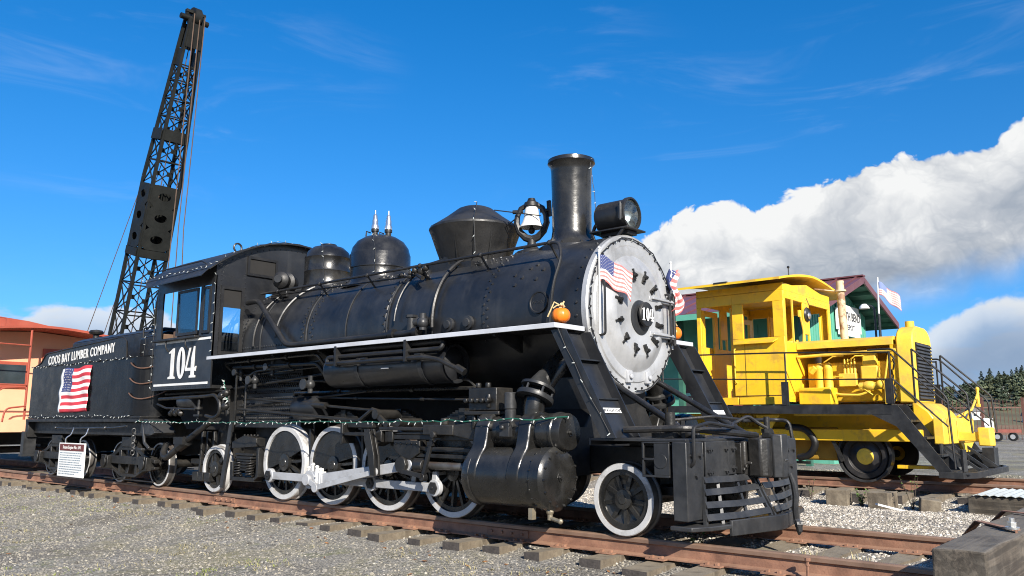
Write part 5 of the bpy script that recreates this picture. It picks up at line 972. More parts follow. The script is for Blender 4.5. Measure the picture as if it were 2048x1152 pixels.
# leaf springs over the drivers, equalisers and extra piping below the running board
for s in (1, -1):
    for x in DX:
        b = MB()
        for k in range(7): b.box(x-.40+k*.045, x+.40-k*.045, min(s*-.78, s*-.88), max(s*-.78, s*-.88), 1.10+k*.021, 1.118+k*.021)
        b.box(x-.05, x+.05, min(s*-.76, s*-.90), max(s*-.76, s*-.90), 1.05, 1.27)
        for dx in (-.40, .40): b.beam((x+dx, s*-.83, 1.12), (x+dx, s*-.80, .84), .03, .03)
        lb(b, 'leaf_spring', GRIMY)
for k, (z0, z1, x0, x1, y, r_) in enumerate(((2.00, 2.02, -6.6, -4.2, -1.30, .020), (1.93, 1.90, -6.5, -4.3, -1.22, .028), (1.80, 1.86, -6.45, -4.3, -1.16, .014), (1.70, 1.60, -5.6, -1.6, -1.0, .018), (1.52, 1.50, -5.2, -1.5, -.98, .024), (1.44, 1.36, -4.6, -1.4, -1.05, .014))):
    b = MB(); b.tube(fillet([(x0, y+.2, z0-.15), (x0, y, z0), (x1, y, z1), (x1+.1, y+.1, z1-.2)], .08), r_, 8)
    for q in (.3, .7): b.cyl((x0+(x1-x0)*q-.03, y, z0+(z1-z0)*q), (x0+(x1-x0)*q+.03, y, z0+(z1-z0)*q), r_*1.7, n=8)
    lb(b, 'side_pipe', GRIMY if k % 2 else GLOSS)
for x, z, r_ in ((-5.9, 1.72, .06), (-5.45, 1.90, .05), (-4.5, 1.62, .07), (-6.3, 1.85, .045)):
    b = MB(); b.sph((x, -1.18, z), r_, 10, 7); b.cyl((x, -1.18, z-.12), (x, -1.18, z+.12), r_*.5, n=8); b.cyl((x, -1.18, z), (x, -1.30, z), r_*.4, n=8); b.cyl((x, -1.29, z), (x, -1.31, z), r_*1.1, n=10); lb(b, 'globe_valve', GREYM)
b = MB(); b.lathe([(.001, -.30), (.15, -.29), (.17, -.26), (.17, .22), (.15, .26), (.001, .28)], (-4.72, -1.0, 1.30), (1, 0, 0), 24); lb(b, 'brake_cylinder', BLACK)
b = MB()
for i in range(30):
    for j in range(7):
        if random.random() < .9: b.dot((-6.66+i*.055, -.934, 1.16+j*.10), (0, -1, 0), .021, .03)
o = b.build('stay_bolt_heads', GREYM, firebox); o['kind'] = 'stuff'
# ================================================================ tender
T = thing('tender', 'black fuel tender with white lettering and a flag banner behind the locomotive cab', 'tender', (-11.7, 0, 0))
def tb_(mb, name, m, bevel=0, parent=None, **k): return mb.build(name, m, parent or T, bevel=bevel, **k)
TX0, TX1, TY = -14.05, -8.95, 1.45
# tank with rounded front corners, plan outline
def tank_outline():
    p = [(TX0, -TY), (TX1-.45, -TY)]
    for i in range(1, 7): a = R(-90+90*i/6); p.append((TX1-.45+.45*math.cos(a), -TY+.45+.45*math.sin(a)))
    q = [(x, -y) for x, y in reversed(p)]; return p+q
b = MB(); b.prism(tank_outline(), 'xy', 1.16, 2.235); tank = tb_(b, 'tank', TBLACK, smooth=30)
b = MB(); b.box(TX0-.05, TX1+.02, -TY-.03, TY+.03, 1.10, 1.158); b.box(TX0-.02, TX1, -TY-.012, TY+.012, 1.17, 1.20); tb_(b, 'tank_sill', MATTE, bevel=.006)
for s in (-1, 1):
    pts = [(-13.95, 2.23), (-13.80, 2.27), (-13.62, 2.31), (-13.52, 2.39), (-13.42, 2.47), (-13.30, 2.50), (-9.95, 2.625), (-9.80, 2.61), (-9.70, 2.54), (-9.66, 2.4), (-9.65, 2.23)]
    b = MB(); b.prism(pts, 'xz', *sorted((s*TY-.0*s, s*(TY-.02)))); co = tb_(b, 'coping_board', TBLACK)
    b = MB(); b.tube([(x, s*(TY+.004), z) for x, z in pts], .014, 6); tb_(b, 'coping_edge', MATTE, parent=co)
    if s < 0:
        a = math.atan2(.125, 3.45); put_text('company_lettering', 'COOS BAY LUMBER COMPANY', .245, WHITE, co, (-11.70, -TY-.001, 2.385), (math.cos(a), 0, math.sin(a)), (-math.sin(a), 0, math.cos(a)), extr=.004, bold=.003, xs=.82, space=1.12)
# deck tanks and fittings on top
b = MB(); b.box(-13.4, -9.7, -.95, .95, 2.2, 2.76); b.prism([(-.95, 2.76), (.95, 2.76), (.75, 2.85), (-.75, 2.85)], 'yz', -13.4, -9.7); tb_(b, 'oil_bunker', MATTE, bevel=.03)
b = MB(); b.box(-9.62, -8.99, -1.25, 1.25, 2.24, 2.60); b.prism([(-1.25, 2.60), (1.25, 2.60), (1.0, 2.72), (-1.0, 2.72)], 'yz', -9.55, -9.05); tb_(b, 'front_bulkhead', MATTE, bevel=.03)
b = MB(); b.cyl((-13.1, -.6, 2.83), (-13.1, -.6, 2.96), .06, n=12); b.lathe([(.001, 3.06), (.12, 3.04), (.15, 3.0), (.13, 2.96), (.05, 2.94)], (-13.1, -.6, 0), (0, 0, 1), 18); tb_(b, 'vent_cap', GRIMY)
b = MB(); b.tube(fillet([(-9.6, -1.2, 2.58), (-9.6, -1.2, 2.78), (-9.2, -1.2, 2.78), (-9.2, -1.2, 2.6)], .06), .014, 7); tb_(b, 'grab_rail', MATTE)
# underframe
b = MB(); b.box(TX0-.05, TX1+.1, -1.30, -1.16, .86, 1.098); b.box(TX0-.05, TX1+.1, 1.16, 1.30, .86, 1.098); b.box(TX0-.05, TX1+.1, -.35, .35, .78, 1.098); tb_(b, 'underframe', MATTE, bevel=.01)
b = MB(); b.box(TX0-.22, TX0-.06, -1.42, 1.42, .78, 1.13); tb_(b, 'end_beam', MATTE, bevel=.01)
b = MB(); b.box(TX0-.28, TX0-.12, -1.46, -1.22, .42, .90); b.box(TX0-.30, TX0-.08, -1.48, -1.18, .38, .42); tb_(b, 'end_step', GREYM)
b = MB(); b.cyl((TX0-.5, 0, .85), (TX0-.2, 0, .85), .12, n=12); b.box(TX0-.6, TX0-.45, -.14, .14, .68, 1.02); tb_(b, 'rear_coupler', GRIMY, bevel=.02)
b = MB(); b.prism([(-8.97, 1.155), (-8.75, 1.15), (-8.45, .92), (-8.55, .88), (-8.97, .90)], 'xz', -1.43, -1.05); b.tube([(-8.92, -1.42, 1.1), (-8.80, -1.42, .75), (-8.62, -1.42, .66)], .03, 6); b.box(-9.0, -8.86, -1.44, -1.2, .62, .66); tb_(b, 'side_step', GREYM, bevel=.01)
b = MB()
for k in range(7): a = 0 if k % 2 else PI/2; b.tube([(-9.2+.028*math.cos(t)*(1 if k % 2 else .4), -1.43+.028*math.cos(t)*(.4 if k % 2 else 1), .95-k*.062+.043*math.sin(t)) for t in [R(q) for q in range(0, 361, 40)]], .010, 5)
tb_(b, 'safety_chain', GREYM)
b = MB(); b.tube([(-12.55, -1.47, .985), (-11.9, -1.47, .975), (-9.9, -1.47, 1.0), (-9.4, -1.47, 1.03)], .016, 7); b.sph((-10.25, -1.47, .993), .035, 7, 5); b.sph((-12.5, -1.47, .985), .03, 7, 5); tb_(b, 'pull_rod', GREYM)
b = MB()
for z in (2.13, 1.86, 1.6): b.tube([(-9.42+.62*t, -1.47+.0+.38*t*t, z-.22*4*t*(1-t)*.55+.04*t) for t in [i/10 for i in range(11)]], .012, 6)
tb_(b, 'draped_hose', mat('brown_hose', (.11, .06, .04), .6))
# trucks
twc, twt = wheel_meshes(.375, .13, 0, .11, .035, None, False, .04, True)
def truck(cx):
    for dx in (-.75, .75):
        for s in (1, -1):
            o = inst(twc, 'truck_wheel', T, (cx+dx+11.7, s*WY, .375), (0, .3, 0 if s == 1 else PI)); inst(twt, 'tyre', o, (0, 0, 0))
        b = MB(); b.cyl((cx+dx, -1.2, .375), (cx+dx, 1.2, .375), .07, n=12); tb_(b, 'truck_axle', GRIMY)
    for s in (1, -1):
        y0, y1 = sorted((s*-1.15, s*-1.25)); b = MB()
        b.prism([(cx-1.0, .40), (cx-.62, .46), (cx-.3, .60), (cx+.3, .60), (cx+.62, .46), (cx+1.0, .40), (cx+1.0, .46), (cx+.62, .54), (cx+.3, .68), (cx-.3, .68), (cx-.62, .54), (cx-1.0, .46)], 'xz', y0, y1)
        b.prism([(cx-1.0, .30), (cx-.6, .25), (cx-.3, .14), (cx+.3, .14), (cx+.6, .25), (cx+1.0, .30), (cx+1.0, .34), (cx+.6, .30), (cx+.3, .19), (cx-.3, .19), (cx-.6, .30), (cx-1.0, .34)], 'xz', y0, y1)
        b.box(cx-.36, cx-.28, y0, y1, .19, .61); b.box(cx+.28, cx+.36, y0, y1, .19, .61); b.box(cx-.6, cx+.6, min(s*-1.12, s*-1.28), max(s*-1.12, s*-1.28), .36, .50); b.box(cx-.25, cx+.25, y0-.02, y1+.02, .66, .84); b.box(cx-.95, cx+.95, min(s*-1.2, s*-1.24), max(s*-1.2, s*-1.24), .08, .10)
        fr = tb_(b, 'truck_frame', GRIMY, bevel=.008)
        for dx in (-.75, .75):
            b = MB(); b.box(cx+dx-.13, cx+dx+.13, min(s*-1.14, s*-1.34), max(s*-1.14, s*-1.34), .27, .50); b.cyl((cx+dx, s*-1.34, .385), (cx+dx, s*-1.37, .385), .10, n=10); b.box(cx+dx-.1, cx+dx+.1, min(s*-1.34, s*-1.36), max(s*-1.34, s*-1.36), .45, .52); tb_(b, 'journal_box', GRIMY, bevel=.02, parent=fr)
    b = MB(); b.box(cx-.25, cx+.25, -1.1, 1.1, .5, .8); tb_(b, 'truck_bolster', GRIMY)
truck(-9.75); truck(-12.95)

# ---- cloth banner flag on the tender side
def flag(name, o, ux, uy, w, h, mats, label, group, wave=None, stars=True, canton=(.42, 7/13), edge=None, nx=26):
    """US-pattern cloth with real folds: ux along the fly, uy up"""
    o = Vector(o); ux = Vector(ux).normalized(); uy = Vector(uy).normalized(); un = ux.cross(uy); wave = wave or (lambda a, c: Vector((0, 0, 0)))
    def P(a, c, d=0):
        q = wave(a, c); return o+ux*(a*w+q.x)+uy*(c*h+q.y)+un*(q.z+d)
    b = MB(); ny = 26; vs = [P(i/nx, j/ny) for i in range(nx+1) for j in range(ny+1)]; fs = []; ms = []
    for i in range(nx):
        for j in range(ny):
            fs.append((i*(ny+1)+j, (i+1)*(ny+1)+j, (i+1)*(ny+1)+j+1, i*(ny+1)+j+1)); a, c = (i+.5)/nx, (j+.5)/ny; st_ = int(c*13); m = 0 if st_ % 2 == 0 else 1
            if a < canton[0] and c > 1-canton[1]: m = 2
            if edge and a < edge: m = 1
            ms.append(m)
    b.v = [tuple(v) for v in vs]; b.f = fs; b.m = ms
    if stars:
        e0 = edge or 0
        for r_ in range(9):
            for k in range(6 if r_ % 2 == 0 else 5):
                a = e0+(canton[0]-e0)*((k+(.5 if r_ % 2 == 0 else 1))/6); c = 1-canton[1]*(r_+.7)/9.4; d = .016
                pts = []
                for q in range(10):
                    rr = (d if q % 2 == 0 else d*.42); t = PI/2+q*PI/5; pts.append(P(a+rr*math.cos(t)*h/w*1.0, c+rr*math.sin(t), .003))
                n0 = len(b.v); b.v += [tuple(p) for p in pts]; b.f.append(tuple(range(n0, n0+10))); b.m.append(1)
    ob = b.build(name, mats, smooth=60); so = ob.modifiers.new('cloth', 'SOLIDIFY'); so.thickness = .002; so.offset = -1
    return tag(ob, label, 'flag', group)
FM = [FRED, FWHITE, FBLUE]
flag('cloth_flag', (-12.42, -1.475, 1.275), (1, 0, .015), (0, 0, 1), 1.34, .86, FM, 'stars and stripes banner stretched flat against the side of the tender', 'american flags', wave=lambda a, c: Vector((.03*(c-.5)*2*(a-.5)-.05*(1-c)*(1-a), .015*math.sin(a*9)*(.3+c), .012*math.sin(a*13+c*4)+.010*math.sin(c*17))), edge=.06)

# ---- information sign hanging under the tender
S = thing('information_sign', 'white printed information board with brown header hanging below the tender', 'sign', (-11.3, -1.6, .1))
b = MB(); b.box(-11.87, -10.70, -1.612, -1.59, .09, .71); sg = b.build('board', SIGNW, S, bevel=.004)
b = MB(); b.box(-11.83, -10.74, -1.616, -1.6125, .565, .69); b.build('header', SIGNR, S)
put_text('header_text', 'Steam Engine No. 104', .085, SIGNW, S, (-11.28, -1.617, .628), (1, 0, 0), (0, 0, 1), extr=.001, xs=1.05)
for i in range(10):
    ww = random.uniform(.86, 1.0) if i not in (9,) else .7
    b = MB(); z = .525-i*.0425; x = -11.80
    while x < -11.80+1.02*ww:
        l = random.uniform(.03, .10); b.box(x, min(x+l, -10.78), -1.6145, -1.6125, z-.008, z+.008); x += l+.016
    o = b.build('text_line', mat('soft_ink', (.22, .27, .31), .6), S); o['kind'] = 'stuff'
for x in (-11.62, -10.95):
    b = MB(); b.tube(fillet([(x, -1.6, .69), (x, -1.6, .80), (x+.03, -1.52, .86), (x, -1.47, .99)], .04), .012, 6); b.build('hook', CHROME, S)
# ================================================================ yellow diesel locomotive
YC = 9.45
D = thing('diesel_locomotive', 'small yellow industrial diesel locomotive with open cab and front stairs', 'locomotive', (-1.0, YC, 0))
def db(mb, name, m, bevel=0, parent=None, **k): return mb.build(name, m, parent or D, bevel=bevel, **k)
cx0, cx1, cy0, cy1, cz0, cz1 = -3.45, -1.49, 8.12, 10.80, 1.50, 3.78
b = MB(); b.box(cx0, cx1, cy0, cy1, cz0, cz0+.05); db(b, 'cab_floor', YELLOW)
for yy, s in ((cy0, 1), (cy1, -1)):
    y0, y1 = sorted((yy, yy+.05*s)); b = MB()
    b.box(-2.62, cx1, y0, y1, cz0+.05, 2.82); b.box(-2.62, cx1, y0, y1, 3.56, cz1); b.box(-2.62, -2.38, y0, y1, 2.82, 3.56); b.box(-1.72, cx1, y0, y1, 2.82, 3.56); b.box(cx0, -2.62, y0, y1, 3.56, cz1); b.box(cx0, cx0+.10, y0, y1, cz0+.05, 3.56)
    sd = db(b, 'cab_side', YELLOW, bevel=.008)
    b = MB(); b.add([(-2.50, yy+.03*s, 2.80), (-1.62, yy+.03*s, 2.80), (-1.70, yy-.11*s, 2.72), (-2.56, yy-.11*s, 2.72), (-2.50, yy+.03*s, 2.785), (-1.62, yy+.03*s, 2.785), (-1.70, yy-.11*s, 2.70), (-2.56, yy-.11*s, 2.70)], [(0, 1, 2, 3), (7, 6, 5, 4), (0, 3, 7, 4), (1, 2, 6, 5), (2, 3, 7, 6), (0, 1, 5, 4)]); db(b, 'arm_rest', YELLOW, parent=sd)
    b = MB(); b.box(-2.70, -2.665, *sorted((yy+.06*s, yy+.60*s)), cz0+.05, 3.5); b.box(-2.70, -2.665, *sorted((yy+.65*s, yy+.7*s)), cz0+.05, 3.5); db(b, 'door_jamb', YELLOW, parent=sd)
    b = MB(); dp = [(.10, 1.55), (.72, 1.55), (.72, 2.75), (.10, 2.75)]
    xx = cx0+.06; b.box(xx, xx+.04, *sorted((yy+.06*s, yy+.80*s)), 1.56, 2.55); b.box(xx, xx+.04, *sorted((yy+.06*s, yy+.2*s)), 2.55, 3.52); b.box(xx, xx+.04, *sorted((yy+.62*s, yy+.80*s)), 2.55, 3.52); b.box(xx, xx+.04, *sorted((yy+.2*s, yy+.62*s)), 3.40, 3.52); db(b, 'open_door', YELLOW, parent=sd)
# front and rear walls with window openings
for xw, nm in ((cx1, 'cab_front'), (cx0+.04, 'cab_rear')):
    b = MB(); x0, x1 = xw-.04, xw; b.box(x0, x1, cy0+.05, cy1-.05, cz0+.05, 2.72)
    b.box(x0, x1, cy0+.051, cy0+.13, 2.72, 3.62); b.box(x0, x1, cy1-.13, cy1-.051, 2.72, 3.62); b.box(x0, x1, 9.18, 9.52, 2.95, 3.62); b.box(x0, x1, cy0+.051, cy1-.051, 3.62, cz1); b.box(x0, x1, 9.18, 9.24, 2.72, 2.95); b.box(x0, x1, 9.46, 9.52, 2.72, 2.95)
    fw = db(b, nm, YELLOW, bevel=.006)
    if nm == 'cab_front':
        b = MB(); b.box(x1-.015, x1+.015, 8.56, 8.60, 2.72, 3.62); b.box(x1-.015, x1+.015, 10.1, 10.14, 2.72, 3.4); db(b, 'mullion', YELLOW2, parent=fw)
        b = MB(); b.tube([(x1+.05, 8.98, 2.74), (x1+.05, 9.02, 3.0), (x1+.05, 8.86, 3.34)], .022, 7); b.box(x1+.03, x1+.07, 8.80, 8.90, 3.28, 3.42); db(b, 'wiper', YELLOW2, parent=fw)
        b = MB(); b.lathe([(.15, 0), (.16, .02), (.14, .05), (.12, .03), (.05, .045), (.001, .05)], (x1, 9.35, 3.38), (1, 0, 0), 24); hl2 = db(b, 'cab_lamp', GREYM, parent=fw)
        b = MB(); b.lathe([(.075, .055), (.05, .08), (.001, .09)], (x1, 9.37, 3.35), (1, 0, 0), 18); db(b, 'cab_lamp_glass', CHROME, parent=fw)
        b = MB(); b.prism([(cy0+.05, cz1), (cy1-.05, cz1), (cy1-.3, 3.90), (YC, 4.04), (cy0+.3, 3.90)], 'yz', x0, x1-.005); db(b, 'front_gable', YELLOW, parent=fw)
        b = MB(); b.box(cx1-.5, cx1-.1, 8.75, 9.15, 2.6, 2.78); b.sph((cx1+.1, 9.75, 2.76), .10, 9, 6, (1, 1.3, .6)); b.box(cx1, cx1+.2, 9.0, 10.2, 2.60, 2.72); db(b, 'console', YELLOW2, bevel=.03)
        b = MB(); b.tube([(cx1-.4, 9.9, 1.6), (cx1-.45, 9.9, 2.9)], .03, 7); b.box(cx1-1.3, cx1-.9, 9.2, 9.6, 1.55, 2.2); db(b, 'controls', YELLOW2)
def rz2(y): t = (y-YC)/1.86; return 4.21-.25*abs(t)**1.6
ys2 = [YC-1.86+3.72*i/20 for i in range(21)]; n = len(ys2); b = MB(); vs = [(x, y, rz2(y)+dz) for dz in (0, -.045) for x in (-3.84, -1.32) for y in ys2]; fs = []
for k in (0, 2*n):
    for i in range(n-1): fs.append((k+i, k+i+1, k+n+i+1, k+n+i))
for i in range(n-1): fs += [(i, i+1, 2*n+i+1, 2*n+i), (n+i, n+i+1, 3*n+i+1, 3*n+i)]
fs += [(0, n, 3*n, 2*n), (n-1, 2*n-1, 4*n-1, 3*n-1)]; b.add(vs, fs); rf = db(b, 'cab_roof', YELLOW)
b = MB(); b.box(cx0+.0, cx1-.002, cy0+.01, cy1-.01, 3.785, 3.93); db(b, 'roof_frame', YELLOW, parent=rf)
b = MB(); b.cyl((-1.45, 8.4, 4.1), (-1.45, 8.4, 4.28), .012, n=6); b.sph((-1.45, 8.4, 4.28), .03, 7, 5); b.box(-2.75, -2.45, 7.58, 7.64, 3.955, 3.985); db(b, 'roof_fitting', GREYM, parent=rf)
# hood roof, radiator shell, engine
b = MB(); b.prism([(8.68, 2.58), (8.68, 2.70), (8.78, 2.75), (10.12, 2.75), (10.22, 2.70), (10.22, 2.58), (10.16, 2.58), (10.16, 2.68), (8.74, 2.68), (8.74, 2.58)], 'yz', -1.48, .40); hood = db(b, 'hood_roof', YELLOW2)
b = MB(); sh = [(8.80, 1.46), (8.80, 2.66), (8.86, 2.80), (9.0, 2.90), (9.2, 2.95), (9.70, 2.95), (9.90, 2.90), (10.04, 2.80), (10.10, 2.66), (10.10, 1.46)]
b.prism(sh, 'yz', .42, .74); rad = db(b, 'radiator_shell', YELLOW2, bevel=.03)
b = MB(); b.cyl((.56, 9.35, 2.94), (.56, 9.35, 3.07), .085, n=16); db(b, 'filler_cap', YELLOW2, parent=rad)
b = MB(); b.box(.741, .748, 8.92, 9.98, 1.50, 2.62); db(b, 'radiator_core', DARKIN, parent=rad)
sl = MB(); sl.box(0, .022, 8.93-YC, 9.97-YC, -.022, .022); slm = sl.mesh('grille_slat', GREYM)
for i in range(16): inst(slm, 'grille_slat', rad, (.75+1.0, 0, 1.55+i*.068), (0, R(-28), 0))
b = MB(); b.box(-1.40, .40, 9.0, 9.9, 1.50, 2.30); eng = db(b, 'engine_block', YELLOW, bevel=.03)
def eb(bb, nm, m=YELLOW2, bv=.01): return db(bb, nm, m, bevel=bv, parent=eng)
for x in (-1.10, -.92):
    b = MB(); b.lathe([(.085, 1.78), (.085, 2.16), (.09, 2.17), (.075, 2.25), (.03, 2.29), (.001, 2.29)], (x, 8.86, 0), (0, 0, 1), 16); eb(b, 'fuel_filter', YELLOW2, 0)
for k in range(4):
    b = MB(); b.lathe([(.03, 2.05), (.03, 2.15), (.018, 2.18), (.018, 2.32), (.008, 2.36)], (-.60+k*.065, 8.90, 0), (0, 0, 1), 10); eb(b, 'injector', YELLOW2, 0)
b = MB(); b.box(-.70, -.36, 8.80, 9.0, 1.80, 2.06); eb(b, 'injection_pump')
b = MB(); b.box(-.28, .06, 8.82, 9.0, 1.92, 2.20); b.box(-.25, .02, 8.85, 9.0, 2.2, 2.5); eb(b, 'manifold', YELLOW2, .03)
b = MB(); b.sph((-.12, 8.80, 1.80), .12, 12, 8, (1.3, .8, .8)); b.cyl((-.3, 8.80, 1.8), (.15, 8.80, 1.8), .07, n=12); b.sph((.1, 8.78, 1.82), .09, 10, 6); eb(b, 'starter_motor', YELLOW2, 0)
b = MB(); b.tube(fillet([(-.95, 8.78, 1.74), (-.7, 8.76, 1.64), (-.3, 8.76, 1.62), (-.1, 8.78, 1.70)], .08), .025, 7); b.tube([(.20, 8.72, 1.44), (.21, 8.70, 1.9), (.30, 8.72, 2.4)], .018, 7); b.tube([(-1.25, 8.80, 2.1), (-1.15, 8.78, 2.2)], .06, 8); eb(b, 'engine_piping', YELLOW2, 0)
b = MB(); b.box(-1.40, -.75, 8.45, 8.85, 1.44, 1.78); eb(b, 'battery_box', YELLOW, .02)
b = MB(); b.lathe([(.34, .0), (.36, .05), (.36, .1)], (.30, 9.45, 1.95), (1, 0, 0), 26)
for k in range(6): t = k*PI/3; b.beam((.34, 9.45, 1.95), (.34, 9.45+.33*math.cos(t), 1.95+.33*math.sin(t)), .12, .02, up=(1, .4, 0))
eb(b, 'cooling_fan', GREYM, 0)
b = MB(); b.tube([(-1.45, 8.64, 2.42), (.45, 8.66, 2.47)], .032, 8); db(b, 'hood_rail', YELLOW2)
b = MB(); b.box(.30, .42, 8.85, 10.05, 1.5, 2.6); db(b, 'fan_shroud', YELLOW)
b = MB()
for k in range(9): b.tube([(.36+.03*math.sin(k), 8.72+.01*k, 1.5+k*.10), (.36+.03*math.cos(k*2), 8.74, 1.6+k*.10)], .018, 5)
db(b, 'hanging_chain', GREYM)
# exhaust stack
b = MB(); ex, ey = -.74, 9.35; b.tube([(ex+.03, ey, 2.72), (ex+.01, ey, 3.3), (ex, ey, 4.03)], .078, 16); exh = db(b, 'exhaust_stack', PIPE)
b = MB(); b.cyl((ex, ey, 3.80), (ex, ey, 3.835), .12, n=14); b.beam((ex-.08, ey, 3.82), (ex-.5, ey-.1, 3.90), .05, .02); b.cyl((ex+.03, ey, 2.75), (ex+.03, ey, 2.79), .12, n=14); b.cyl((ex, ey-.05, 3.98), (ex, ey+.05, 3.98), .03, n=8); db(b, 'exhaust_bracket', PIPE, parent=exh)
# frame, walkways
b = MB(); b.box(-4.3, .9, 8.22, 8.42, .74, .96); b.box(-4.3, .9, 10.48, 10.68, .74, .96); b.box(-4.3, .88, 8.62, 10.28, .90, 1.28); frm = db(b, 'side_frame', YELLOW, bevel=.015)
b = MB(); b.box(-4.2, .55, 7.82, 8.9, 1.40, 1.425); b.box(-4.2, .55, 10.0, 11.08, 1.40, 1.425); db(b, 'walkway', GREYM)
for yy in (7.80, 11.10):
    b = MB(); b.prism([(-4.2, 1.44), (-4.2, 1.30), (.10, 1.235), (.55, 1.235), (.58, 1.40)], 'xz', yy-.02, yy+.02); db(b, 'walkway_edge', GREYM)
b = MB(); b.box(-1.3, .2, 7.9, 8.3, 1.22, 1.255); db(b, 'walkway_shelf', YELLOW2)
for k in range(14):
    b = MB(); b.box(-3.3+k*.085, -3.25+k*.085, 8.58, 8.62, 1.02, 1.24); db(b, 'louvre', YELLOW2, parent=frm)
b = MB(); b.prism([(-2.2, 1.24), (-1.7, 1.24), (-1.9, .95), (-1.95, .7), (-2.05, .7)], 'xz', 8.14, 8.18); db(b, 'frame_gusset', YELLOW2, parent=frm)
# handrail on the camera side
for yy in (7.80, 11.10):
    b = MB(); b.tube([(-4.2, yy, 2.53), (-1.5, yy, 2.46), (.58, yy, 2.36)], .017, 7); b.tube([(-4.2, yy, 2.03), (-1.5, yy, 1.93), (.58, yy, 1.87)], .014, 7); hrl = db(b, 'walkway_rail', MATTE)
    for x in (-4.15, -1.38, .57):
        b = MB(); b.tube([(x, yy, 1.42), (x, yy, 2.46 if x < -1 else 2.38)], .018, 7); b.box(x-.10, x+.04, yy-.015, yy+.015, 1.43, 1.88); db(b, 'rail_post', MATTE if x > -1.2 else GREYM, parent=hrl)
# stairs on both sides at the front
for yy, s in ((7.80, 1), (11.10, -1)):
    y0, y1 = yy, yy+.62*s; rs = None
    for q in (y0, y1):
        b = MB(); b.prism([(.40, 1.40), (.66, 1.40), (1.50, .20), (1.36, .16), (1.28, .20), (.62, 1.02), (.20, 1.235)], 'xz', q-.015, q+.015); o = db(b, 'stair_stringer', GREYM); rs = rs or o
    for k, (x, z) in enumerate(((.62, 1.12), (.86, .82), (1.08, .52), (1.28, .24))):
        b = MB(); b.box(x-.02, x+.24, min(y0, y1)+.015, max(y0, y1)-.015, z-.02, z+.02); db(b, 'stair_tread', GREYM, parent=rs)
    b = MB(); b.tube(fillet([(.20, yy, 2.42), (.62, yy, 2.42), (1.44, yy, 1.56), (1.48, yy, 1.48), (1.52, yy, .30)], .06), .018, 7); b.tube(fillet([(.60, yy, 1.88), (1.46, yy, 1.02)], .06), .015, 7); b.tube(fillet([(.80, y1, 2.45), (1.66, y1, 1.60), (1.70, y1, .9)], .06), .018, 7); b.tube([(.80, y1, 1.44), (.80, y1, 2.45)], .02, 7); b.tube([(.82, y1, 1.92), (1.66, y1, 1.12)], .015, 7); db(b, 'stair_rail', MATTE, parent=rs)
# nose, bumper, coupler, footboard
b = MB(); b.prism([(.70, 1.46), (.78, 1.46), (.98, 1.30), (1.1, 1.10), (1.12, .70), (.70, .70)], 'xz', 8.55, 10.35); db(b, 'nose', YELLOW, bevel=.03)
b = MB(); b.box(1.08, 1.26, 8.35, 10.75, .70, 1.17); bmp = db(b, 'bumper_beam', YELLOW2, bevel=.02)
b = MB(); b.box(1.262, 1.275, 9.3, 10.6, .78, 1.12); b.prism([(9.6, .70), (10.7, .70), (10.3, .52), (9.9, .52)], 'yz', 1.12, 1.24); b.tube(fillet([(1.24, 9.9, 1.16), (1.30, 9.9, 1.28), (1.30, 10.3, 1.28), (1.24, 10.3, 1.16)], .06), .025, 7); db(b, 'bumper_plate', YELLOW2, parent=bmp, bevel=.01)
b = MB(); b.box(1.2, 1.62, 9.34, 9.56, .74, .92); b.prism([(1.6, 9.3), (1.8, 9.3), (1.86, 9.42), (1.78, 9.6), (1.6, 9.6)], 'xy', .66, 1.0); db(b, 'coupler', YELLOW2, bevel=.02)
b = MB(); b.tube([(1.2, 9.7, 1.2), (1.32, 10.35, 1.34), (1.36, 10.8, 1.66)], .024, 7); b.tube([(1.36, 10.78, 1.42), (1.36, 10.8, 1.74)], .03, 8); b.sph((1.36, 10.8, 1.76), .04, 8, 6); b.box(1.33, 1.39, 10.72, 10.84, 1.40, 1.46); db(b, 'release_lever', YELLOW2)
b = MB(); b.box(1.15, 1.19, 8.30, 10.6, .25, .70); b.box(1.2, 1.23, 8.2, 8.3, .2, .72); db(b, 'pilot_plate', GREYM)
b = MB()
for k in range(10): x = 1.32+k*.045; b.box(x, x+.022, 7.72, 10.95-.02*k, .205, .225)
fbd = db(b, 'footboard_grating', GREYM); fbd['kind'] = 'stuff'
b = MB(); b.prism([(1.28, 7.66), (1.66, 7.66), (1.82, 8.0), (1.82, 10.6), (1.66, 11.1), (1.28, 11.1), (1.28, 11.04), (1.63, 11.04), (1.77, 10.57), (1.77, 8.03), (1.63, 7.72), (1.28, 7.72)], 'xy', .15, .25); db(b, 'footboard', GREYM)
for y, in ((8.6,), (9.2,), (10.1,)):
    b = MB(); b.beam((1.18, y, .66), (1.72, y+.05, .25), .06, .05); db(b, 'footboard_brace', GREYM)
b = MB(); b.tube([(1.55, 8.3, .24), (1.55, 8.3, .62)], .05, 8); b.box(1.45, 1.65, 10.3, 10.7, .24, .6); db(b, 'footboard_post', GREYM)
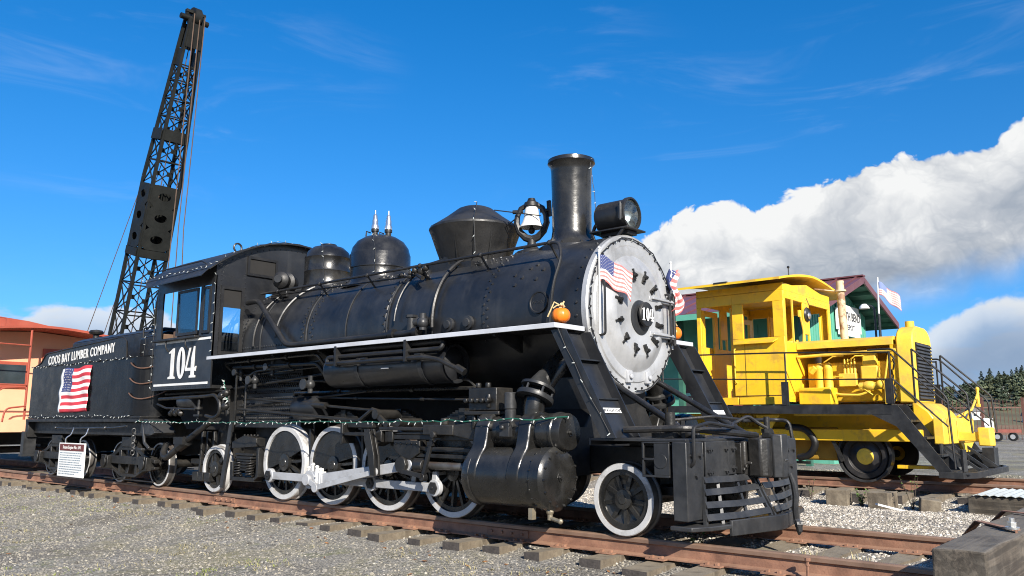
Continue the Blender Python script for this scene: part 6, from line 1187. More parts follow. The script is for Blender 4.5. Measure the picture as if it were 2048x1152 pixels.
# wheels
def dwheel(x, y, s):
    b = MB(); r = .42; b.lathe([(.30, .05), (.32, .075), (r-.012, .075), (r, .06), (r, -.03), (r+.025, -.05), (r+.015, -.075), (.2, -.075)], (0, 0, 0), (0, -1, 0), 44); b.lathe([(.30, .06), (.28, .03), (.17, .035), (.15, .05)], (0, 0, 0), (0, -1, 0), 36); me = b.mesh('wheel', mat('black_wheel', (.018, .018, .02), .35, var=.3, dust=(.1, .09, .08), dustamt=.4))
    o = inst(me, 'wheel', D, (x+1.0, (y-YC), .42+Z2), (0, 0, 0 if s > 0 else PI))
    h = MB(); h.lathe([(.155, .05), (.15, .075), (.10, .09), (.001, .095)], (0, 0, 0), (0, -1, 0), 26); hm = h.mesh('wheel_hub', YELLOW2); inst(hm, 'wheel_hub', o, (0, 0, 0))
for x in (-.16, -2.75):
    dwheel(x, Y2-.98, 1); dwheel(x, Y2+.98, -1)
    b = MB(); b.cyl((x, Y2-.95, .45), (x, Y2+.95, .45), .08, n=12); db(b, 'axle', GRIMY)
    b = MB(); b.ring((x, Y2-1.0, .47), (0, 1, 0), .46, .50, -.10, .10, 40); db(b, 'wheel_guard', GREYM)
b = MB(); b.tube(fillet([(-1.6, 8.25, 1.0), (-1.2, 8.22, .98), (-1.0, 8.22, .7), (-1.15, 8.25, .45), (-1.4, 8.3, .40)], .2), .07, 10); db(b, 'air_hose', MATTE)
b = MB(); b.beam((-.75, 8.3, .85), (-.55, 8.32, .35), .06, .07); b.beam((-1.55, 8.3, .9), (-1.75, 8.32, .4), .06, .07); b.box(-1.9, -1.2, 8.3, 8.36, .28, .33); db(b, 'brake_rigging', GRIMY)
b = MB(); b.box(-2.2, -.7, 8.5, 10.4, .35, 1.0); db(b, 'fuel_tank', mat('dark_yellow_tank', (.35, .2, .02), .6), bevel=.05)
b = MB(); b.box(.35, 1.1, 8.6, 8.9, .24, .30); db(b, 'rail_guard', YELLOW)

b = MB(); b.box(-1.44, .40, 9.95, 9.99, 1.46, 2.66); db(b, 'engine_back_panel', YELLOW)
b = MB(); b.box(-3.40, -2.52, 8.06, 8.10, 1.45, 1.60); db(b, 'cab_skirt', YELLOW, bevel=.006); b = MB(); b.box(-2.50, -1.52, 8.06, 8.10, 1.45, 1.60); db(b, 'cab_skirt', YELLOW, bevel=.006)
b = MB(); b.box(-2.60, -1.50, 8.112, 8.119, 1.625, 1.64); b.box(-2.36, -2.352, 8.113, 8.119, 1.64, 2.7); db(b, 'panel_seam', mat('seam_shadow_brown', (.12, .06, .015), .8))
b = MB(); b.tube(fillet([(-2.56, 8.11, 1.9), (-2.56, 8.04, 1.92), (-2.56, 8.04, 2.6), (-2.56, 8.11, 2.62)], .03), .014, 6); db(b, 'cab_grab_iron', YELLOW2)
for k in range(9):
    b = MB(); b.dot((-1.50, 8.2+k*.29, 2.68), (1, 0, 0), .018); b.dot((-1.488, 8.2+k*.29, 3.70), (1, 0, 0), .018); o = b.build('cab_bolts', YELLOW2, D); o['kind'] = 'stuff'
b = MB()
for (a_, c_) in (((-.9, 8.83, 1.9), (-.6, 8.8, 2.0)), ((-.5, 8.82, 2.3), (-.2, 8.84, 2.4)), ((.05, 8.8, 1.95), (.25, 8.78, 1.7)), ((-.35, 8.78, 1.75), (-.05, 8.76, 1.62)), ((-1.0, 8.86, 2.3), (-.6, 8.9, 2.42))): b.tube([a_, ((a_[0]+c_[0])/2, a_[1]-.03, (a_[2]+c_[2])/2+.05), c_], .014, 6)
db(b, 'fuel_line', YELLOW2)
# ================================================================ depot building
DP = thing('depot_building', 'green depot with maroon metal roof and a white name board on its gable', 'building', (-12, 18.3, 0))
gx, yr, zr, ye, ze = -3.0, 18.3, 5.60, 3.40, 4.44
wx = -3.85; w0, w1 = 15.75, 20.85; xl = -26.0
wz = lambda y: zr-(zr-ze)*abs(y-yr)/ye
wn = 17.1
b = MB(); b.prism([(wn, -.3), (w1, -.3), (w1, wz(w1)-.12), (yr, zr-.12), (wn, wz(wn)-.12)], 'yz', xl, wx-.16); wall = b.build('wall', GREEN, DP)
b = MB(); b.prism([(w0, 2.2), (wn, 2.2), (wn, -.3), (w1, -.3), (w1, wz(w1)-.12), (yr, zr-.12), (w0, wz(w0)-.12)], 'yz', wx-.15, wx); b.build('gable_wall', GREEN, DP)
for xq in (-4.0, -8.0, -12.0, -16.0, -20.0):
    b = MB(); b.box(xq-.08, xq+.08, 15.5, 15.66, -.3, wz(15.58)-.13); b.build('canopy_post', DKGREEN, DP)
for k in range(26):                       # standing seams of the gable siding
    y = w0+.1+k*.196; b = MB(); b.box(wx, wx+.02, y-.014, y+.014, 2.2 if y < 17.1 else 0.0, wz(y)-.14); b.build('siding_batten', GREEN, DP)
for s in (-1, 1):
    b = MB(); y1 = yr+s*ye; b.add([(xl-.6, yr, zr), (gx, yr, zr), (gx, y1, ze), (xl-.6, y1, ze), (xl-.6, yr, zr-.06), (gx, yr, zr-.06), (gx, y1, ze-.06), (xl-.6, y1, ze-.06)], [(0, 1, 2, 3), (7, 6, 5, 4), (0, 3, 7, 4), (1, 2, 6, 5), (2, 3, 7, 6), (0, 1, 5, 4)]); rf = b.build('roof', MAROON, DP)
    for k in range(36):
        x = gx-.2-k*.6; b = MB(); b.beam((x, yr+s*.03, zr+.012), (x, y1, ze+.012), .03, .035); b.build('roof_seam', MAROON, rf)
    b = MB(); b.beam((gx-.02, yr, zr-.13), (gx-.02, y1, ze-.13), .05, .16); b.build('barge_board', MAROON, rf)
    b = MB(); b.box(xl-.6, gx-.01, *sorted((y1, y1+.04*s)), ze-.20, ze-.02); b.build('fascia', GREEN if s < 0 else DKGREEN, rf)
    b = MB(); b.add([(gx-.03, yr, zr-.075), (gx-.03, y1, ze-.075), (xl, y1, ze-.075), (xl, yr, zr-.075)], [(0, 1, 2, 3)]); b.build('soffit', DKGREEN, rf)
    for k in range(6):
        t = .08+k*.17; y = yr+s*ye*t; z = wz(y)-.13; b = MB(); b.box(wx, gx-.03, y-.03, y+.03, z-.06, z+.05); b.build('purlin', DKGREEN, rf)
b = MB(); b.box(xl-.6, gx+.01, yr-.12, yr+.12, zr+.0, zr+.045); b.build('ridge_cap', MAROON, DP)
for k in range(30):
    x = xl+.5+k*.72; b = MB(); b.box(x-.02, x+.02, wn-.02, wn, 0, 4.2); b.build('siding_batten', GREEN, DP)
for x in (-5.6, -8.4, -11.2, -14.0):
    b = MB(); b.box(x-.5, x+.5, wn-.05, wn-.02, 1.3, 2.7); wf = b.build('window', MINT, DP)
    for dx in (-.23, .23):
        for dz in (-.32, .32): b = MB(); b.box(x+dx-.19, x+dx+.19, wn-.056, wn-.051, 2.0+dz-.27, 2.0+dz+.27); b.build('pane', mat('dark_pane', (.03, .04, .045), .08), wf)
b = MB(); b.box(-7.2, -6.3, wn-.06, wn-.02, -.1, 2.2); b.build('door', mat('red_brown_door', (.24, .07, .035), .6), DP)
# name board: notched plate
def sign_poly(cy, cz, w, h, n):
    return [(cy-w/2, cz-h/2+n), (cy-w/2+n, cz-h/2+n), (cy-w/2+n, cz-h/2), (cy+w/2-n, cz-h/2), (cy+w/2-n, cz-h/2+n), (cy+w/2, cz-h/2+n), (cy+w/2, cz+h/2-n), (cy+w/2-n, cz+h/2-n), (cy+w/2-n, cz+h/2), (cy-w/2+n, cz+h/2), (cy-w/2+n, cz+h/2-n), (cy-w/2, cz+h/2-n)]
NS = thing('name_sign', 'white name board with dark lettering mounted on the green depot gable', 'sign', (wx, 18.2, 3.7))
b = MB(); b.prism(sign_poly(18.95, 4.30, 2.25, 1.0, .15), 'yz', wx+.05, wx+.11); b.build('board', SIGNW, NS, bevel=.01)
put_text('lettering', 'NORTH BEND', .37, INK, NS, (wx+.112, 18.95, 4.43), (0, 1, 0), (0, 0, 1), extr=.004, bold=.01, xs=.86)
put_text('lettering', 'DEPOT', .24, INK, NS, (wx+.112, 18.95, 4.08), (0, 1, 0), (0, 0, 1), extr=.004, bold=.004, xs=1.2)
# yard lamp and flag pole in front of the gable
FP = thing('flag_pole', 'white flag pole with dark base rising in front of the depot eave', 'pole', (-1.05, 15.2, -.2))
b = MB(); b.tube([(-1.72, 15.2, -.2), (-1.72, 15.2, 4.0)], .035, 8); b.build('lower_pole', GREYM, FP); b = MB(); b.tube([(-1.72, 15.2, 4.0), (-1.69, 15.2, 5.0)], .022, 8); b.build('upper_pole', SIGNW, FP)
flag('pole_flag', (-1.68, 15.2, 4.52), (.758, .652, 0), (0, 0, 1), .56, .36, [PALERED, FWHITE, PALEBLUE], 'small faded flag flying from the pole in front of the depot', 'american flags', wave=lambda a, c: Vector((0, -.42*a**1.2+.02*math.sin(a*9)-.05*(1-c)*a, .035*math.sin(a*8+c))), stars=False)
YL = thing('yard_lamp', 'small white goose-neck lamp beside the depot flag pole', 'lamp', (-1.9, 15.6, -.2))
b = MB(); b.tube(fillet([(-1.86, 15.3, -.2), (-1.86, 15.3, 4.22), (-2.10, 15.3, 4.28)], .12), .03, 8); b.build('post', GREYM, YL); b = MB(); b.lathe([(.14, -.09), (.13, -.03), (.06, .04), (.001, .05)], (-2.12, 15.3, 4.27), (0, 0, 1), 16); b.build('shade', SIGNW, YL)

# ================================================================ crane
CRN = thing('derrick_crane', 'tall black lattice crane boom rising behind the tender', 'crane', (-25, 5.0, -.2))
P0 = Vector((-24.75, 5.0, 1.3)); P1 = Vector((-20.85, 5.0, 15.0)); ax = (P1-P0); LEN = ax.length; ad = ax.normalized()
e1 = Vector((.02, 1, 0)).normalized(); e1 = (e1-ad*e1.dot(ad)).normalized(); e2 = ad.cross(e1).normalized()
if e2.x > 0: e2 = -e2
def half(t): return (.60-.08*t/.6 if t < .6 else .52-.27*(t-.6)/.4)*.92
def corner(i, t):
    h = half(t); a, c = [(-1, -1), (1, -1), (1, 1), (-1, 1)][i]; return P0+ax*t+e1*(a*h)+e2*(c*h*.9)
for i in range(4):
    b = MB(); prev = None
    for k in range(11):
        t = k/10
        if prev is not None: b.beam(corner(i, prev), corner(i, t), .10 if t < .9 else .09, .10, up=e1)
        prev = t
    b.build('boom_chord', CRANE, CRN)
levels = [.02, .10, .18, .26, .335, .405, .47, .585, .645, .70, .755, .80, .845, .885]
for fi in range(4):
    i, j = fi, (fi+1) % 4
    for k in range(len(levels)-1):
        t0, t1 = levels[k], levels[k+1]
        if .40 < t0 < .58: continue
        b = MB(); b.beam(corner(i, t0), corner(j, t1), .045, .03, up=e1); b.beam(corner(j, t0), corner(i, t1), .045, .03, up=e1); b.beam(corner(i, t1), corner(j, t1), .045, .04, up=e2); c_ = (corner(i, t0)+corner(j, t1)+corner(j, t0)+corner(i, t1))/4; u_ = (corner(j, t0)-corner(i, t0)).normalized(); b.beam(c_-u_*.06, c_+u_*.06, .03, .16, up=ad); b.build('lattice_brace', CRANE, CRN)
def plate_with_holes(fi, t0, t1, holes, name):
    """plated boom section; holes are real openings"""
    i, j = fi, (fi+1) % 4; b = MB(); nh = max(1, holes); N_ = 16
    def P(u, v):
        t = t0+(t1-t0)*v; return corner(i, t)*(1-u)+corner(j, t)*u
    nrm = ((corner(i, t0)+corner(j, t0))/2-(P0+ax*t0)).normalized()
    for k in range(nh):
        v0, v1 = k/nh, (k+1)/nh; rim = []; out = []
        for q in range(N_):
            t = 2*PI*(q+.5)/N_; cu, sv = math.cos(t), math.sin(t); rim.append(P(.5+.23*cu, (v0+v1)/2+.23*sv*(v1-v0)*.80)); m_ = max(abs(cu), abs(sv)); out.append(P(.5+.5*cu/m_, (v0+v1)/2+.5*(v1-v0)*sv/m_))
        n0 = len(b.v); b.v += [tuple(p+nrm*.07) for p in rim+out]
        for q in range(N_): b.f.append((n0+q, n0+(q+1) % N_, n0+N_+(q+1) % N_, n0+N_+q)); b.m.append(0)
    o = b.build(name, CRANE, CRN, smooth=0); so = o.modifiers.new('t', 'SOLIDIFY'); so.thickness = .02; return o
def solid_plate(fi, t0, t1, name, d=.07):
    i, j = fi, (fi+1) % 4; nrm = ((corner(i, t0)+corner(j, t0))/2-(P0+ax*t0)).normalized()*d; b = MB(); b.quad(corner(i, t0)+nrm, corner(j, t0)+nrm, corner(j, t1)+nrm, corner(i, t1)+nrm); o = b.build(name, CRANE, CRN, smooth=0); so = o.modifiers.new('t', 'SOLIDIFY'); so.thickness = .02
for fi in range(4):
    plate_with_holes(fi, .425, .585, 3, 'perforated_plate'); solid_plate(fi, .405, .424, 'splice_plate'); solid_plate(fi, .885, .925, 'head_plate', -.02) if fi % 2 else None
    solid_plate(fi, .695, .722, 'splice_plate', .08)
for fi in (0, 2): solid_plate(fi, .93, .99, 'head_plate')
top = P0+ax; b = MB(); b.cyl(top-e1*.5+ad*.02, top+e1*.5+ad*.02, .10, n=12); b.cyl(top-e1*.12+ad*.1, top+e1*.12+ad*.1, .34, n=22); b.beam(top-e1*.35+ad*.25, top+e1*.35+ad*.25, .14, .10); b.beam(top-e1*.3+ad*.0, top-e1*.3+ad*.3, .08, .12); b.beam(top+e1*.3, top+e1*.3+ad*.3, .08, .12); b.build('boom_head', CRANE, CRN)
for k, (a, z) in enumerate([(-.16, 1.3), (.04, 1.2), (.22, 1.25)]):
    q = top+e1*a+ad*.1+Vector((.30, 0, 0)); b = MB(); b.tube([q, Vector((q.x-.55, q.y, q.z*.5)), Vector((-21.25, 5+a*2.2, z))], .018, 5); b.build('hoist_cable', ROPE, CRN)
for k, (t, a) in enumerate([(.66, -.3), (.66, .1), (.60, .3)]):
    q = P0+ax*t+e1*a-Vector((.5, 0, 0)); b = MB(); b.tube([q, Vector((-28.2-k*.25, 5+a*2, 1.5))], .014, 5); b.build('guy_cable', ROPE, CRN)
b = MB(); b.tube([P0+ax*.05, P0+ax*.97], .018, 5); b.build('inner_cable', ROPE, CRN)
b = MB(); b.box(-29.5, -23.2, 3.6, 6.4, .9, 1.3); b.box(-29.2, -25.6, 3.8, 6.2, 1.3, 3.1); b.build('machine_house', CRANE, CRN, bevel=.05)
for x in (-28.6, -27.4, -25.2, -24.0):
    b = MB(); b.cyl((x, 4.0, .3), (x, 4.15, .3), .42, n=24); b.cyl((x, 5.85, .3), (x, 6.0, .3), .42, n=24); b.cyl((x, 4.1, .3), (x, 5.9, .3), .08, n=10); b.build('wheel_set', GRIMY, CRN)

# ================================================================ caboose
CB = thing('caboose', 'salmon orange caboose with red roof coupled behind the tender', 'caboose', (-21, 0, 0))
bx0, bx1 = -27.0, -18.3
b = MB(); b.box(bx0, bx1, -1.42, 1.42, 1.12, 3.20); b.build('body', SALMON, CB)
def rzc(y): return 3.50-.16*abs(y/1.62)**1.7
ysc = [-1.62+3.24*i/16 for i in range(17)]; n = 17; b = MB(); vs = [(x, y, rzc(y)+dz) for dz in (0, -.06) for x in (bx0-.9, -17.25) for y in ysc]; fs = []
for k in (0, 2*n):
    for i in range(n-1): fs.append((k+i, k+i+1, k+n+i+1, k+n+i))
for i in range(n-1): fs += [(i, i+1, 2*n+i+1, 2*n+i), (n+i, n+i+1, 3*n+i+1, 3*n+i)]
fs += [(0, n, 3*n, 2*n), (n-1, 2*n-1, 4*n-1, 3*n-1)]; b.add(vs, fs); crf = b.build('roof', REDP, CB)
b = MB(); b.prism([(-1.40, 3.20), (1.40, 3.20), (1.4, 3.33), (0, 3.43), (-1.4, 3.33)], 'yz', bx1-.05, bx1-.002); b.build('end_arch', SALMON, CB)
b = MB(); b.prism([(-1.2, 3.46), (.3, 3.50), (.3, 3.56), (-.3, 3.66), (-1.2, 3.74)], 'yz', -23.0, -18.0); b.build('roof_walk', REDP, CB)
b = MB(); b.box(bx1, bx1+.05, -.92, -.10, 1.95, 2.62); wfc = b.build('end_window', REDP, CB); b = MB(); b.box(bx1+.051, bx1+.055, -.84, -.18, 2.03, 2.54); b.build('pane', mat('dark_pane', (.03, .04, .045), .08), wfc)
b = MB(); b.box(bx1, bx1+.05, .2, .95, 1.2, 3.0); b.build('end_door', REDP, CB)
b = MB(); b.box(bx1, -17.3, -1.40, 1.40, 1.02, 1.10); b.box(-17.32, -17.2, -1.4, 1.4, .85, 1.15); b.build('platform', SALMON, CB)
for y in (-.42, 1.3, -1.38):
    b = MB(); b.tube([(-17.35, y, 1.1), (-17.35, y, 3.4)], .028, 7); b.build('platform_post', REDP, CB)
b = MB(); b.tube([(-17.3, -1.38, 2.0), (-17.3, -.45, 2.0)], .022, 7); b.tube(fillet([(-17.25, -1.1, 1.1), (-17.25, -1.1, 1.9), (-17.25, -.5, 1.95)], .2), .02, 7); b.tube(fillet([(-17.2, -.95, 1.1), (-17.2, -.9, 1.42), (-17.2, -.45, 1.48)], .12), .022, 7); b.tube([(-17.3, -1.6, 3.0), (-17.3, -.45, 2.98)], .016, 6); b.build('platform_rail', REDP, CB)
b = MB(); b.prism([(-17.9, 1.02), (-17.2, 1.02), (-17.2, .35), (-17.45, .30), (-17.9, .5)], 'xz', -1.44, -1.40); b.box(-17.85, -17.25, -1.4, -.95, .42, .46); b.box(-17.75, -17.3, -1.4, -1.0, .7, .74); b.build('platform_step', SALMON, CB)
b = MB(); b.tube(fillet([(-17.3, -1.05, 3.40), (-17.3, -1.05, 3.62), (-17.3, -1.25, 3.62)], .04), .014, 6); b.cyl((-17.3, -1.45, 3.64), (-17.1, -1.45, 3.64), .075, n=12); b.cyl((-17.3, -1.26, 3.62), (-17.3, -1.4, 3.64), .03, n=8); b.build('marker_lamp', REDP, CB)
for cx in (-19.5, -25.5):
    for dx in (-.7, .7):
        b = MB(); b.cyl((cx+dx, -1.04, .375), (cx+dx, -.90, .375), .375, n=28); b.cyl((cx+dx, .9, .375), (cx+dx, 1.04, .375), .375, n=28); b.cyl((cx+dx, -1.1, .375), (cx+dx, 1.1, .375), .07, n=10); b.build('wheel_set', GRIMY, CB)
    b = MB(); b.box(cx-1.0, cx+1.0, -1.25, -1.12, .35, .52); b.box(cx-.25, cx+.25, -1.2, 1.2, .5, 1.0); b.build('truck_frame', GRIMY, CB)
b = MB(); b.box(-17.2, -16.5, -.12, .12, .72, .98); b.box(-16.7, -14.6, -.05, .05, .8, .9); b.build('coupler', GRIMY, CB)

# ================================================================ iron fence, cart and far hillside
cam_p = Vector(cam.location); Fh = Vector((-math.cos(YAW), math.sin(YAW), 0)); Rh = Vector((math.sin(YAW), math.cos(YAW), 0))
def far(px, depth):
    """ground position at image column px (full-size photograph) and horizontal distance along the view"""
    return cam_p+Fh*depth+Rh*(depth*1.012*(px-1024)/1632.0)
FE = thing('iron_fence', 'dark red iron picket fence along the back of the yard', 'fence', (*far(2000, 44)[:2], 0))
A, B = far(1760, 46), far(2330, 43); A.z = B.z = 0; dv = (B-A); n = 74
pk = MB(); pk.box(-.012, .012, -.012, .012, 0, 2.05); pk.cyl((0, 0, 2.05), (0, 0, 2.13), .02, .001, 5); pkm = pk.mesh('picket', FENCE)
fo = Vector(FE.location)
for k in range(n):
    p = A+dv*(k/(n-1)); inst(pkm, 'picket', FE, (p.x-fo.x, p.y-fo.y, gz(p.x, p.y)+.05))
for k in range(7):
    p = A+dv*((k+.35)/7); b = MB(); z = gz(p.x, p.y); b.box(-.06, .06, -.06, .06, -.1, 2.3); b.build('fence_post', FENCE, FE, loc=(p.x-fo.x, p.y-fo.y, z))
for h in (.35, 1.75):
    b = MB(); b.beam((A.x, A.y, gz(A.x, A.y)+h), (B.x, B.y, gz(B.x, B.y)+h), .03, .05); b.build('fence_rail', FENCE, FE)
b = MB(); q0, q1 = far(1955, 42), far(2010, 42); b.beam((q0.x, q0.y, .62), (q1.x, q1.y, .62), .5, .16); CT = thing('flat_trailer', 'low red flat trailer parked against the iron fence', 'trailer', (q0.x, q0.y, .1)); b.build('bed', mat('trailer_red', (.20, .05, .035), .7), CT)
for px in (1968, 1998):
    q = far(px, 41.8); b = MB(); b.cyl((q.x, q.y, .33), q+Vector((0, .2, 0))-Vector((0, 0, q.z-.33)), .22, n=18); w_ = b.build('wheel', MATTE, CT); b = MB(); b.cyl((q.x, q.y-.01, .33), (q.x, q.y-.02, .33), .12, n=14); b.build('wheel_disc', GREYP, w_)
for k, px in enumerate((1950, 1956, 1962)):
    q = far(px, 43); b = MB(); b.beam((q.x, q.y, .1), (q.x-.15, q.y+.4, 1.25), .16, .03, up=Fh); tag(b.build('white_board', SIGNW), ('left', 'middle', 'right')[k]+' of three white boards leaning on the fence behind the yellow bumper', 'board', 'white boards leaning on the fence')
# hillside terrain
def hill_z(px, d):
    t = max(0, (d-190)/190.0); rise = (4+16.0*max(0, min(1.25, (px-1740)/320.0)))*sstep(t); return .1+rise+.6*math.sin(px*.03)+.5*math.sin(d*.09)
HM = mat('hillside_scrub', (.075, .075, .032), .95, var=.45, vscale=.09, dust=(.13, .11, .06), dustamt=.5, dscale=.05)
b = MB(); pxs = list(range(1300, 2800, 40)); ds = [170, 190, 215, 240, 270, 300, 330, 360, 380, 420, 520]; m_ = len(ds)
for px in pxs:
    for d in ds: p = far(px, d); b.v.append((p.x, p.y, hill_z(px, d)-(.8 if d == 170 else 0)))
for i in range(len(pxs)-1):
    for j in range(m_-1): b.f.append((i*m_+j, (i+1)*m_+j, (i+1)*m_+j+1, i*m_+j+1)); b.m.append(0)
hl_ = b.build('hillside', HM); hl_['kind'] = 'structure'
def crown_mesh(kind, seed):
    rd = random.Random(seed); b = MB(); n = 520
    for i in range(n):
        if kind == 'fir':
            h = rd.random()**.85; r = (1-h)**.8*.25*(.70+.4*math.sin(h*29+seed))*(1+.3*math.sin(seed*2+h*9))+.014; t = rd.uniform(0, 2*PI); q = math.sqrt(rd.uniform(.3, 1)); c = Vector((r*q*math.cos(t), r*q*math.sin(t), .10+h*.90-.04*q)); s = .055*(1.15-h*.6); tilt = .5
        else:
            lob = rd.randrange(7); lr = random.Random(seed*31+lob); cc = Vector((lr.uniform(-.20, .20), lr.uniform(-.20, .20), lr.uniform(.40, .80))); rr = lr.uniform(.15, .24); d = Vector((rd.gauss(0, 1), rd.gauss(0, 1), rd.gauss(0, 1))).normalized(); c = cc+d*rr*(rd.uniform(.6, 1.05)); s = .06; tilt = 1.0
        nrm = (Vector((c.x, c.y, .25)).normalized()+Vector((rd.uniform(-1, 1), rd.uniform(-1, 1), rd.uniform(-.3, 1)))*tilt).normalized(); u, w = perp(nrm); a = rd.uniform(0, PI); u, w = u*math.cos(a)+w*math.sin(a), w*math.cos(a)-u*math.sin(a); s *= rd.uniform(.6, 1.3)
        k = len(b.v); b.v += [tuple(c+u*s), tuple(c+w*s*.7+u*.2*s), tuple(c-u*s), tuple(c-w*s*.7)]; b.f.append((k, k+1, k+2, k+3)); b.m.append(rd.choice((0, 0, 1)))
    return b.mesh('crown', [LEAF[0], LEAF[1]] if kind == 'fir' else [LEAF[1], LEAF[2]], smooth=0)
crowns = {'fir': [crown_mesh('fir', s) for s in (1, 2, 3, 4)], 'broad': [crown_mesh('broad', s) for s in (5, 6, 7)]}
tk_ = MB(); tk_.cyl((0, 0, -.08), (0, 0, .55), .018, .008, 7); trm = tk_.mesh('trunk', BARK)
rd = random.Random(11); k = 0
for i in range(230):
    px = rd.uniform(1735, 2330); d = rd.choice((rd.uniform(245, 300), rd.uniform(270, 360), rd.uniform(310, 390)))
    kind = 'fir' if rd.random() < .35 else 'broad'; h = rd.uniform(5.5, 9.0) if kind == 'fir' else rd.uniform(4.2, 6.8); h *= .7+.3*min(1, max(0, (px-1760)/200)); p = far(px, d); z = hill_z(px, d)
    lab = 'dark green fir in the wood on the far hillside' if kind == 'fir' else 'rounded leafy tree in the wood on the far hillside'
    t = thing('fir_tree' if kind == 'fir' else 'leafy_tree', lab, 'tree', (p.x, p.y, z), 'firs on the far hillside' if kind == 'fir' else 'leafy trees on the far hillside'); t.scale = (h*(1.25 if kind == 'broad' else 1.15),)*2+(h,); t.rotation_euler = (0, 0, rd.uniform(0, 6))
    inst(rd.choice(crowns[kind]), 'crown', t, (0, 0, 0)); inst(trm, 'trunk', t, (0, 0, 0))
for k, (px, d, w, h, lab) in enumerate([(1890, 205, 3.0, 1.8, 'small white house at the foot of the hill nearest the yellow stairs'), (1928, 215, 3.2, 2.0, 'white two-window house at the foot of the hill behind the yellow lever'), (1985, 300, 4.2, 2, 'white gabled house among the firs halfway up the hill'), (2036, 215, 3.2, 1.8, 'pale house at the foot of the hill at right edge'), (1905, 330, 4, 2, 'grey roofed house high on the left of the hill')]):
    p = far(px, d); z = hill_z(px, d); H = thing('hill_house', lab, 'house', (p.x, p.y, z), 'houses on the far hillside'); a = math.atan2(Rh.y, Rh.x); H.rotation_euler = (0, 0, a+.3*(k % 3-1))
    b = MB(); b.box(-w/2, w/2, -1.4, 1.4, -2, h); b.build('wall', SIGNW, H, loc=(0, 0, 0)); b = MB(); b.prism([(-1.7, h), (1.7, h), (0, h+1.0)], 'yz', -w/2-.3, w/2+.3); b.build('roof', mat('grey_shingle', (.16, .155, .15), .8), H, loc=(0, 0, 0))
    for dx in (-.25, .25): b = MB(); b.box(w*dx-.35, w*dx+.35, -1.45, -1.4, h*.4, h*.75); b.build('window', mat('dark_pane', (.03, .04, .045), .08), H, loc=(0, 0, 0))
# ================================================================ small things: flags, pumpkins, light strings, weeds
# stick flags at the smokebox front
for (px_, py_, z0, z1, lab, fx) in ((.07, -.72, 2.05, 2.99, 'stick flag at left edge of the silver smokebox front, cloth blowing right', 1), (.07, .83, 1.98, 3.05, 'stick flag hanging limp at right edge of the silver smokebox front', 0)):
    b = MB(); b.tube([(px_, py_, z0), (px_+.01, py_, z1)], .011, 7); b.sph((px_+.01, py_, z1+.01), .018, 8, 5); tag(b.build('flag_stick', SIGNW), 'thin white stick carrying the '+('left' if fx else 'right')+' smokebox flag', 'flag stick', 'flag sticks on the smokebox front')
    if fx: flag('stick_flag', (px_+.02, py_, z1-.36), (.30, .95, 0), (0, 0, 1), .45, .29, [PALERED, FWHITE, FBLUE], lab, 'american flags', wave=lambda a, c: Vector((0, -.16*a**1.3+.015*math.sin(a*10)-.03*a*(1-c), .03*math.sin(a*11+c*2)*a)))
    else: flag('stick_flag', (px_+.02, py_-.06, z1-.62), (.25, .95, 0), (0, 0, 1), .17, .52, [PALERED, FWHITE, FBLUE], lab, 'american flags', wave=lambda a, c: Vector((.05*math.sin(c*7), .04*math.sin(a*8), .06*math.sin(a*9+c*3))))
# pumpkins
def pumpkin(x, y, z, r, lab, ss):
    t = thing('pumpkin', lab, 'pumpkin', (x, y, z), 'pumpkins on the running boards'); b = MB(); n = 40; k = 12; vs = []; fs = []
    for j in range(k+1):
        a = PI*j/k
        for i in range(n): ph = 2*PI*i/n; rr = r*(1-.045*abs(math.sin(ph*5))-.0)*math.sin(a)**.85; vs.append((x+rr*math.cos(ph), y+rr*math.sin(ph), z+r*.88*(1+math.cos(a)*(1-.12*math.exp(-(a/.5)**2)-.1*math.exp(-((PI-a)/.5)**2))) ))
    for j in range(k):
        for i in range(n): fs.append((j*n+i, j*n+n+i, j*n+n+(i+1) % n, j*n+(i+1) % n))
    b.add(vs, fs); b.build('rind', PUMP, t, smooth=60); b = MB(); b.tube([(x, y, z+r*1.55), (x+.01, y, z+r*1.85), (x+.03, y-.02, z+r*2.05)], [.03, .018, .022], 7); b.build('stem', STEM, t)
    b = MB(); q = (x, y, z+r*1.9)
    for d in ((-.08, -.03, -.02), (.07, -.03, -.02), (-.13, -.06, -.11), (.02, .03, .05)): b.tube([q, (q[0]+d[0]*.5, q[1]+d[1]*.5, q[2]+abs(d[2])*.4), (q[0]+d[0], q[1]+d[1], q[2]+d[2])], .009, 5)
    b.build('raffia_bow', RAFFIA, t)
pumpkin(-.03+.0, -1.28, 2.118, .098, 'orange pumpkin with straw bow on the near running board under the conduit', 1)
pumpkin(-.06, 1.10, 2.118, .105, 'orange pumpkin on the far running board beside the right flag', 2)
# light strings
def light_string(pts, label, sag=0.0, step=.13, wire=WIREG, wr=.008, seed=1, size=.011):
    rd = random.Random(seed); P = [Vector(p) for p in pts]; Q = []
    for a, c in zip(P, P[1:]):
        L_ = (c-a).length; n = max(2, int(L_/step))
        for i in range(n): t = i/n; Q.append(a*(1-t)+c*t+Vector((rd.uniform(-.008, .008), rd.uniform(-.008, .008), -sag*4*t*(1-t)+rd.uniform(-.012, .012))))
    Q.append(P[-1]); t = thing('light_string', label, 'light string', tuple(P[0]), 'festive light strings on the locomotive')
    b = MB(); b.tube(Q, wr, 5); b.build('wire', wire, t)
    b = MB()
    for q in Q: d = Vector((rd.uniform(-.5, .5), rd.uniform(-.9, -.1), rd.uniform(-1, .6))).normalized(); b.cyl(q, q+d*.016, size*.55, n=5); b.cyl(q+d*.015, q+d*(.015+size*2.2), size*.55, .003, n=5)
    o = b.build('bulbs', BULB, t); o['kind'] = 'stuff'
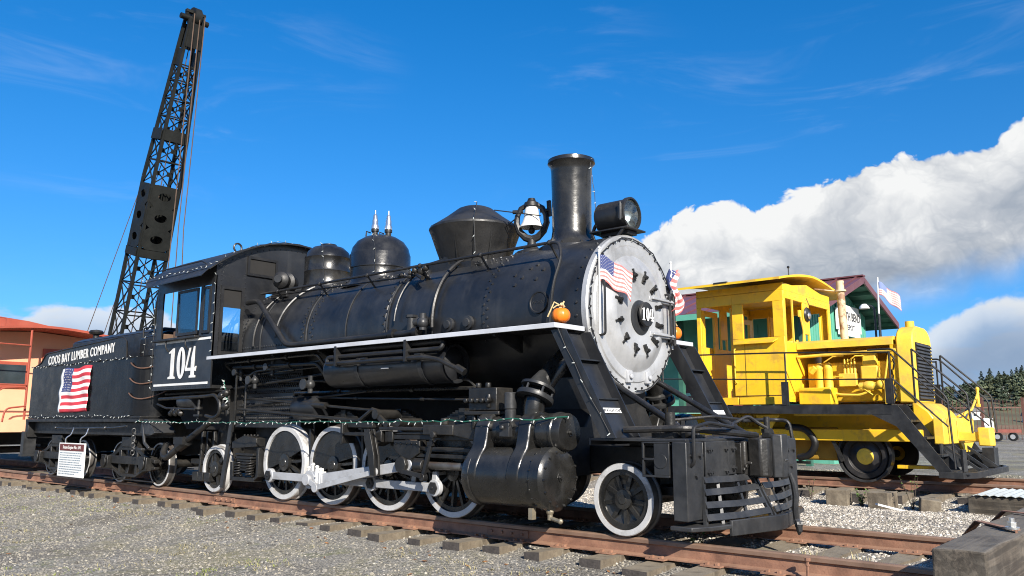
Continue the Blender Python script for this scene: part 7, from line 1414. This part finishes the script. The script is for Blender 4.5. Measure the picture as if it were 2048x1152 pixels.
light_string([(-9.0, -1.48, 1.12), (-7.0, -1.42, 1.10), (-4.0, -1.42, 1.105), (-1.4, -1.56, 1.12), (-.35, -1.53, 1.14), (.12, -1.37, 1.16)], 'green wire light string stretched along the running gear at valve height', sag=.012, step=.11, seed=3)
light_string([(-14.05, -1.47, 2.245), (-11.5, -1.475, 2.24), (-9.42, -1.475, 2.24), (-9.0, -1.1, 2.23)], 'light string along the top edge of the tender tank', sag=.01, seed=4, wire=WIREB)
light_string([(-14.05, -1.485, 1.215), (-11.5, -1.485, 1.21), (-9.3, -1.485, 1.21)], 'light string along the bottom edge of the tender tank', sag=.01, seed=5, wire=WIREB)
light_string([(-8.64, -1.47, 1.65), (-8.64, -1.47, 2.45), (-8.62, -1.48, 3.3)], 'light string up the rear corner of the cab side', seed=6, wire=WIREB, wr=.005)
light_string([(-6.71, -1.46, 2.2), (-6.71, -1.46, 2.8), (-6.71, -1.46, 3.4)], 'light string up the front corner of the cab', seed=7, wire=WIREB, wr=.005)
light_string([(-8.75, -1.66, 3.50), (-6.68, -1.64, 3.50)]+[(-6.63, y, roof_z(y)+.015) for y in (-1.5, -1.2, -.8, -.4, 0, .4, .8)], 'light string along the cab eave and over the front roof arch', seed=8, wire=WIREB, wr=.006)
light_string([(.06, .885*math.sin(R(a)), ZC+.885*math.cos(R(a))) for a in range(-165, 181, 15)], 'light string wound round the rim of the silver smokebox front', seed=9, wire=WIREB, wr=.008)
light_string([(-.545, .02, 4.33), (-.50, .04, 3.9), (-.48, .06, 3.42)], 'light string hanging down the front of the smokestack', seed=10, wire=WIREB, wr=.004, step=.10)
light_string([(-2.30, -.16, 4.05), (-2.05, -.48, 3.74), (-2.08, -.42, 3.3)], 'light string over the front of the conical sand box', seed=11, wire=GREYM, wr=.007, step=.2)
light_string([(-4.30, -.30, 3.90), (-4.18, -.36, 3.65), (-4.16, -.37, 3.3)], 'light string down the side of the steam dome', seed=12, wire=GREYM, wr=.006, step=.14)
light_string([(-5.62, -.26, 3.93), (-5.53, -.28, 3.7), (-5.52, -.28, 3.35)], 'light string down the side of the rear dome', seed=13, wire=GREYM, wr=.006, step=.14)
light_string([(-9.35, -1.30, 2.2), (-9.35, -1.27, 2.6), (-9.1, -1.1, 2.7)], 'light string up the front bulkhead of the tender', seed=14, wire=WIREB, wr=.005)
light_string([(.0, -1.38, 2.06), (.30, -1.38, 1.5), (.62, -1.38, 1.0)], 'light string down the front step stringer', seed=15, wire=WIREB, wr=.005, step=.16)
light_string([(-6.75, -1.2, 1.75), (-6.5, -1.3, 1.55), (-6.35, -1.35, 1.42)], 'tangle of lights hanging under the front corner of the cab', seed=16, wire=WIREG, step=.05, size=.022)
# thin extension cord from the bulbs down to the pilot, wires across the top
b = MB(); b.tube([(-1.28, -.05, 3.72), (-1.9, -.25, 3.86)], .008, 5); tag(b.build('bell_cord', WIREB), 'thin cord from the bell yoke back to the sand box', 'cord')

# grass tufts and weeds
def tuft(b, x, y, z, n, h, spread, lean, rd):
    for i in range(n):
        a = rd.uniform(0, 2*PI); hh = h*rd.uniform(.5, 1.1); p = Vector((x+rd.gauss(0, spread), y+rd.gauss(0, spread), z)); d = Vector((math.cos(a)*lean*rd.random(), math.sin(a)*lean*rd.random(), 1)); w = Vector((-math.sin(a), math.cos(a), 0))*rd.uniform(.002, .005); m = p+d*hh*.55; t = p+d*hh+Vector((math.cos(a), math.sin(a), -.3))*hh*.25*lean
        k = len(b.v); b.v += [tuple(p-w), tuple(p+w), tuple(m+w*.8), tuple(m-w*.8), tuple(t)]; b.f += [(k, k+1, k+2, k+3), (k+3, k+2, k+4)]; b.m += [0, 0]
rd = random.Random(5)
for nm, mt, cnt, h, ln, lab in (('dry_grass', DRYG, 520, .042, 2.4, 'sparse dry straw blades scattered over the foreground gravel'), ('moss_grass', GRASSY, 480, .032, 2.0, 'short yellow green grass patches in the foreground gravel')):
    b = MB(); cl = [(rd.uniform(-13, 3.6), rd.uniform(-6.6, -1.7)) for _ in range(46)]
    for i in range(cnt):
        c = rd.choice(cl); x, y = c[0]+rd.gauss(0, .22), c[1]+rd.gauss(0, .16)
        if y > -1.55: continue
        tuft(b, x, y, gz(x, y), rd.choice((3, 5, 9)), h, .045, ln, rd)
    o = b.build(nm, mt, smooth=0); o['kind'] = 'stuff'; o['label'] = lab; o['category'] = 'grass'
b = MB(); tuft(b, 2.12, -.36, -.2, 16, .22, .05, .5, rd); tuft(b, 2.35, .1, -.2, 14, .12, .08, .8, rd); tuft(b, 2.6, -.1, -.2, 12, .08, .1, 1, rd); tag(b.build('grass_tuft', DRYG, smooth=0), 'clump of dry straw grass between the rails below the air hose', 'grass clump')
def weed(x, y, z, h, nst, nl, lab, sz=.05, seed=1):
    rd = random.Random(seed); t = thing('weed', lab, 'weed', (x, y, z)); s = MB(); l = MB()
    for i in range(nst):
        a = rd.uniform(0, 2*PI); hh = h*rd.uniform(.5, 1); tip = Vector((x+math.cos(a)*hh*.35, y+math.sin(a)*hh*.35, z+hh)); base = Vector((x+rd.uniform(-.03, .03), y+rd.uniform(-.03, .03), z)); mid = (base+tip)/2+Vector((0, 0, hh*.1)); s.tube([base, mid, tip], [.006, .005, .002], 5)
        for k in range(nl):
            f = rd.uniform(.25, 1); p = base*(1-f)+tip*f; d = Vector((rd.uniform(-1, 1), rd.uniform(-1, 1), rd.uniform(-.2, .7))).normalized(); u, w = perp(d); L_ = sz*rd.uniform(.6, 1.2); q = len(l.v); l.v += [tuple(p), tuple(p+d*L_*.5+u*L_*.3), tuple(p+d*L_), tuple(p+d*L_*.5-u*L_*.3)]; l.f.append((q, q+1, q+2, q+3)); l.m.append(0)
    s.build('stems', BARK, t); l.build('leaves', WEED, t, smooth=0)
weed(.28, 6.72, gz(.28, 6.72), .30, 9, 9, 'low leafy green weed between the timber blocks', .06, 2)
weed(1.12, 6.6, gz(1.1, 6.6), .75, 5, 8, 'tall thin weed growing beside the far track', .05, 3)
weed(-.35, .15, -.2, .45, 4, 8, 'leafy weed growing up between the wheels under the cylinder', .06, 4)
weed(1.05, -.55, -.2, .28, 4, 7, 'small weed under the pilot behind the leading wheel', .05, 5)
weed(-.75, 7.1, gz(-.75, 7.1), .42, 5, 6, 'straggly brown weed near the coupler hose', .04, 6)

# a few dead leaves blown against the ties and over the gravel
b = MB(); rd = random.Random(77)
for i in range(170):
    x, y = rd.uniform(-12, 4), rd.choice((rd.uniform(-2.1, -1.5), rd.uniform(-6, -1.6))); z = gz(x, y)+.012; a = rd.uniform(0, 6.28); L_ = rd.uniform(.018, .04); u = Vector((math.cos(a), math.sin(a), rd.uniform(-.3, .4)))*L_; w = Vector((-math.sin(a), math.cos(a), rd.uniform(-.4, .4)))*L_*.5; c = Vector((x, y, z)); k = len(b.v)
    b.v += [tuple(c-u), tuple(c+w), tuple(c+u), tuple(c-w)]; b.f.append((k, k+1, k+2, k+3)); b.m.append(0)
o = b.build('dead_leaves', mat('dead_leaf_brown', (.24, .11, .04), .8, var=.5, vscale=12), smooth=0); o['kind'] = 'stuff'; o['label'] = 'brown dead leaves strewn over the foreground gravel'; o['category'] = 'leaves'
